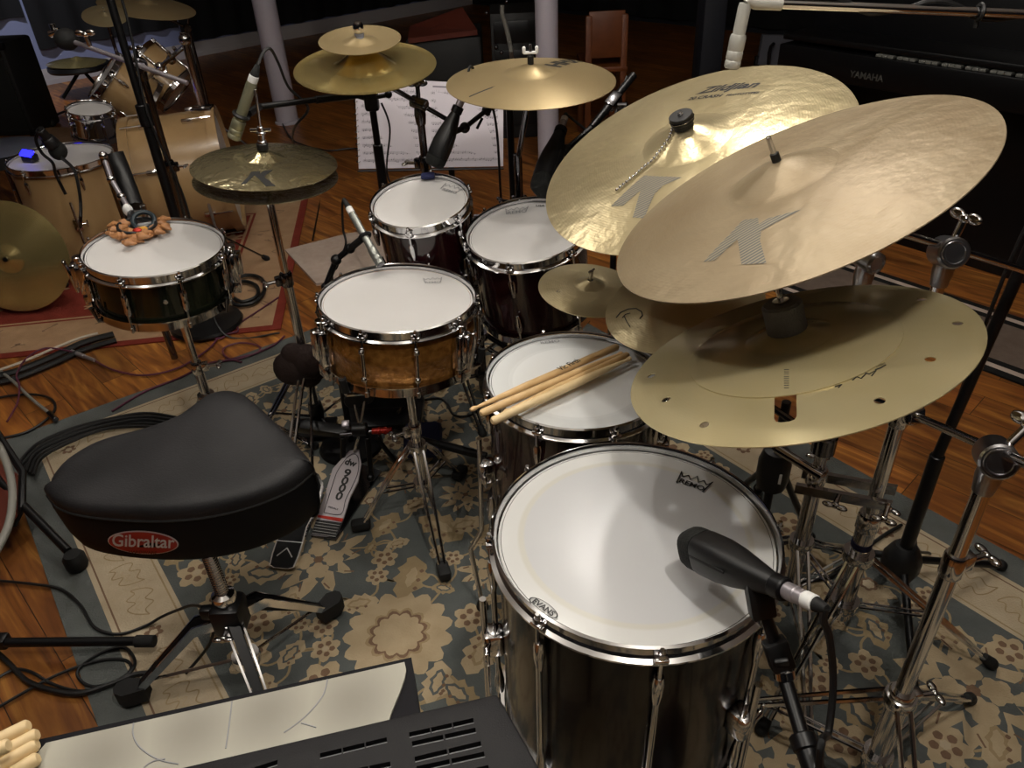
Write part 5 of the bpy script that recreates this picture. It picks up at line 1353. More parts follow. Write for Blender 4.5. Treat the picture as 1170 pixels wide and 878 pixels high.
def pencil_mic(label, head, tail, r, m, head_l=.045, taper=.0, clip=None, group=None, conn=True, r2=None):
    head, tail = V(head), V(tail); M = along(head, tail); L = (tail - head).length; r2 = r2 or r * .82
    t = thing('microphone', label, 'microphone', head, group)
    mb = MB(); mb.lathe([(0, 0), (r * .85, 0), (r, .002), (r, head_l * .22), (r * .93, head_l * .25), (r, head_l * .28), (r, head_l * .5), (r * .93, head_l * .53), (r, head_l * .56), (r, head_l - .004), (r * .9, head_l), (0, head_l)], 20, M); mb.build('capsule', m, t)
    mb = MB(); mb.lathe([(0, 0), (r * .8, 0), (r * .8, .0005)], 16, M @ Matrix.Translation((0, 0, -.0004))); mb.build('grille', 'dark_chrome', t)
    mb = MB(); mb.lathe([(0, head_l), (r2 * .97, head_l), (r2, head_l + .006), (r2, L - .006), (r2 * .9, L), (0, L)], 20, M); mb.build('body', m, t)
    if conn:
        mb = MB(); mb.cyl(M @ V((0, 0, L)), M @ V((0, 0, L + .018)), r2 * .9, seg=16); p = mb.build('plug', 'white_tape', t)
        mb = MB(); mb.cyl(M @ V((0, 0, L + .018)), M @ V((0, 0, L + .045)), r2 * .85, r2 * .45, seg=14); mb.build('boot', 'rubber', p)
    return t, M, L, M @ V((0, 0, L + .045))
# over the copper snare
hd_ = MS @ (MS.inverted() @ onplane(435, 303, CS + NS * .03, NS)); tl = aty(402, 244, 1.80)
t, M, L, e = pencil_mic('silver-grey pencil microphone aimed at the far rim of the copper snare', hd_, tl, .0115, 'grey_mic', .05)
tl_end = e
st = thing('microphone_stand', 'black articulated arm left of the silver pencil microphone, low behind the copper snare', 'stand', V((-.5, 1.86, 0)))
q0, q1, q2, q3 = M @ V((0, 0, L * .55)), aty(400, 284, 1.80), aty(384, 297, 1.80), aty(372, 328, 1.80)
mb = MB(); mb.tube([q0, q1], .009, 8); mb.torus(.014, .004, along(q0, tl), 16, 6); mb.build('clip', 'black_plastic', st)
mb = MB(); mb.tube([q1, q2, q3], .008, 8); mb.ball(q1, .013); mb.ball(q2, .014); mb.ball(q3, .012); mb.build('arm', 'black_metal', st)
g = V((q3.x - .02, q3.y + .02, 0)); rod(st, q3, V((g.x, g.y, .02)), .009, 'pole', 'black_metal'); mb = MB(); mb.lathe([(0, 0), (.09, 0), (.095, .006), (.09, .014), (.02, .022), (0, .03)], 28, Matrix.Translation((g.x, g.y, .001))); mb.build('round_base', 'black_metal', st)
cc = spline([tl_end, aty(391, 236, 1.84), aty(392, 262, 1.84), aty(395, 280, 1.82), aty(385, 305, 1.83), aty(380, 330, 1.85), V((-.52, 1.95, .01)), V((-.6, 2.2, .008)), V((-.5, 2.5, .008))], 7); mb = MB(); mb.tube(cc, .0032, 6); tag(mb.build('microphone_cable', 'cable_black'), 'black cable looping off the silver pencil microphone down to the floor', 'cable')
# at the hi-hat
hd_, tl = aty(267, 158, 2.02), aty(288, 94, 2.02)
t, M, L, e = pencil_mic('pale greenish pencil microphone standing upright behind the hi-hat cymbals', hd_, tl, .0175, 'champagne_mic', .052, r2=.0135)
st = thing('microphone_stand', 'black boom stand crossing the left column, holding the pale hi-hat microphone', 'stand', V((-.42, 2.28, 0)))
q = M @ V((0, 0, L * .42)); c1, c2 = aty(296, 122, 2.10), aty(410, 108, 2.25)
mb = MB(); mb.torus(.018, .005, along(q, tl), 18, 6); mb.tube([q + V((.015, .01, 0)), c1], .010, 8); mb.build('clip', 'black_plastic', st)
mb = MB(); mb.cyl(c1, c2, .008, seg=12); mb.cyl(c1.lerp(c2, .55), c2, .0105, seg=12); mb.build('boom_arm', 'black_metal', st)
cp = aty(424, 112, 2.25); mb = MB(); mb.tube([c2, cp], .012, 10); mb.box(Matrix.Translation(cp), .04, .03, .07, .008); mb.cyl(cp, cp + V((.05, -.02, .01)), .006); mb.ball(cp + V((.052, -.02, .012)), .011); mb.build('clutch', 'black_metal', st)
rod(st, V((cp.x, cp.y, .02)), V((cp.x, cp.y, cp.z)), .010, 'pole', 'black_metal'); rod(st, V((cp.x, cp.y, .02)), V((cp.x, cp.y, zat(0, 165, cp.x, cp.y))), .0145, 'pole', 'black_metal')
mb = MB(); mb.lathe([(0, 0), (.12, 0), (.125, .006), (.12, .016), (.02, .026), (0, .034)], 32, Matrix.Translation((cp.x, cp.y, .001))); mb.build('round_base', 'black_metal', st)
cc = spline([e, aty(301, 60, 2.04), aty(309, 56, 2.06), aty(318, 72, 2.1), aty(330, 100, 2.15), aty(352, 124, 2.2), aty(335, 150, 2.4), at(340, 170, .3), at(370, 190, .02), V((-.9, 3.4, .008))], 8); mb = MB(); mb.tube(cc, .0038, 6); tag(mb.build('microphone_cable', 'cable_black'), 'dark cable arching over the top of the pale hi-hat microphone', 'cable')
cc = spline([cp + V((.03, -.02, -.01)), cp + V((.045, -.025, -.08)), cp + V((.02, -.02, -.2)), cp + V((.035, -.03, -.3)), cp + V((.02, -.02, -.55)), V((cp.x + .05, cp.y - .12, .01))], 8); mb = MB(); mb.tube(cc, .003, 6); tag(mb.build('microphone_cable', 'cable_black'), 'thin black cable hanging down the boom stand pole in front of the sheet music', 'cable')
# overhead
xb, yb = at(1027, 650, .1).x, at(1027, 650, .1).y
yo = 1.165
hd_, tl = aty(836, 78, yo), aty(852, 2, yo)
t, M, L, e = pencil_mic('white pencil microphone hanging at the top above the chained crash', hd_, hd_ + (tl - hd_) * .98, .0112, 'white_mic', .045, conn=False, r2=.0088)
# right-angled tail
mb = MB(); b0 = aty(853, 3, yo); b1 = aty(893, 4.5, yo); mb.tube([tl, aty(855, -1, yo), b0 + (b1 - b0) * .25, b1], .0085, 12); mb.build('angled_plug', 'white_mic', t)
st = thing('microphone_stand', 'tall black overhead stand on the rug behind the chrome stands, boom across the top edge', 'stand', V((xb, yb, Z0)))
zt = aty(1166, 20, yb).z; ztop = 1.22
top = V((xb, yb, ztop)); A = aty(893, 4.5, yo); far_ = aty(1172, 16, yb)
dirb = (far_ - A).normalized(); far2 = A + dirb * .50
rod(st, A - dirb * .0, far2, .0062, 'boom_arm', 'chrome')
tt = V((xb, yb, far2.z + .0))
mb = MB(); mb.cyl(far2 - dirb * .05, far2 + dirb * .2, .009, seg=12); mb.box(Matrix.Translation(far2), .035, .04, .06, .008); mb.build('clutch', 'black_metal', st)
zmid = zat(0, 520, xb, yb)
rod(st, V((xb, yb, zmid)), V((far2.x, yb, far2.z)), .0105, 'pole', 'black_metal'); rod(st, V((xb, yb, .10)), V((xb, yb, zmid)), .0145, 'pole', 'black_metal')
mb = MB(); mb.lathe([(.014, .085), (.034, .088), (.040, .105), (.040, .14), (.032, .158), (.022, .172), (.014, .172)], 10, Matrix.Translation((xb, yb, 0)), smooth=False); mb.build('leg_hub', 'black_plastic', st)
for px, py in ((1046, 792), (1144, 645), (905, 618)):
    E = at(px, py, .02); c = V((E.x - xb, E.y - yb, 0)); Rr = c.length; c.normalize(); E = V((xb, yb, 0)) + c * min(Rr, .36); E.z = Z0 + .012; mb = MB(); mb.cyl(V((xb, yb, .12)) + c * .03, E, .0085, seg=10); lg = mb.build('leg', 'black_metal', st); mb = MB(); mb.ball(E, .014); mb.build('rubber_foot', 'rubber', lg)
cc = spline([aty(860, -6, yo), aty(940, -4, yo), aty(965, 0, yo), aty(985, 13, yo), aty(1003, 15, yo), aty(1040, 8, yo), aty(1060, 2, yo), aty(1085, 3, yo), aty(1110, 14, yo), aty(1125, 22, yo), far2 + V((0, .02, -.03)), V((xb + .03, yb + .03, .8)), V((xb + .03, yb + .03, .2)), V((xb + .15, yb + .12, Z0 + .006))], 7); mb = MB(); mb.tube(cc, .0035, 6); tag(mb.build('microphone_cable', 'cable_black'), 'black cable wrapped loosely round the overhead boom at the top right', 'cable')
mb = MB(); q = A + dirb * .28; mb.torus(.010, .003, along(q, q + dirb), 12, 6); mb.tube([q, q + V((0, 0, -.02))], .003, 6); tag(mb.build('cable_tie', 'cable_black'), 'small black strap tying the cable to the overhead boom', 'strap')

# low black stand behind the big tom with a white tag on its hub
hb = atd(884, 536, 1.62); yq = hb.y
st = thing('microphone_stand', 'black stand with a white tag on its hub, low behind the biggest floor tom', 'stand', V((hb.x, hb.y, Z0)))
mb = MB(); mb.lathe([(.012, -.05), (.030, -.045), (.034, -.02), (.034, .02), (.026, .05), (.012, .055)], 12, Matrix.Translation(hb), smooth=False); hh = mb.build('leg_hub', 'black_plastic', st)
mb = MB(); f_ = (CAM - hb); f_.z = 0; f_.normalize(); mb.box(frame(hb + f_ * .035 + V((.012, 0, 0)), f_, (1, 0, 0)), .016, .026, .002, .0004); mb.build('tag_label', 'white_tape', hh)
rod(st, V((hb.x, hb.y, .05)), V((hb.x, hb.y, .52)), .0095, 'pole', 'black_metal')
for px, py in ((926, 612), (842, 560), (870, 500)):
    E = at(px, py, .022); c = V((E.x - hb.x, E.y - hb.y, 0)); Rr = min(.32, max(.2, c.length)); c.normalize(); E = V((hb.x, hb.y, Z0 + .013)) + c * Rr
    mb = MB(); mb.cyl(hb + c * .02, E, .008, seg=10); lg = mb.build('leg', 'black_metal', st); mb = MB(); mb.ball(E, .013); mb.build('rubber_foot', 'rubber', lg)
# ---------------------------------------------------------------- seed rattle on the black snare
t = thing('seed_rattle', 'ring of brown seed shells on a black strap lying on the glossy black snare', 'rattle', frame(onplane(150, 262, CD + ND * .003, ND), ND))
rs = random.Random(11)
sp = [(128, 268, 0), (136, 271, .4), (146, 279, -.2), (150, 277, .1), (138, 262, .7), (131, 258, .5), (156, 274, -.6), (153, 270, .8), (162, 271, -.4), (170, 270, .6), (174, 264, -.5), (181, 266, -.4), (179, 260, .3), (185, 257, -.6), (189, 260, -.9), (187, 252, .4), (176, 262, -.5), (166, 267, .2), (160, 265, .9), (142, 270, .1), (130, 264, -.2), (184, 263, .5), (148, 266, .3), (141, 256, -.4)]
def seed(p, a, lift):
    P = onplane(p[0], p[1], CD + ND * lift, ND); M = frame(P, ND, (math.cos(a), math.sin(a), 0)) @ Matrix.Rotation(rs.uniform(-.5, .5), 4, 'X')
    mb = MB(); vs = []; fs = []; nu, nv = 9, 10; L = rs.uniform(.017, .022)
    for i in range(nu):
        u = -1 + 2 * i / (nu - 1); w_ = .0105 * math.sqrt(max(.02, 1 - u * u)) * (1 + .22 * math.cos(u * 6)); zc = .004 * (1 - u * u)
        for k in range(nv):
            b = 2 * PI * k / nv; vs.append((u * L, w_ * math.cos(b) + .006 * u * u, zc + w_ * .7 * math.sin(b)))
    for i in range(nu - 1):
        for k in range(nv): fs.append([i * nv + k, i * nv + (k + 1) % nv, (i + 1) * nv + (k + 1) % nv, (i + 1) * nv + k])
    fs += [list(range(nv)), [(nu - 1) * nv + k for k in range(nv)]]
    mb.add(vs, fs, M); mb.build('seed_shell', 'seed', t)
for i, (x, y, a) in enumerate(sp): seed((x, y), a, .009 + .004 * (i % 3))
mb = MB(); Mt = frame(onplane(156, 258, CD + ND * .022, ND), ND); mb.torus(.045, .0045, Mt, 32, 8); st = mb.build('strap', 'black_plastic', t)
mb = MB(); mb.ball(onplane(157, 264, CD + ND * .024, ND), .010, (1.2, 1, .8)); mb.build('bead', 'red_metal', st)
mb = MB(); mb.ball(onplane(164, 262, CD + ND * .024, ND), .009, (1.2, 1, .8)); mb.build('bead', 'yellow', st)
mb = MB(); mb.torus(.026, .006, frame(onplane(164, 252, CD + ND * .026, ND), V((.2, -.5, .8))), 24, 8); mb.build('bead_roll', 'teal', st)
# black clamp with chrome pieces that stands behind it
t = thing('clamp_arm', 'black and chrome jointed arm behind the seed shells, beside the maple bass drum', 'clamp', aty(150, 250, 2.15))
J = [aty(118, 178, 2.30), aty(127, 205, 2.28), aty(139, 225, 2.24), aty(150, 243, 2.18)]
for a_, b_ in zip(J[:-1], J[1:]): rod(t, a_, b_, .0075, 'rod', 'silver')
for a_ in J: mb = MB(); mb.ball(a_, .013); mb.build('joint', 'chrome', t)
mb = MB(); mb.tube([aty(130, 175, 2.40), aty(142, 205, 2.38), aty(154, 238, 2.30)], .028, 10); mb.build('sleeve', 'black_plastic', t)
mb = MB(); mb.ball(aty(146, 240, 2.14), .014, (1, 1, 1.3)); mb.build('knob', 'white_tape', t)
mb = MB(); mb.cyl(aty(152, 243, 2.14), aty(163, 242, 2.14), .006); mb.cyl(aty(163, 234, 2.14), aty(167, 251, 2.14), .008); mb.build('t_handle', 'chrome', t)
mb = MB(); mb.tube([J[-1], onplane(152, 254, CD + ND * .02, ND)], .012, 8); mb.build('clamp_jaw', 'black_plastic', t)
rod(t, J[0], V((J[0].x - .02, J[0].y + .06, .02)), .012, 'post', 'dark_chrome')

# ---------------------------------------------------------------- maple kit behind
FTC = atd(70, 181, 3.19); ft2n = V((.02, 0, 1)).normalized()
t, M2_, hd = drum('floor_tom', 'maple floor tom with a small square badge, far left behind the black snare', FTC, ft2n, .400, .385, 'maple', 6, 'head', 'long', .2, 'maple drums')
Mb = M2_ @ Matrix.Rotation(ang_of(M2_, 111, 217, -.14), 4, 'Z') @ Matrix.Translation((.1935, 0, -.11)); mb = MB(); mb.box(Mb, .004, .036, .038, .001); mb.build('badge', 'black_plastic', t)
for px in ((20, 240), (88, 262), (130, 235)): drum_leg(t, M2_, .2, .385, ang_of(M2_, px[0], px[1], -.2), .009)
# lit trigger clip and microphone on its rim
q = onplane(34, 180, FTC + ft2n * .02, ft2n)
t = thing('drum_trigger', 'small drum trigger glowing blue on the rim of the maple floor tom', 'trigger', q)
mb = MB(); mb.box(frame(q, ft2n, (1, -.3, 0)), .06, .035, .03, .006); mb.build('body', 'black_plastic', t)
mb = MB(); mb.box(frame(q + V((0, -.010, .020)), V((0, -.5, .85)), (1, -.3, 0)), .050, .030, .010, .002); mb.build('glowing_display', 'blue_led', t)
tl, hd_ = aty(45, 148, 3.0), aty(66, 172, 3.05)
t = thing('microphone', 'short black microphone on a gooseneck over the maple floor tom rim', 'microphone', hd_)
mb = MB(); d = (hd_ - tl).normalized(); mb.cyl(tl, tl + d * .05, .018, seg=14); mb.cyl(tl + d * .04, hd_ - d * .03, .024, .03, seg=14); mb.build('body', 'black_plastic', t); mb = MB(); mb.ball(hd_, .034, (1, 1, 1.1)); mb.build('grille', 'amp_cloth', t)
mb = MB(); mb.tube(spline([tl, aty(41, 160, 3.0), aty(48, 175, 3.0), aty(60, 186, 3.0), aty(64, 200, 3.0), aty(75, 222, 3.0)], 6), .006, 8); mb.build('gooseneck', 'black_metal', t)
mb = MB(); mb.tube(spline([aty(70, 180, 2.98), aty(83, 192, 2.97), aty(88, 205, 2.95), aty(92, 230, 2.93), aty(92, 255, 2.93), at(91, 275, .02), at(70, 292, .016)], 6), .0065, 6); tag(mb.build('microphone_cable', 'cable_black'), 'black cable hanging down the front of the maple floor tom', 'cable')
# bass drum lying on its side axis
BC = atd(214, 206, 3.62); BC.z = .285; ax = V((.97, .25, .03)).normalized(); Rb, Lb = .275, .36
Mx = frame(BC, ax, (0, -1, 0)); t = thing('bass_drum', 'maple bass drum lying on its side behind the hi-hat cymbals', 'drum', V((BC.x, BC.y, .01)), 'maple drums')
mb = MB(); mb.lathe([(Rb - .01, -Lb / 2), (Rb, -Lb / 2 + .002), (Rb, Lb / 2 - .002), (Rb - .01, Lb / 2)], 72, Mx); mb.build('shell', 'maple', t)
for s_ in (-1, 1):
    mb = MB(); zz = s_ * (Lb / 2 + .005); mb.lathe([(Rb - .004, zz - .02), (Rb + .012, zz - .02), (Rb + .012, zz + .02), (Rb - .004, zz + .02)], 72, Mx, closed=True); hp = mb.build('hoop', 'maple', t)
    mb = MB(); mb.lathe([(0, zz), (Rb - .003, zz)], 48, Mx); mb.build('drum_head', 'head', t)
for i in range(8):
    a = 2 * PI * (i + .5) / 8; c, s_ = math.cos(a), math.sin(a)
    mb = MB()
    mb.box(Mx @ Matrix.Rotation(a, 4, 'Z') @ Matrix.Translation((Rb + .010, 0, -Lb / 4)), .02, .018, .05, .005); mb.cyl(Mx @ V((c * (Rb + .018), s_ * (Rb + .018), -Lb / 2 - .01)), Mx @ V((c * (Rb + .018), s_ * (Rb + .018), -Lb / 4)), .004, seg=8); mb.build('lug', 'chrome', t)
    mb = MB(); mb.box(Mx @ Matrix.Rotation(a, 4, 'Z') @ Matrix.Translation((Rb + .010, 0, Lb / 4)), .02, .018, .05, .005); mb.cyl(Mx @ V((c * (Rb + .018), s_ * (Rb + .018), Lb / 2 + .01)), Mx @ V((c * (Rb + .018), s_ * (Rb + .018), Lb / 4)), .004, seg=8); mb.build('lug', 'chrome', t)
for s_ in (-.1, .16):
    mb = MB(); a = Mx @ V((.2, 0, s_)); A = BC + ax * s_ + V((.0, -.26, -.05)); mb.tube([A, A + V((.06, -.14, -.21))], .008, 8); lg = mb.build('spur', 'chrome', t); mb = MB(); mb.ball(A + V((.06, -.14, -.213)), .014); mb.build('rubber_foot', 'rubber', lg)
Tp = min((BC + V((0, 0, Rb)) + ax * (k * .01) for k in range(-10, 17)), key=lambda p: abs(pix(p)[0] - 222))
mb = MB(); mb.box(Matrix.Translation(Tp + V((.04, 0, .012))), .09, .07, .022, .005); mb.build('tom_mount', 'chrome', t)
post_top = Tp + V((.04, 0, .33)); mb = MB(); mb.cyl(Tp + V((.04, 0, .01)), post_top, .016, seg=14); mb.build('tom_post', 'chrome', t)
# two maple rack toms on the post
d1 = V((-.62, -.28, .73)).normalized(); c1 = atd(121, 87, 3.65)
t, Mt1, hd = drum('rack_tom', 'maple rack tom nearest its floor tom, steeply tilted with a chrome rim', c1, d1, .252, .20, 'maple', 6, 'head', 'long', .3, 'maple drums')
mb = MB(); e = Mt1 @ V((.12, 0, -.12)); 
d2 = V((-.70, .05, .71)).normalized(); c2 = atd(160, 70, 3.93)
t2, Mt2, hd = drum('rack_tom', 'maple rack tom further back, lit orange, between the boom arm and the big stand', c2, d2, .252, .21, 'maple', 6, 'head', 'long', .1, 'maple drums')
for (tt, Mx_, dd) in ((t, Mt1, 1), (t2, Mt2, 1)):
    e = Mx_ @ V((0, 0, -.12)); q = post_top + V((0, 0, -.05)); v = (q - e); v = v - (Mx_.to_3x3() @ V((0, 0, 1))) * v.dot(Mx_.to_3x3() @ V((0, 0, 1))); v.normalize(); s0 = e + v * .128
    mb = MB(); mb.tube([s0 - v * .004, s0 + v * .05, q], .010, 8); mb.box(frame(s0, v), .06, .05, .014, .004); mb.ball(s0.lerp(q, .45), .022); mb.ball(q + V((0, 0, .02 if dd else 0)), .026); mb.cyl(s0.lerp(q, .7), s0.lerp(q, .7) + V((0, -.03, .03)), .008); mb.build('mount_arm', 'chrome', tt)
# chrome snare of the maple kit
cs2 = atd(103, 126, 3.45)
t, Mq, hd = drum('snare_drum', 'small chrome snare with a white head beside the maple floor tom', cs2, V((.16, -.10, 1)).normalized(), .19, .12, 'chrome', 8, 'head', 'long', .1)
b = Mq @ V((0, 0, -.13)); ts = thing('snare_stand', 'chrome stand carrying the small chrome snare of the maple kit', 'stand', V((b.x, b.y, 0)))
rod(ts, V((b.x, b.y, .05)), V((b.x, b.y, b.z - .02)), .011, 'tube'); mb = MB(); mb.box(Matrix.Translation((b.x, b.y, b.z - .01)), .12, .1, .02, .006); mb.build('basket', 'chrome', ts); tripod(ts, b.x, b.y, .22, .1, .15, (1.2, 3.2, 5.3), 0); hubs(ts, b.x, b.y, (.22, .1), .0115)
# boom cymbal stand with chrome arm
A, B = aty(68, 42, 3.05), aty(214, 95, 2.85); d = (B - A).normalized(); K = aty(160, 74, 2.95)
g = V((K.x, K.y, 0)); t = thing('cymbal_stand', 'grey stand of the maple kit with a long chrome boom arm and black counterweight', 'stand', V((K.x + .02, K.y, 0)))
rod(t, A, B, .0085, m='silver'); mb = MB(); mb.ball(aty(76, 45, 3.04), .042, (1, 1, .9)); mb.build('counterweight', 'rubber', t)
mb = MB(); w0 = aty(63, 39, 3.05); mb.cyl(w0 - V((.02, 0, .0)), w0 + V((.02, 0, .01)), .012); mb.cyl(w0, w0 + V((0, 0, .035)), .01); mb.build('wing_nut', 'chrome', t)
q = aty(103, 53, 3.0); wing_bolt(t, q, (0, -.2, 1), 'chrome', 1.6)
xk, yk = K.x, K.y; zk1 = zat(0, 195, xk, yk)
mb = MB(); mb.cyl(V((xk, yk, zk1)), K, .013, seg=14); mb.build('tube', 'dark_chrome', t); mb = MB(); mb.cyl(V((xk, yk, .05)), V((xk, yk, zk1 + .02)), .0165, seg=14); mb.build('tube', 'dark_chrome', t)
boom_head(t, K, (0, 0, 1), .024, 'dark_chrome', ax=(.3, -1, 0)); collar(t, V((xk, yk, zk1 - .01)), .0175, .05, 'dark_chrome', .0)
tripod(t, xk, yk, .30, .14, .32, (.9, 3.0, 5.1), 0, m='dark_chrome'); hubs(t, xk, yk, (.30, .14), .0165, 'dark_chrome')
# tall black microphone stand crossing in front
yb2 = 2.62
b0 = aty(131, -10, yb2); xk, yk = aty(165, 130, yb2).x, yb2
t = thing('microphone_stand', 'tall thick black stand rising past the maple toms to the top edge', 'stand', V((xk, yk, 0)))
top = aty(131, -40, yb2); mid = V((xk, yk, zat(0, 130, xk, yk)))
rod(t, V((xk, yk, .02)), mid, .0165, 'pole', 'black_metal'); rod(t, mid - V((0, 0, .03)), V((xk + .0, yk, 1.45)), .0125, 'pole', 'black_metal')
mb = MB(); mb.cyl(mid - V((0, 0, .04)), mid + V((0, 0, .03)), .022, seg=14); mb.build('clutch', 'black_metal', t)
mb = MB(); mb.lathe([(0, 0), (.13, 0), (.135, .008), (.13, .018), (.02, .03), (0, .04)], 32, Matrix.Translation((xk, yk, .009))); mb.build('round_base', 'black_metal', t)
mb = MB(); mb.tube(spline([V((xk + .03, yk - .02, 1.40)), V((xk + .035, yk, 1.1)), V((xk + .02, yk - .02, .8)), V((xk + .05, yk, .5)), V((xk + .04, yk - .02, .2)), V((xk + .1, yk - .1, .012)), V((xk + .3, yk - .1, .012))], 7), .004, 6); tag(mb.build('microphone_cable', 'cable_black'), 'cable running down the tall black stand past the maple bass drum', 'cable')
# cymbals of the maple kit
k2a = Cym('crash_cymbal', 'bronze cymbal at the top edge above the maple toms', atd(168, 8, 3.9), V((.22, -.05, .97)), .46, 'bronze_hhx', .055, .02, .02)
xq, yq = k2a.C.x, k2a.C.y
t = thing('cymbal_stand', 'dark chrome stand standing behind the maple bass drum under the top edge cymbal', 'stand', V((xq + .14, yq + .1, 0)))
zt = k2a.C.z - .12; pp = V((xq + .14, yq + .1, zt)); rod(t, V((pp.x, pp.y, .05)), pp, .014, 'tube', 'dark_chrome'); rod(t, pp, k2a.under(.05), .007, m='dark_chrome'); boom_head(t, pp, (.3, 0, 1), .02, 'dark_chrome', ax=(.3, -1, 0)); cym_mount(t, k2a, None, .03)
tripod(t, pp.x, pp.y, .30, .14, .30, (.2, 2.3, 4.4), 0, m='dark_chrome'); hubs(t, pp.x, pp.y, (.3, .14), .014, 'dark_chrome')
k2b = Cym('splash_cymbal', 'small pale splash at the top edge left of the thick black stand', atd(120, 18, 3.6), V((.2, -.3, .93)).normalized(), .20, 'bronze_k', .03, .01, .01)
t = thing('cymbal_stand', 'slim dark rod stand holding the pale top edge splash of the maple kit', 'stand', V((k2b.C.x, k2b.C.y + .03, 0)))
rod(t, V((k2b.C.x, k2b.C.y + .03, .03)), k2b.under(.03), .008, 'tube', 'dark_chrome'); cym_mount(t, k2b, None, .02, None); tripod(t, k2b.C.x, k2b.C.y + .03, .26, .12, .26, (1.2, 3.3, 5.4), 0, m='dark_chrome'); hubs(t, k2b.C.x, k2b.C.y + .03, (.26, .12), .008, 'dark_chrome')
k2c = Cym('hi_hat_cymbal', 'far brass cymbal on a black stool by the blue wall', atd(89, 72, 6.2), V((.06, .02, 1)).normalized(), .46, 'brass', .06, .02, .03)
fl = V((k2c.C.x, k2c.C.y + .02, 0)); t = thing('stool', 'black splay-legged stool under the far brass cymbal at the blue wall', 'stool', fl)
zz = k2c.C.z - .006
mb = MB(); mb.lathe([(0, zz - .045), (.225, zz - .045), (.235, zz - .03), (.232, zz - .004), (.22, zz - .001), (0, zz - .001)], 36, Matrix.Translation(V((fl.x, k2c.C.y, 0)))); mb.build('seat', 'black_plastic', t)
for a in (-2.6, -.5, 1.6):
    mb = MB(); mb.tube([V((fl.x, fl.y, zz - .04)), V((fl.x + .2 * math.cos(a), fl.y + .2 * math.sin(a), .012))], .014, 8); mb.build('leg', 'black_metal', t)
# ride leaning on the floor in front of the maple floor tom
nn = V((.06, -.97, .22)).normalized(); Cq = onplane(13, 294, at(24, 359, .014) + V((0, .05, .22)), nn)
Rr = .29
bot = Cq.z - Rr * math.sqrt(1 - nn.z ** 2); Cq = CAM + (Cq - CAM) * 1.0
k2d = Cym('ride_cymbal', 'big dark cymbal standing tilted on the red rug at the left edge', Cq, nn, .435, 'brass_dim', .06, .016, .02)
t = thing('cymbal_stand', 'hidden short stand holding up the big dark tilted cymbal at the left edge', 'stand', V((Cq.x - .06, Cq.y + .13, .006)))
mb = MB(); mb.tube([k2d.top(.012), k2d.under(.08), V((Cq.x - .06, Cq.y + .13, Cq.z - .05)), V((Cq.x - .06, Cq.y + .13, .05))], .010, 8); mb.build('tube', 'dark_chrome', t); tripod(t, Cq.x - .06, Cq.y + .13, .15, .08, .12, (.6, 2.3, 4.1), .006, m='dark_chrome'); hubs(t, Cq.x - .06, Cq.y + .13, (.15, .08), .010, 'dark_chrome')
# round tray / practice pad at the left edge
c = aty(-2, 172, 3.85); t = thing('practice_pad', 'round slate grey practice pad with a black side at the left edge', 'drum pad', V((c.x - .03, c.y, 0)))
mb = MB(); M = Matrix.Translation((c.x - .03, c.y + .05, c.z)); mb.lathe([(0, 0), (.195, 0), (.20, -.004), (.195, -.008), (0, -.008)], 36, M); mb.build('pad_top', 'slate_top', t); mb = MB(); mb.lathe([(.195, -.008), (.202, -.012), (.202, -.06), (.19, -.065), (0, -.065)], 36, M); mb.build('pad_side', 'black_plastic', t)
rod(t, V((c.x - .03, c.y + .05, .02)), V((c.x - .03, c.y + .05, c.z - .06)), .012, 'post', 'dark_chrome'); mb = MB(); mb.lathe([(0, 0), (.14, 0), (.145, .006), (.02, .02), (0, .02)], 28, Matrix.Translation((c.x - .03, c.y + .05, .009))); mb.build('round_base', 'black_metal', t)

# ---------------------------------------------------------------- sheet music on its stand
ys = 2.62
cn = [aty(405, 88, ys + .03), aty(575, 97, ys + .03), aty(575, 190, ys - .03), aty(410, 193, ys - .03)]
n = (cn[1] - cn[0]).cross(cn[3] - cn[0]).normalized(); n = n if n.y < 0 else -n
ctr = sum(cn, V()) / 4
t = thing('music_stand', 'black music stand behind the rack toms holding open sheet music', 'stand', V((ctr.x, ctr.y + .12, 0)))
mb = MB(); mb.slab([p - n * .004 for p in (cn[0].lerp(cn[1], .08), cn[1], cn[2], cn[3].lerp(cn[2], .08))], -n * .006); mb.build('desk', 'black_metal', t)
e0, e1 = cn[3] - n * .01, cn[2] - n * .01; mb = MB(); mb.slab([e0 - V((0, 0, .004)), e1 - V((0, 0, .004)), e1 - V((0, 0, .004)) + n * .05, e0 - V((0, 0, .004)) + n * .05], V((0, 0, -.003))); mb.build('ledge', 'black_metal', t)
px_, py_ = ctr.x + .05, ctr.y + .12; rod(t, V((px_, py_, .05)), V((px_, py_, ctr.z - .02)), .011, 'pole', 'black_metal'); mb = MB(); mb.tube([V((px_, py_, ctr.z - .03)), ctr - n * .012], .012, 8); mb.build('tilter', 'black_metal', t)
tripod(t, px_, py_, .28, .14, .32, (-.6, 1.5, 3.6), 0, m='black_metal', flat=False, r=.008)
sh = thing('sheet_music', 'open white sheet music with printed staves on the stand behind the rack toms', 'sheet music', (cn[3] + cn[2]) / 2)
mid_t, mid_b = cn[0].lerp(cn[1], .47), cn[3].lerp(cn[2], .47)
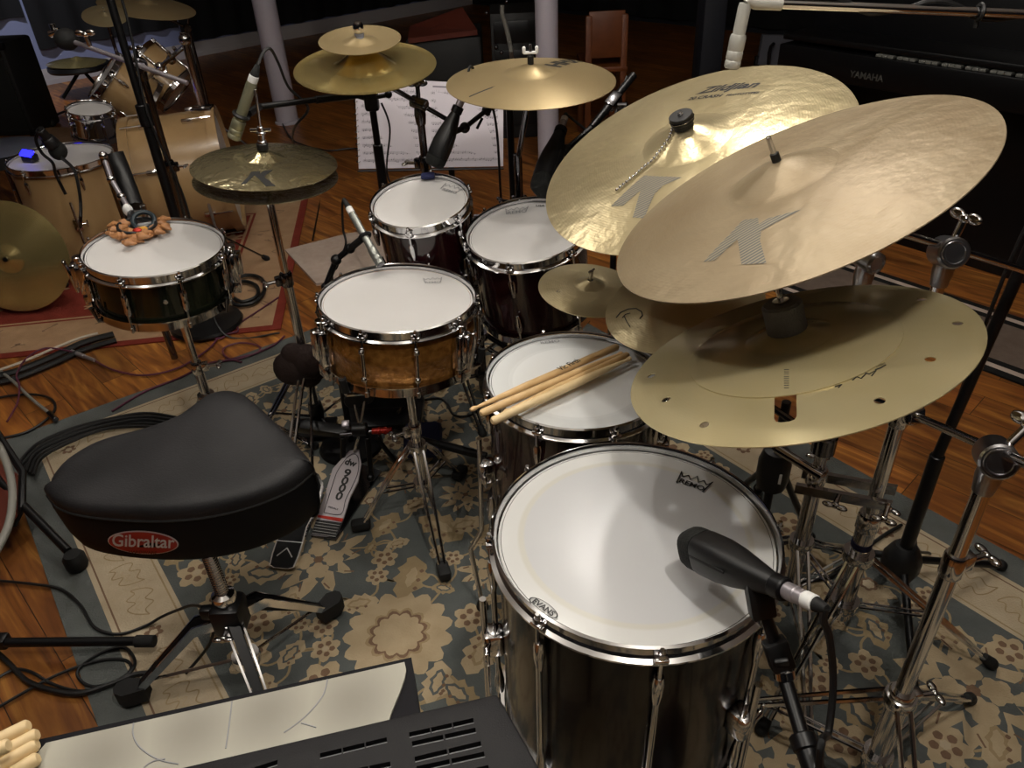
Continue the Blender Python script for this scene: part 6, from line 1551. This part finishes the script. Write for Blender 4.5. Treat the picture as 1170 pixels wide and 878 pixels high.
for A, B, Cc, D in ((cn[0], mid_t, mid_b, cn[3]), (mid_t, cn[1], cn[2], mid_b)):
    mb = MB(); mb.slab([A, B, Cc, D], n * .002); pg = mb.build('page', 'paper', sh)
    mb = MB()
    def PP(u, v, o=.0024): return (A.lerp(B, u)).lerp(D.lerp(Cc, u), v) + n * o
    for r in range(10):
        v0 = .12 + r * .086
        for l in range(5):
            v = v0 + l * .0062; mb.add([PP(.07, v), PP(.93, v), PP(.93, v + .0016), PP(.07, v + .0016)], [[0, 1, 2, 3]], None, 0, False)
        rm = random.Random(r + int(A.x * 1000)); u = .09
        while u < .92:
            v = v0 + rm.uniform(-.004, .03); mb.add([PP(u, v), PP(u + .014, v), PP(u + .014, v + .010), PP(u, v + .010)], [[0, 1, 2, 3]], None, 0, False)
            mb.add([PP(u + .012, v - .022), PP(u + .0145, v - .022), PP(u + .0145, v + .005), PP(u + .012, v + .005)], [[0, 1, 2, 3]], None, 0, False); u += rm.choice((.022, .03, .03, .06))
    mb.add([PP(.1, .05), PP(.3, .05), PP(.3, .068), PP(.1, .068)], [[0, 1, 2, 3]], None, 0, False)
    mb.build('print', 'ink', pg, fix=False)
mb = MB(); 
for k in range(14):
    p = cn[0].lerp(cn[3], .06 + k * .066); mb.torus(.006, .0012, frame(p + n * .003 - V((0.0, 0, 0)), V((0, 0, 1))), 10, 5)
mb.build('spiral_binding', 'dark_chrome', sh)
# ---------------------------------------------------------------- background left: wall, curtain, speaker
wallC = uw(U0 + .001, 0); 
def onwall(px, py, off=.0): return onplane(px, py, uw(U0 + off, 0), U)
a = onwall(46, 57, .06); zb = a.z
w0 = a.dot(W_)
def folds(w_a, w_b, z0, z1, off, name, label):
    mb = MB(); n = int((w_b - w_a) / .035); F = []; 
    for i in range(n + 1):
        w = w_a + (w_b - w_a) * i / n; F.append((w, off + .022 * math.sin(i * .9) + .01 * math.sin(i * .37)))
    vs = []; fs = []
    for w, u in F: vs += [uw(U0 + u, w, z0), uw(U0 + u, w, z1), uw(U0 + u - .012, w, z1), uw(U0 + u - .012, w, z0)]
    for i in range(n):
        for k in range(4): fs.append([i * 4 + k, i * 4 + (k + 1) % 4, i * 4 + 4 + (k + 1) % 4, i * 4 + 4 + k])
    fs += [[0, 1, 2, 3], [n * 4 + k for k in range(4)]]
    mb.add(vs, fs); return tag(mb.build(name, 'curtain'), label, 'curtain')
wk = onwall(212, 60, .06).dot(W_)
folds(w0, wk, zb, HC - .03, .05, 'black_curtain', 'black curtain with a raised hem on the blue-grey wall above the far brass cymbal')
folds(wk + .02, W1 - .1, .15, HC - .03, .05, 'black_curtain', 'added floor length dark sheet for the unlit far wall behind the left column')  # added sheet, its black stands in for the unlit wall
b = onwall(20, 20, .05); folds(b.dot(W_) - 2.2, w0 - .03, b.z, HC - .03, .05, 'black_curtain', 'black curtain with a higher hem above the speaker cabinet')
# folded dark sheet added in place of the unlit back wall
def folds_back(u_a, u_b, z0, z1, off, name, label):
    mb = MB(); n = int((u_b - u_a) / .05); vs = []; fs = []
    for i in range(n + 1):
        u = u_a + (u_b - u_a) * i / n; o = off + .022 * math.sin(i * .9) + .01 * math.sin(i * .37)
        vs += [uw(u, W1 - o, z0), uw(u, W1 - o, z1), uw(u, W1 - o + .012, z1), uw(u, W1 - o + .012, z0)]
    for i in range(n):
        for k in range(4): fs.append([i * 4 + k, i * 4 + (k + 1) % 4, i * 4 + 4 + (k + 1) % 4, i * 4 + 4 + k])
    fs += [[0, 1, 2, 3], [n * 4 + k for k in range(4)]]
    mb.add(vs, fs); return tag(mb.build(name, 'curtain'), label, 'curtain')
folds_back(U0 + .2, U1 - .2, .06, HC - .03, .08, 'unlit_backing', 'added dark backing for the unlit far wall behind the columns')
# speaker cabinet at the left edge
bl, br_ = at(-60, 158), at(41, 155); bl.z = br_.z = 0
dx = (br_ - bl).normalized(); dy = V((-dx.y, dx.x, 0)); w_, h_, d_ = .62, .60, .34
o0 = br_ - dx * w_; M = Matrix((dx, dy, V((0, 0, 1)))).transposed().to_4x4(); M.translation = o0 + dx * w_ / 2 + dy * d_ / 2
t = thing('guitar_amplifier', 'black speaker cabinet with metal corners at the upper left edge', 'amplifier', M)
mb = MB(); mb.box(M @ Matrix.Translation((0, 0, h_ / 2)), w_, d_, h_, .02); mb.build('cabinet', 'tolex', t)
mb = MB(); mb.box(M @ Matrix.Translation((0, -d_ / 2 - .004, h_ * .44)), w_ * .92, .014, h_ * .78, .005); mb.build('grille_cloth', 'amp_cloth', t)
mb = MB(); mb.box(M @ Matrix.Translation((0, -d_ / 2 - .004, h_ * .91)), w_ * .92, .012, h_ * .10, .003); cp = mb.build('control_panel', 'dark_chrome', t)
for k in range(6): mb = MB(); q = M @ V((-.22 + k * .09, -d_ / 2 - .008, h_ * .91)); mb.cyl(q, q - dy * .02, .012, seg=12); mb.build('knob', 'silver', cp)
mb = MB(); mb.tube([M @ V((-.10, 0, h_)), M @ V((-.09, 0, h_ + .03)), M @ V((.09, 0, h_ + .03)), M @ V((.10, 0, h_))], .012, 8); mb.build('handle', 'rubber', t)
for sx in (-1, 1):
    for sz in (0, 1): mb = MB(); mb.box(M @ Matrix.Translation((sx * (w_ / 2 - .018), -d_ / 2 + .016, sz * h_ + (.02 if sz == 0 else -.02))), .046, .046, .048, .010); mb.build('corner_guard', 'black_metal', t)
# floor gear behind: red-brown tilted lid, chair, piano
A, B, Cc, D = aty(466, 44, 5.2), aty(545, 34, 5.2), aty(528, 8, 5.5), aty(468, 30, 5.5)
mb = MB(); nn = (B - A).cross(D - A).normalized(); nn = nn if nn.z > 0 else -nn
t = thing('guitar_case', 'open red-brown case lid in the dark behind the cymbal pair', 'case', V((A.x + .3, A.y + .2, 0)))
mb.slab([A, B, Cc, D], -nn * .03); mb.build('lid', 'rust', t)
ml = MB(); bb = (A + B) / 2; Mc = frame(V((bb.x, bb.y + .28, bb.z / 2 - .01)), V((0, 0, 1)), (B - A)); ml.box(Mc, (B - A).length * 1.1, .5, bb.z - .03, .02); ml.build('box_body', 'tolex', t)
# wooden chair beside the column
yC = 4.6
A, B = aty(672, 80, yC), aty(712, 78, yC); dx = (B - A); dx.z = 0; wch = dx.length; dx.normalize(); dy = V((-dx.y, dx.x, 0))
zs_ = .45; fl = V((A.x, A.y, 0))
zback = aty(670, 18, yC).z
t = thing('wooden_chair', 'orange-brown wooden chair in the dark right of the white column', 'chair', fl + dx * wch / 2 + dy * -.0)
def CH(x, y, z): return fl + dx * x + dy * y + UP * z
for x in (0, wch): mb = MB(); mb.box(Matrix.Translation(CH(x, 0, zback / 2)) @ Matrix.Rotation(math.atan2(dx.y, dx.x), 4, 'Z'), .036, .036, zback, .006); mb.build('back_leg', 'wood_chair', t)
for x in (0, wch): mb = MB(); mb.box(Matrix.Translation(CH(x, .40, zs_ / 2)), .036, .036, zs_, .006); mb.build('front_leg', 'wood_chair', t)
R_ = Matrix.Rotation(math.atan2(dx.y, dx.x), 4, 'Z')
mb = MB(); mb.box(Matrix.Translation(CH(wch / 2, .2, zs_)) @ R_, wch + .05, .44, .03, .008); mb.build('seat', 'wood_chair', t)
mb = MB(); zr = zback - .10; mb.box(Matrix.Translation(CH(wch / 2, .0, zr)) @ R_, wch, .02, .24, .005); mb.build('backrest', 'wood_chair', t)
# keyboard / upright piano, black, on the right
A, B = aty(1020, 62, 3.5), aty(1170, 83, 3.12)
A = at(1018, 61, .78); B = at(1190, 85, .78); dx = (B - A).normalized(); dy = V((-dx.y, dx.x, 0)); dy = dy if dy.y > 0 else -dy
P0 = A - dx * .45
def PN(x, y, z): q = P0 + dx * x + dy * y; return V((q.x, q.y, z))
Rp = Matrix((dx, dy, UP)).transposed().to_4x4()
def pbox(mb, x0, x1, y0, y1, z0, z1, bev=.006):
    M = Rp.copy(); M.translation = PN((x0 + x1) / 2, (y0 + y1) / 2, (z0 + z1) / 2); mb.box(M, x1 - x0, y1 - y0, z1 - z0, bev)
t = thing('piano', 'black piano at the right, lid almost closed over a faint row of keys', 'piano', PN(.9, .1, 0))
LW = 2.0
mb = MB(); pbox(mb, 0, LW, .16, .50, 0.0, 1.05); bd = mb.build('case', 'piano_black', t)
mb = MB(); pbox(mb, 0, LW, -.06, .18, .66, .772); kb = mb.build('key_bed', 'piano_black', t)
mb = MB(); pbox(mb, .0, LW, -.045, .18, .786, .81); mb.build('lid', 'piano_black', t)
for x0 in (0, LW - .06): mb = MB(); pbox(mb, x0, x0 + .06, -.06, .18, 0, .67); mb.build('leg', 'piano_black', t)
kx = .42; k = 0
while kx < LW - .10 and k < 60:
    mb = MB(); pbox(mb, kx, kx + .0215, -.052, .14, .7725, .782, .001); mb.build('key', 'key_white', t); kx += .0238 + (.012 if k % 3 == 2 else 0); k += 1
mb = MB(); s0, s1 = PN(.335, -.0602, .690), PN(.475, -.0602, .690); lettering(mb, 'YAMAHA', s0, s1, -dy, .0012, bold=.02); mb.build('lettering', 'logo_grey', kb, fix=False)
# boards and gear on the dark back side
yG = 5.4
A, B, Cc, D = aty(872, 40, yG), aty(931, 42, yG), aty(934, 76, yG), aty(866, 74, yG)
t = thing('storage_rack', 'grey pegboard panel with two dark hooks behind the white overhead microphone', 'panel', V(((A.x + B.x) / 2, yG, 0)))
mb = MB(); mb.slab([A, B, Cc, D], V((0, .04, 0))); bd = mb.build('board', 'grey_board', t)
for px in (880, 915):
    mb = MB(); mb.tube([aty(px + 4, 50, yG - .03), aty(px + 1, 53, yG - .05), aty(px - 1, 60, yG - .03), aty(px - 2, 74, yG - .02)], .012, 6); mb.build('hook', 'black_metal', bd)
mb = MB()
q = (C_ for C_ in ())
L0, L1 = V((Cc.x, yG + .03, 0)), V((D.x, yG + .03, 0))
for L_, tp in ((L0, Cc), (L1, D)): mb2 = MB(); mb2.cyl(L_, V((tp.x, yG + .03, tp.z + .05)), .02, seg=8); mb2.build('post', 'black_metal', t)
A, B = aty(806, 4, 5.0), aty(832, 4, 5.0); zt = A.z
mb = MB(); wx = B.x - A.x; mb.box(Matrix.Translation((A.x + wx / 2, 5.1, zt / 2 + .1)), wx * 1.0, .2, zt + .2, .01); tag(mb.build('loudspeaker', 'navy'), 'tall dark blue cabinet standing in the dark left of the overhead microphone', 'cabinet')
# dark equipment rack in the middle background
A, B = aty(560, 30, 4.9), aty(632, 30, 4.9)
t = thing('equipment_rack', 'black equipment rack in the dark just left of the middle column', 'rack', V(((A.x + B.x) / 2, 5.05, 0)))
wx = B.x - A.x; mb = MB(); mb.box(Matrix.Translation(((A.x + B.x) / 2, 5.1, .36)), wx, .4, .72, .01); mb.build('frame', 'tolex', t)
for k in range(4): mb = MB(); mb.box(Matrix.Translation(((A.x + B.x) / 2, 4.895, .14 + k * .16)), wx * .9, .012, .12, .004); mb.build('panel', 'black_metal', t)
for px, py in ((567, 54), (573, 60), (556, 15), (579, 2)): mb = MB(); q = aty(px, py, 4.89); mb.ball(q, .012); mb.build('knob', 'dark_chrome', t)
mb = MB(); mb.tube(spline([aty(574, 6, 4.6), aty(574, 16, 4.6), aty(578, 30, 4.6), aty(582, 48, 4.6), aty(585, 68, 4.6), at(588, 110, .02)], 6), .012, 8); tag(mb.build('gooseneck_cable', 'cable_grey'), 'thick grey cable hanging in front of the dark equipment rack', 'cable')
A = [aty(612, 17, 4.7), aty(632, 15, 4.7), aty(630, 46, 4.7), aty(625, 46, 4.7)]
t = thing('folded_easel', 'small grey tilted panel on a post beside the middle column', 'panel', V((A[0].x + .05, 4.72, 0))); mb = MB(); mb.slab(A, V((0, .02, 0))); mb.build('panel', 'grey_board', t); rod(t, V((A[2].x, 4.72, 0)), V((A[2].x, 4.72, A[1].z)), .012, 'post', 'black_metal')
# ---------------------------------------------------------------- cables on the floor
def floor_cable(label, px, m, r=.004, z=None, name='cable', n=8, extra=None):
    z = r + .0062 if z is None else z
    P = [at(p[0], p[1], z if len(p) < 3 else p[2]) for p in px]
    mb = MB(); mb.tube(spline(P, n), r, 7); return tag(mb.build(name, m), label, 'cable')
c = floor_cable('purple cable with a silver plug looping over wood and rug behind the throne', [(108, 412), (130, 423), (165, 429), (205, 420), (238, 399), (252, 384), (272, 378), (262, 366), (243, 370), (236, 381), (252, 387), (270, 372), (300, 352), (318, 340)], 'cable_purple', .0035)
pl0, pl1 = at(82, 402, .016), at(108, 412, .016); mb = MB(); mb.cyl(pl0, pl0.lerp(pl1, .55), .0085, seg=12); mb.cyl(pl0.lerp(pl1, .55), pl1, .007, seg=12); mb.build('plug', 'silver', c)
floor_cable('purple cable running straight from the hi-hat legs down to the bundle of black leads', [(128, 470), (165, 448), (205, 432), (240, 415), (275, 410), (310, 396), (325, 384)], 'cable_purple', .0035)
floor_cable('second purple loop of cable lying between the black snare and the rug edge', [(222, 424), (258, 412), (292, 404), (296, 396), (275, 392), (256, 398), (258, 408), (276, 414)], 'cable_purple', .0035)
GB = 'black leads of the bundle behind the throne'
for k in range(6):
    o_ = k * 3.0; j = (k % 3 - 1) * 3
    floor_cable('one of the black leads bundled along the rug edge behind the throne', [(18 + k * 4, 533 + k * 2), (45 + j, 508 + o_), (80, 492 + o_ * .8 + j * .4), (120, 480 + o_ * .7), (165, 474 + o_ * .8 + j * .5), (205, 478 + o_ * .9), (240, 486 + o_ * .8), (265, 492 + o_ * .6)], 'cable_black', .0055, .017 + (k % 2) * .008)['group'] = GB
floor_cable('flat black multicore running along the edge of the red rug with a pale cord', [(-12, 432), (20, 424), (60, 408), (95, 392), (130, 382)], 'cable_black', .012)
floor_cable('second black multicore lying alongside under the plug of the purple cable', [(-12, 440), (22, 431), (62, 415), (98, 399), (133, 389)], 'cable_black', .010)
floor_cable('pale cord on top of the black multicore by the red rug', [(-10, 426), (25, 414), (60, 399), (90, 387), (112, 381)], 'cable_white', .005, .03)
floor_cable('thin purple lead arching over the multicore at the left edge', [(8, 482), (20, 460), (22, 440), (19, 428), (30, 410), (52, 398), (82, 402)], 'cable_purple', .0032, .034)
floor_cable('dark looped cable on the wood at the left edge beside the pale lead', [(-8, 456), (15, 452), (40, 451), (58, 456), (63, 466), (55, 478), (30, 494), (-8, 503)], 'cable_black', .0042)
c = floor_cable('grey-green lead with a plug crossing the wood at the left edge', [(-8, 418), (15, 436), (35, 455), (56, 472)], 'cable_grey', .0055, .022)
mb = MB(); q = at(56, 472, .022); mb.cyl(q, at(64, 480, .02), .009, seg=12); mb.build('plug', 'dark_chrome', c)
floor_cable('thin black cable curving from the left edge over the rug to the throne hub', [(-10, 663), (40, 668), (70, 674), (92, 692), (108, 717), (135, 725), (165, 716), (185, 705, .025), (204, 697, .07), (222, 692, .13), (243, 698, .2)], 'cable_black', .0035)
floor_cable('black cable looped twice on the rug under the rubber ended stand leg', [(-8, 812), (60, 774), (110, 756), (140, 754), (150, 763), (138, 776), (110, 785), (92, 778), (90, 765), (112, 748), (140, 740), (153, 752), (151, 766), (130, 780), (95, 790), (60, 782), (35, 768), (15, 766), (-10, 780)], 'cable_black', .0035)
floor_cable('thicker black cable crossing the loops at the left edge near the stand leg', [(-8, 742), (10, 758), (30, 778), (55, 788), (90, 793), (125, 783), (155, 771), (175, 770)], 'cable_black', .006)
floor_cable('short black lead behind the throne leg on the rug', [(246, 716, .12), (240, 735, .07), (228, 752, .03), (212, 770)], 'cable_black', .0035)
floor_cable('black cable running along the wood behind the small pale rug', [(318, 130), (330, 155), (345, 165), (375, 172), (410, 170), (440, 185)], 'cable_black', .005)
floor_cable('dark coiled cable on the red rug right of the glossy black snare', [(258, 345), (262, 325), (280, 315), (298, 318), (302, 332), (290, 346), (268, 348), (262, 335), (275, 322), (292, 326), (294, 338), (278, 345), (266, 340)], 'cable_black', .008, .022)
c = floor_cable('black lead snaking under the copper snare towards the pedals', [(440, 470), (500, 455), (520, 475), (545, 470), (560, 440)], 'cable_black', .004)
floor_cable('black cable curving behind the biggest floor tom towards the overhead stand', [(905, 665), (935, 662), (955, 655), (985, 630), (1010, 612), (1030, 600)], 'cable_black', .0045)
floor_cable('far dark cable across the wood from the speaker to the chrome snare', [(46, 138), (65, 131), (85, 123), (100, 118)], 'cable_black', .009)
c = floor_cable('thin far dark lead with a plug on the wood by the speaker', [(40, 112), (50, 128), (58, 140)], 'cable_black', .007)
mb = MB(); mb.ball(at(59, 141, .02), .03); mb.build('plug', 'rubber', c)

# ---------------------------------------------------------------- left edge: stands and legs
P0_, P1_ = at(-30, 520, .16), at(84, 641, .03)
t = thing('keyboard_stand', 'black metal stand leg with a round rubber foot at the left edge before the throne', 'stand', V((P0_.x, P0_.y, 0)))
mb = MB(); mb.cyl(P0_, at(78, 630, .05), .011, seg=12); mb.build('leg', 'black_metal', t)
A, B = at(-20, 470, .22), at(26, 540, .15); mb = MB(); mb.tube([A, B, at(25, 580, .10), at(15, 600, .06)], .010, 8); mb.build('bent_strut', 'black_metal', t)
mb = MB(); M = Matrix.Translation(at(86, 641, .028)); mb.lathe([(0, -.024), (.022, -.024), (.027, -.014), (.027, .012), (.020, .024), (0, .024)], 14, M); mb.build('rubber_foot', 'rubber', t)
mb = MB(); mb.slab([at(-20, 520, .14), at(22, 545, .13), at(20, 590, .10), at(-20, 640, .06)], V((0, 0, .01))); tag(mb.build('red_board', 'rust'), 'small dull red board leaning inside the black stand at the left edge', 'board')
mb = MB(); mb.tube(spline([at(-14, 498, .34), at(0, 512, .34), at(12, 545, .33), at(14, 575, .32), at(8, 605, .31), at(-10, 640, .30)], 6), .0085, 10); tag(mb.build('grey_hose', 'cable_grey'), 'thick pale grey cable arching in at the left edge', 'cable')
A, B = at(-40, 735, .05), at(160, 733, .05)
t = thing('stand_leg', 'straight black tube with a rubber end, low over the wood at the left', 'stand', at(-40, 735, 0))
mb = MB(); mb.cyl(A, B, .0105, seg=14); mb.build('tube', 'black_metal', t); mb = MB(); mb.cyl(at(155, 733, .05), at(177, 733, .05), .0135, seg=14); mb.build('rubber_end', 'rubber', t)
mb = MB(); q = at(-38, 735, .05); mb.cyl(V((q.x, q.y, 0)), V((q.x, q.y, .40)), .012, seg=12); mb.build('post', 'black_metal', t)
mb = MB(); q = at(2, 733, .05); mb.box(Matrix.Translation(q), .03, .03, .03, .006); mb.build('clamp', 'black_metal', t)
# bundle of sticks at the bottom left, standing in a bag
zst = .62
GS2 = 'sticks in the bag at the lower left'
labs = ['uppermost pale stick of the bundle in the bottom left corner', 'short stick end lying just left of the longer ones in the bottom left bundle', 'middle stick of the bundle in the bottom left corner', 'brightest stick of the bottom left bundle, next to the white pad', 'lowest stick of the bottom left bundle, touching the frame of the white pad']
for lab, a, b in zip(labs, ((33, 829, .63), (10, 852, .645), (43, 839, .625), (43, 850, .62), (44, 866, .615)), ((-60, 878, .60), (-50, 886, .61), (-50, 890, .60), (-48, 902, .60), (-45, 916, .60))):
    A, B = at(*a), at(*b); B = A + (B - A).normalized() * .40; B.z = A.z - .10
    t = thing('drumstick', lab, 'drumstick', A, GS2); Mx = along(A, B); mb = MB(); mb.lathe([(0, 0), (.0055, 0), (.0078, .003), (.0078, .27)], 14, Mx); mb.build('shaft', 'stick_pale', t); mb = MB(); mb.lathe([(.0078, .27), (.0035, .385), (.0028, .39), (.0045, .397), (.0040, .406), (0, .408)], 12, Mx); mb.build('tip', 'stick_pale', t)
# ---------------------------------------------------------------- foreground: white pad instrument and black vented case
zp = .60
A, B = at(37, 847, zp), at(470, 751.5, zp); dx = (B - A).normalized(); dy = V((dx.y, -dx.x, 0)); Wd = (B - A).length
def PD(x, y, z=0): return A + dx * x + dy * y + UP * z
def px2pd(px, py, z=zp): q = at(px, py, z) - A; return (q.dot(dx), q.dot(dy))
t = thing('electronic_drum_pad', 'white electronic percussion pad in a dark frame at the bottom edge', 'drum pad', PD(Wd / 2, .14, -.05))
fr = [px2pd(*p) for p in ((46, 843), (470, 751.5), (483, 807))]
x2 = px2pd(485, 812)
outline = [(.004, 0), (Wd, 0), (Wd + .002, .30), (-.055, .30), (-.055, .12), px2pd(20, 880), px2pd(30, 858)]
def prism_pd(name, poly, z0, z1, m, par): mb = MB(); mb.slab([PD(x, y, z0) for x, y in poly], V((0, 0, z1 - z0))); return mb.build(name, m, par)
fbase = prism_pd('frame', outline, -.055, 0, 'pad_frame', t)
mb = MB(); 
surf_px = [(54, 851.5), (42, 866), (32, 890), (60, 985), (425, 890), (448, 816), (457, 794.5), (463, 777), (464.5, 768), (462.5, 759)]
surf = [px2pd(*p) for p in surf_px]; smudged('pad_white', [tuple(PD(*px2pd(*p)) - PD(Wd / 2, .14, -.05)) for p in ((118, 868), (222, 836), (305, 816), (405, 802))], .085, '#b0ada0', '#655f56'); prism_pd('playing_surface', surf, .0002, .004, 'pad_white', fbase)
# joints between the pads
def groove(px): 
    mb = MB(); mb.tube(spline([PD(*px2pd(*p), .0042) for p in px], 6), .0010, 5); mb.build('pad_joint', 'print_grey', fbase)
groove([(154, 829), (153, 840), (158, 853), (170, 864), (186, 872), (205, 876)]); groove([(266, 804), (263, 830), (259, 858)]); groove([(375, 779), (370, 797), (356, 815), (342, 828), (325, 840)]); groove([(345, 829), (352, 831), (362, 834)]); groove([(162, 888), (166, 880), (176, 873), (190, 870)])
for px, py, rx in ((115, 868, .05), (225, 838, .045), (305, 815, .045), (405, 800, .045)): pass
# stand for the pad
for x, y in ((.06, .05), (Wd - .06, .05), (.06, .26), (Wd - .06, .26)): mb = MB(); mb.cyl(PD(x, y, -zp + .004), PD(x, y, -.055), .012, seg=12); mb.build('leg', 'black_metal', t)
zc = .66
A = at(568, 792, zc); L_ = at(200, 878, zc); R2 = at(617, 878, zc)
dx = (A - L_).normalized(); dy = V((dx.y, -dx.x, 0)); e = (R2 - A); sk = e.dot(dx) / e.dot(dy)
def PC(x, y, z=0): return A - dx * x + dy * y + dx * (y * sk) + UP * z
t = thing('vented_case', 'dark grey case with slotted vents on top, in the bottom foreground', 'electronic module', PC(.25, .15, -.06))
mb = MB(); mb.slab([PC(0, 0, -.055), PC(.50, 0, -.055), PC(.50, .26, -.055), PC(0, .26, -.055)], V((0, 0, .055))); body = mb.build('housing', 'case_grey', t)
md = body.modifiers.new('b', 'BEVEL'); md.width = .004; md.segments = 2
def px2pc(px, py): q = at(px, py, zc) - A; y = q.dot(dy); x = -(q.dot(dx) - y * sk); return x, y
cut = MB(); lips = []
for a_, b_, parts in (((467, 840), (542, 823), 3), ((470, 850.5), (545, 834), 2), ((473, 868), (551, 849.5), 2), ((475, 879), (555, 861.5), 2), ((365, 864), (443, 845), 3), ((370, 889), (447, 873), 3), ((262, 889), (318, 871), 2), ((480, 895), (560, 877), 2)):
    xa, ya = px2pc(*a_); xb, yb = px2pc(*b_)
    for k in range(parts):
        u0, u1 = (k + .02) / parts, (k + .96) / parts; p = [PC(xa + (xb - xa) * u, ya + (yb - ya) * u, -.012) for u in (u0, u1)]; w_ = dy * .0026
        cut.slab([p[0] - w_, p[1] - w_, p[1] + w_, p[0] + w_], V((0, 0, .03))); lips.append((p[0], p[1]))
boolean_cut(body, cut)
for p0, p1 in lips:
    mb = MB(); z = UP * .0122; w_ = dy * .0034; mb.tube([p0 + z + w_, p1 + z + w_], .0006, 4); mb.build('slot_lip', 'print_grey', body)
    mb = MB(); mb.slab([p0 - dy * .0025 + UP * .001, p1 - dy * .0025 + UP * .001, p1 + dy * .0025 + UP * .001, p0 + dy * .0025 + UP * .001], V((0, 0, .001))); mb.build('slot_shade', 'shade_black', body)  # black strip put in for the shade inside the slot
for x, y in ((.05, .05), (.45, .05), (.05, .22), (.45, .22)):
    mb = MB(); q = PC(x, y, 0); mb.cyl(V((q.x, q.y, zp + .0043 if .05 < x else zp + .0043)), V((q.x, q.y, zc - .054)), .010, seg=12); mb.build('foot', 'rubber', t)
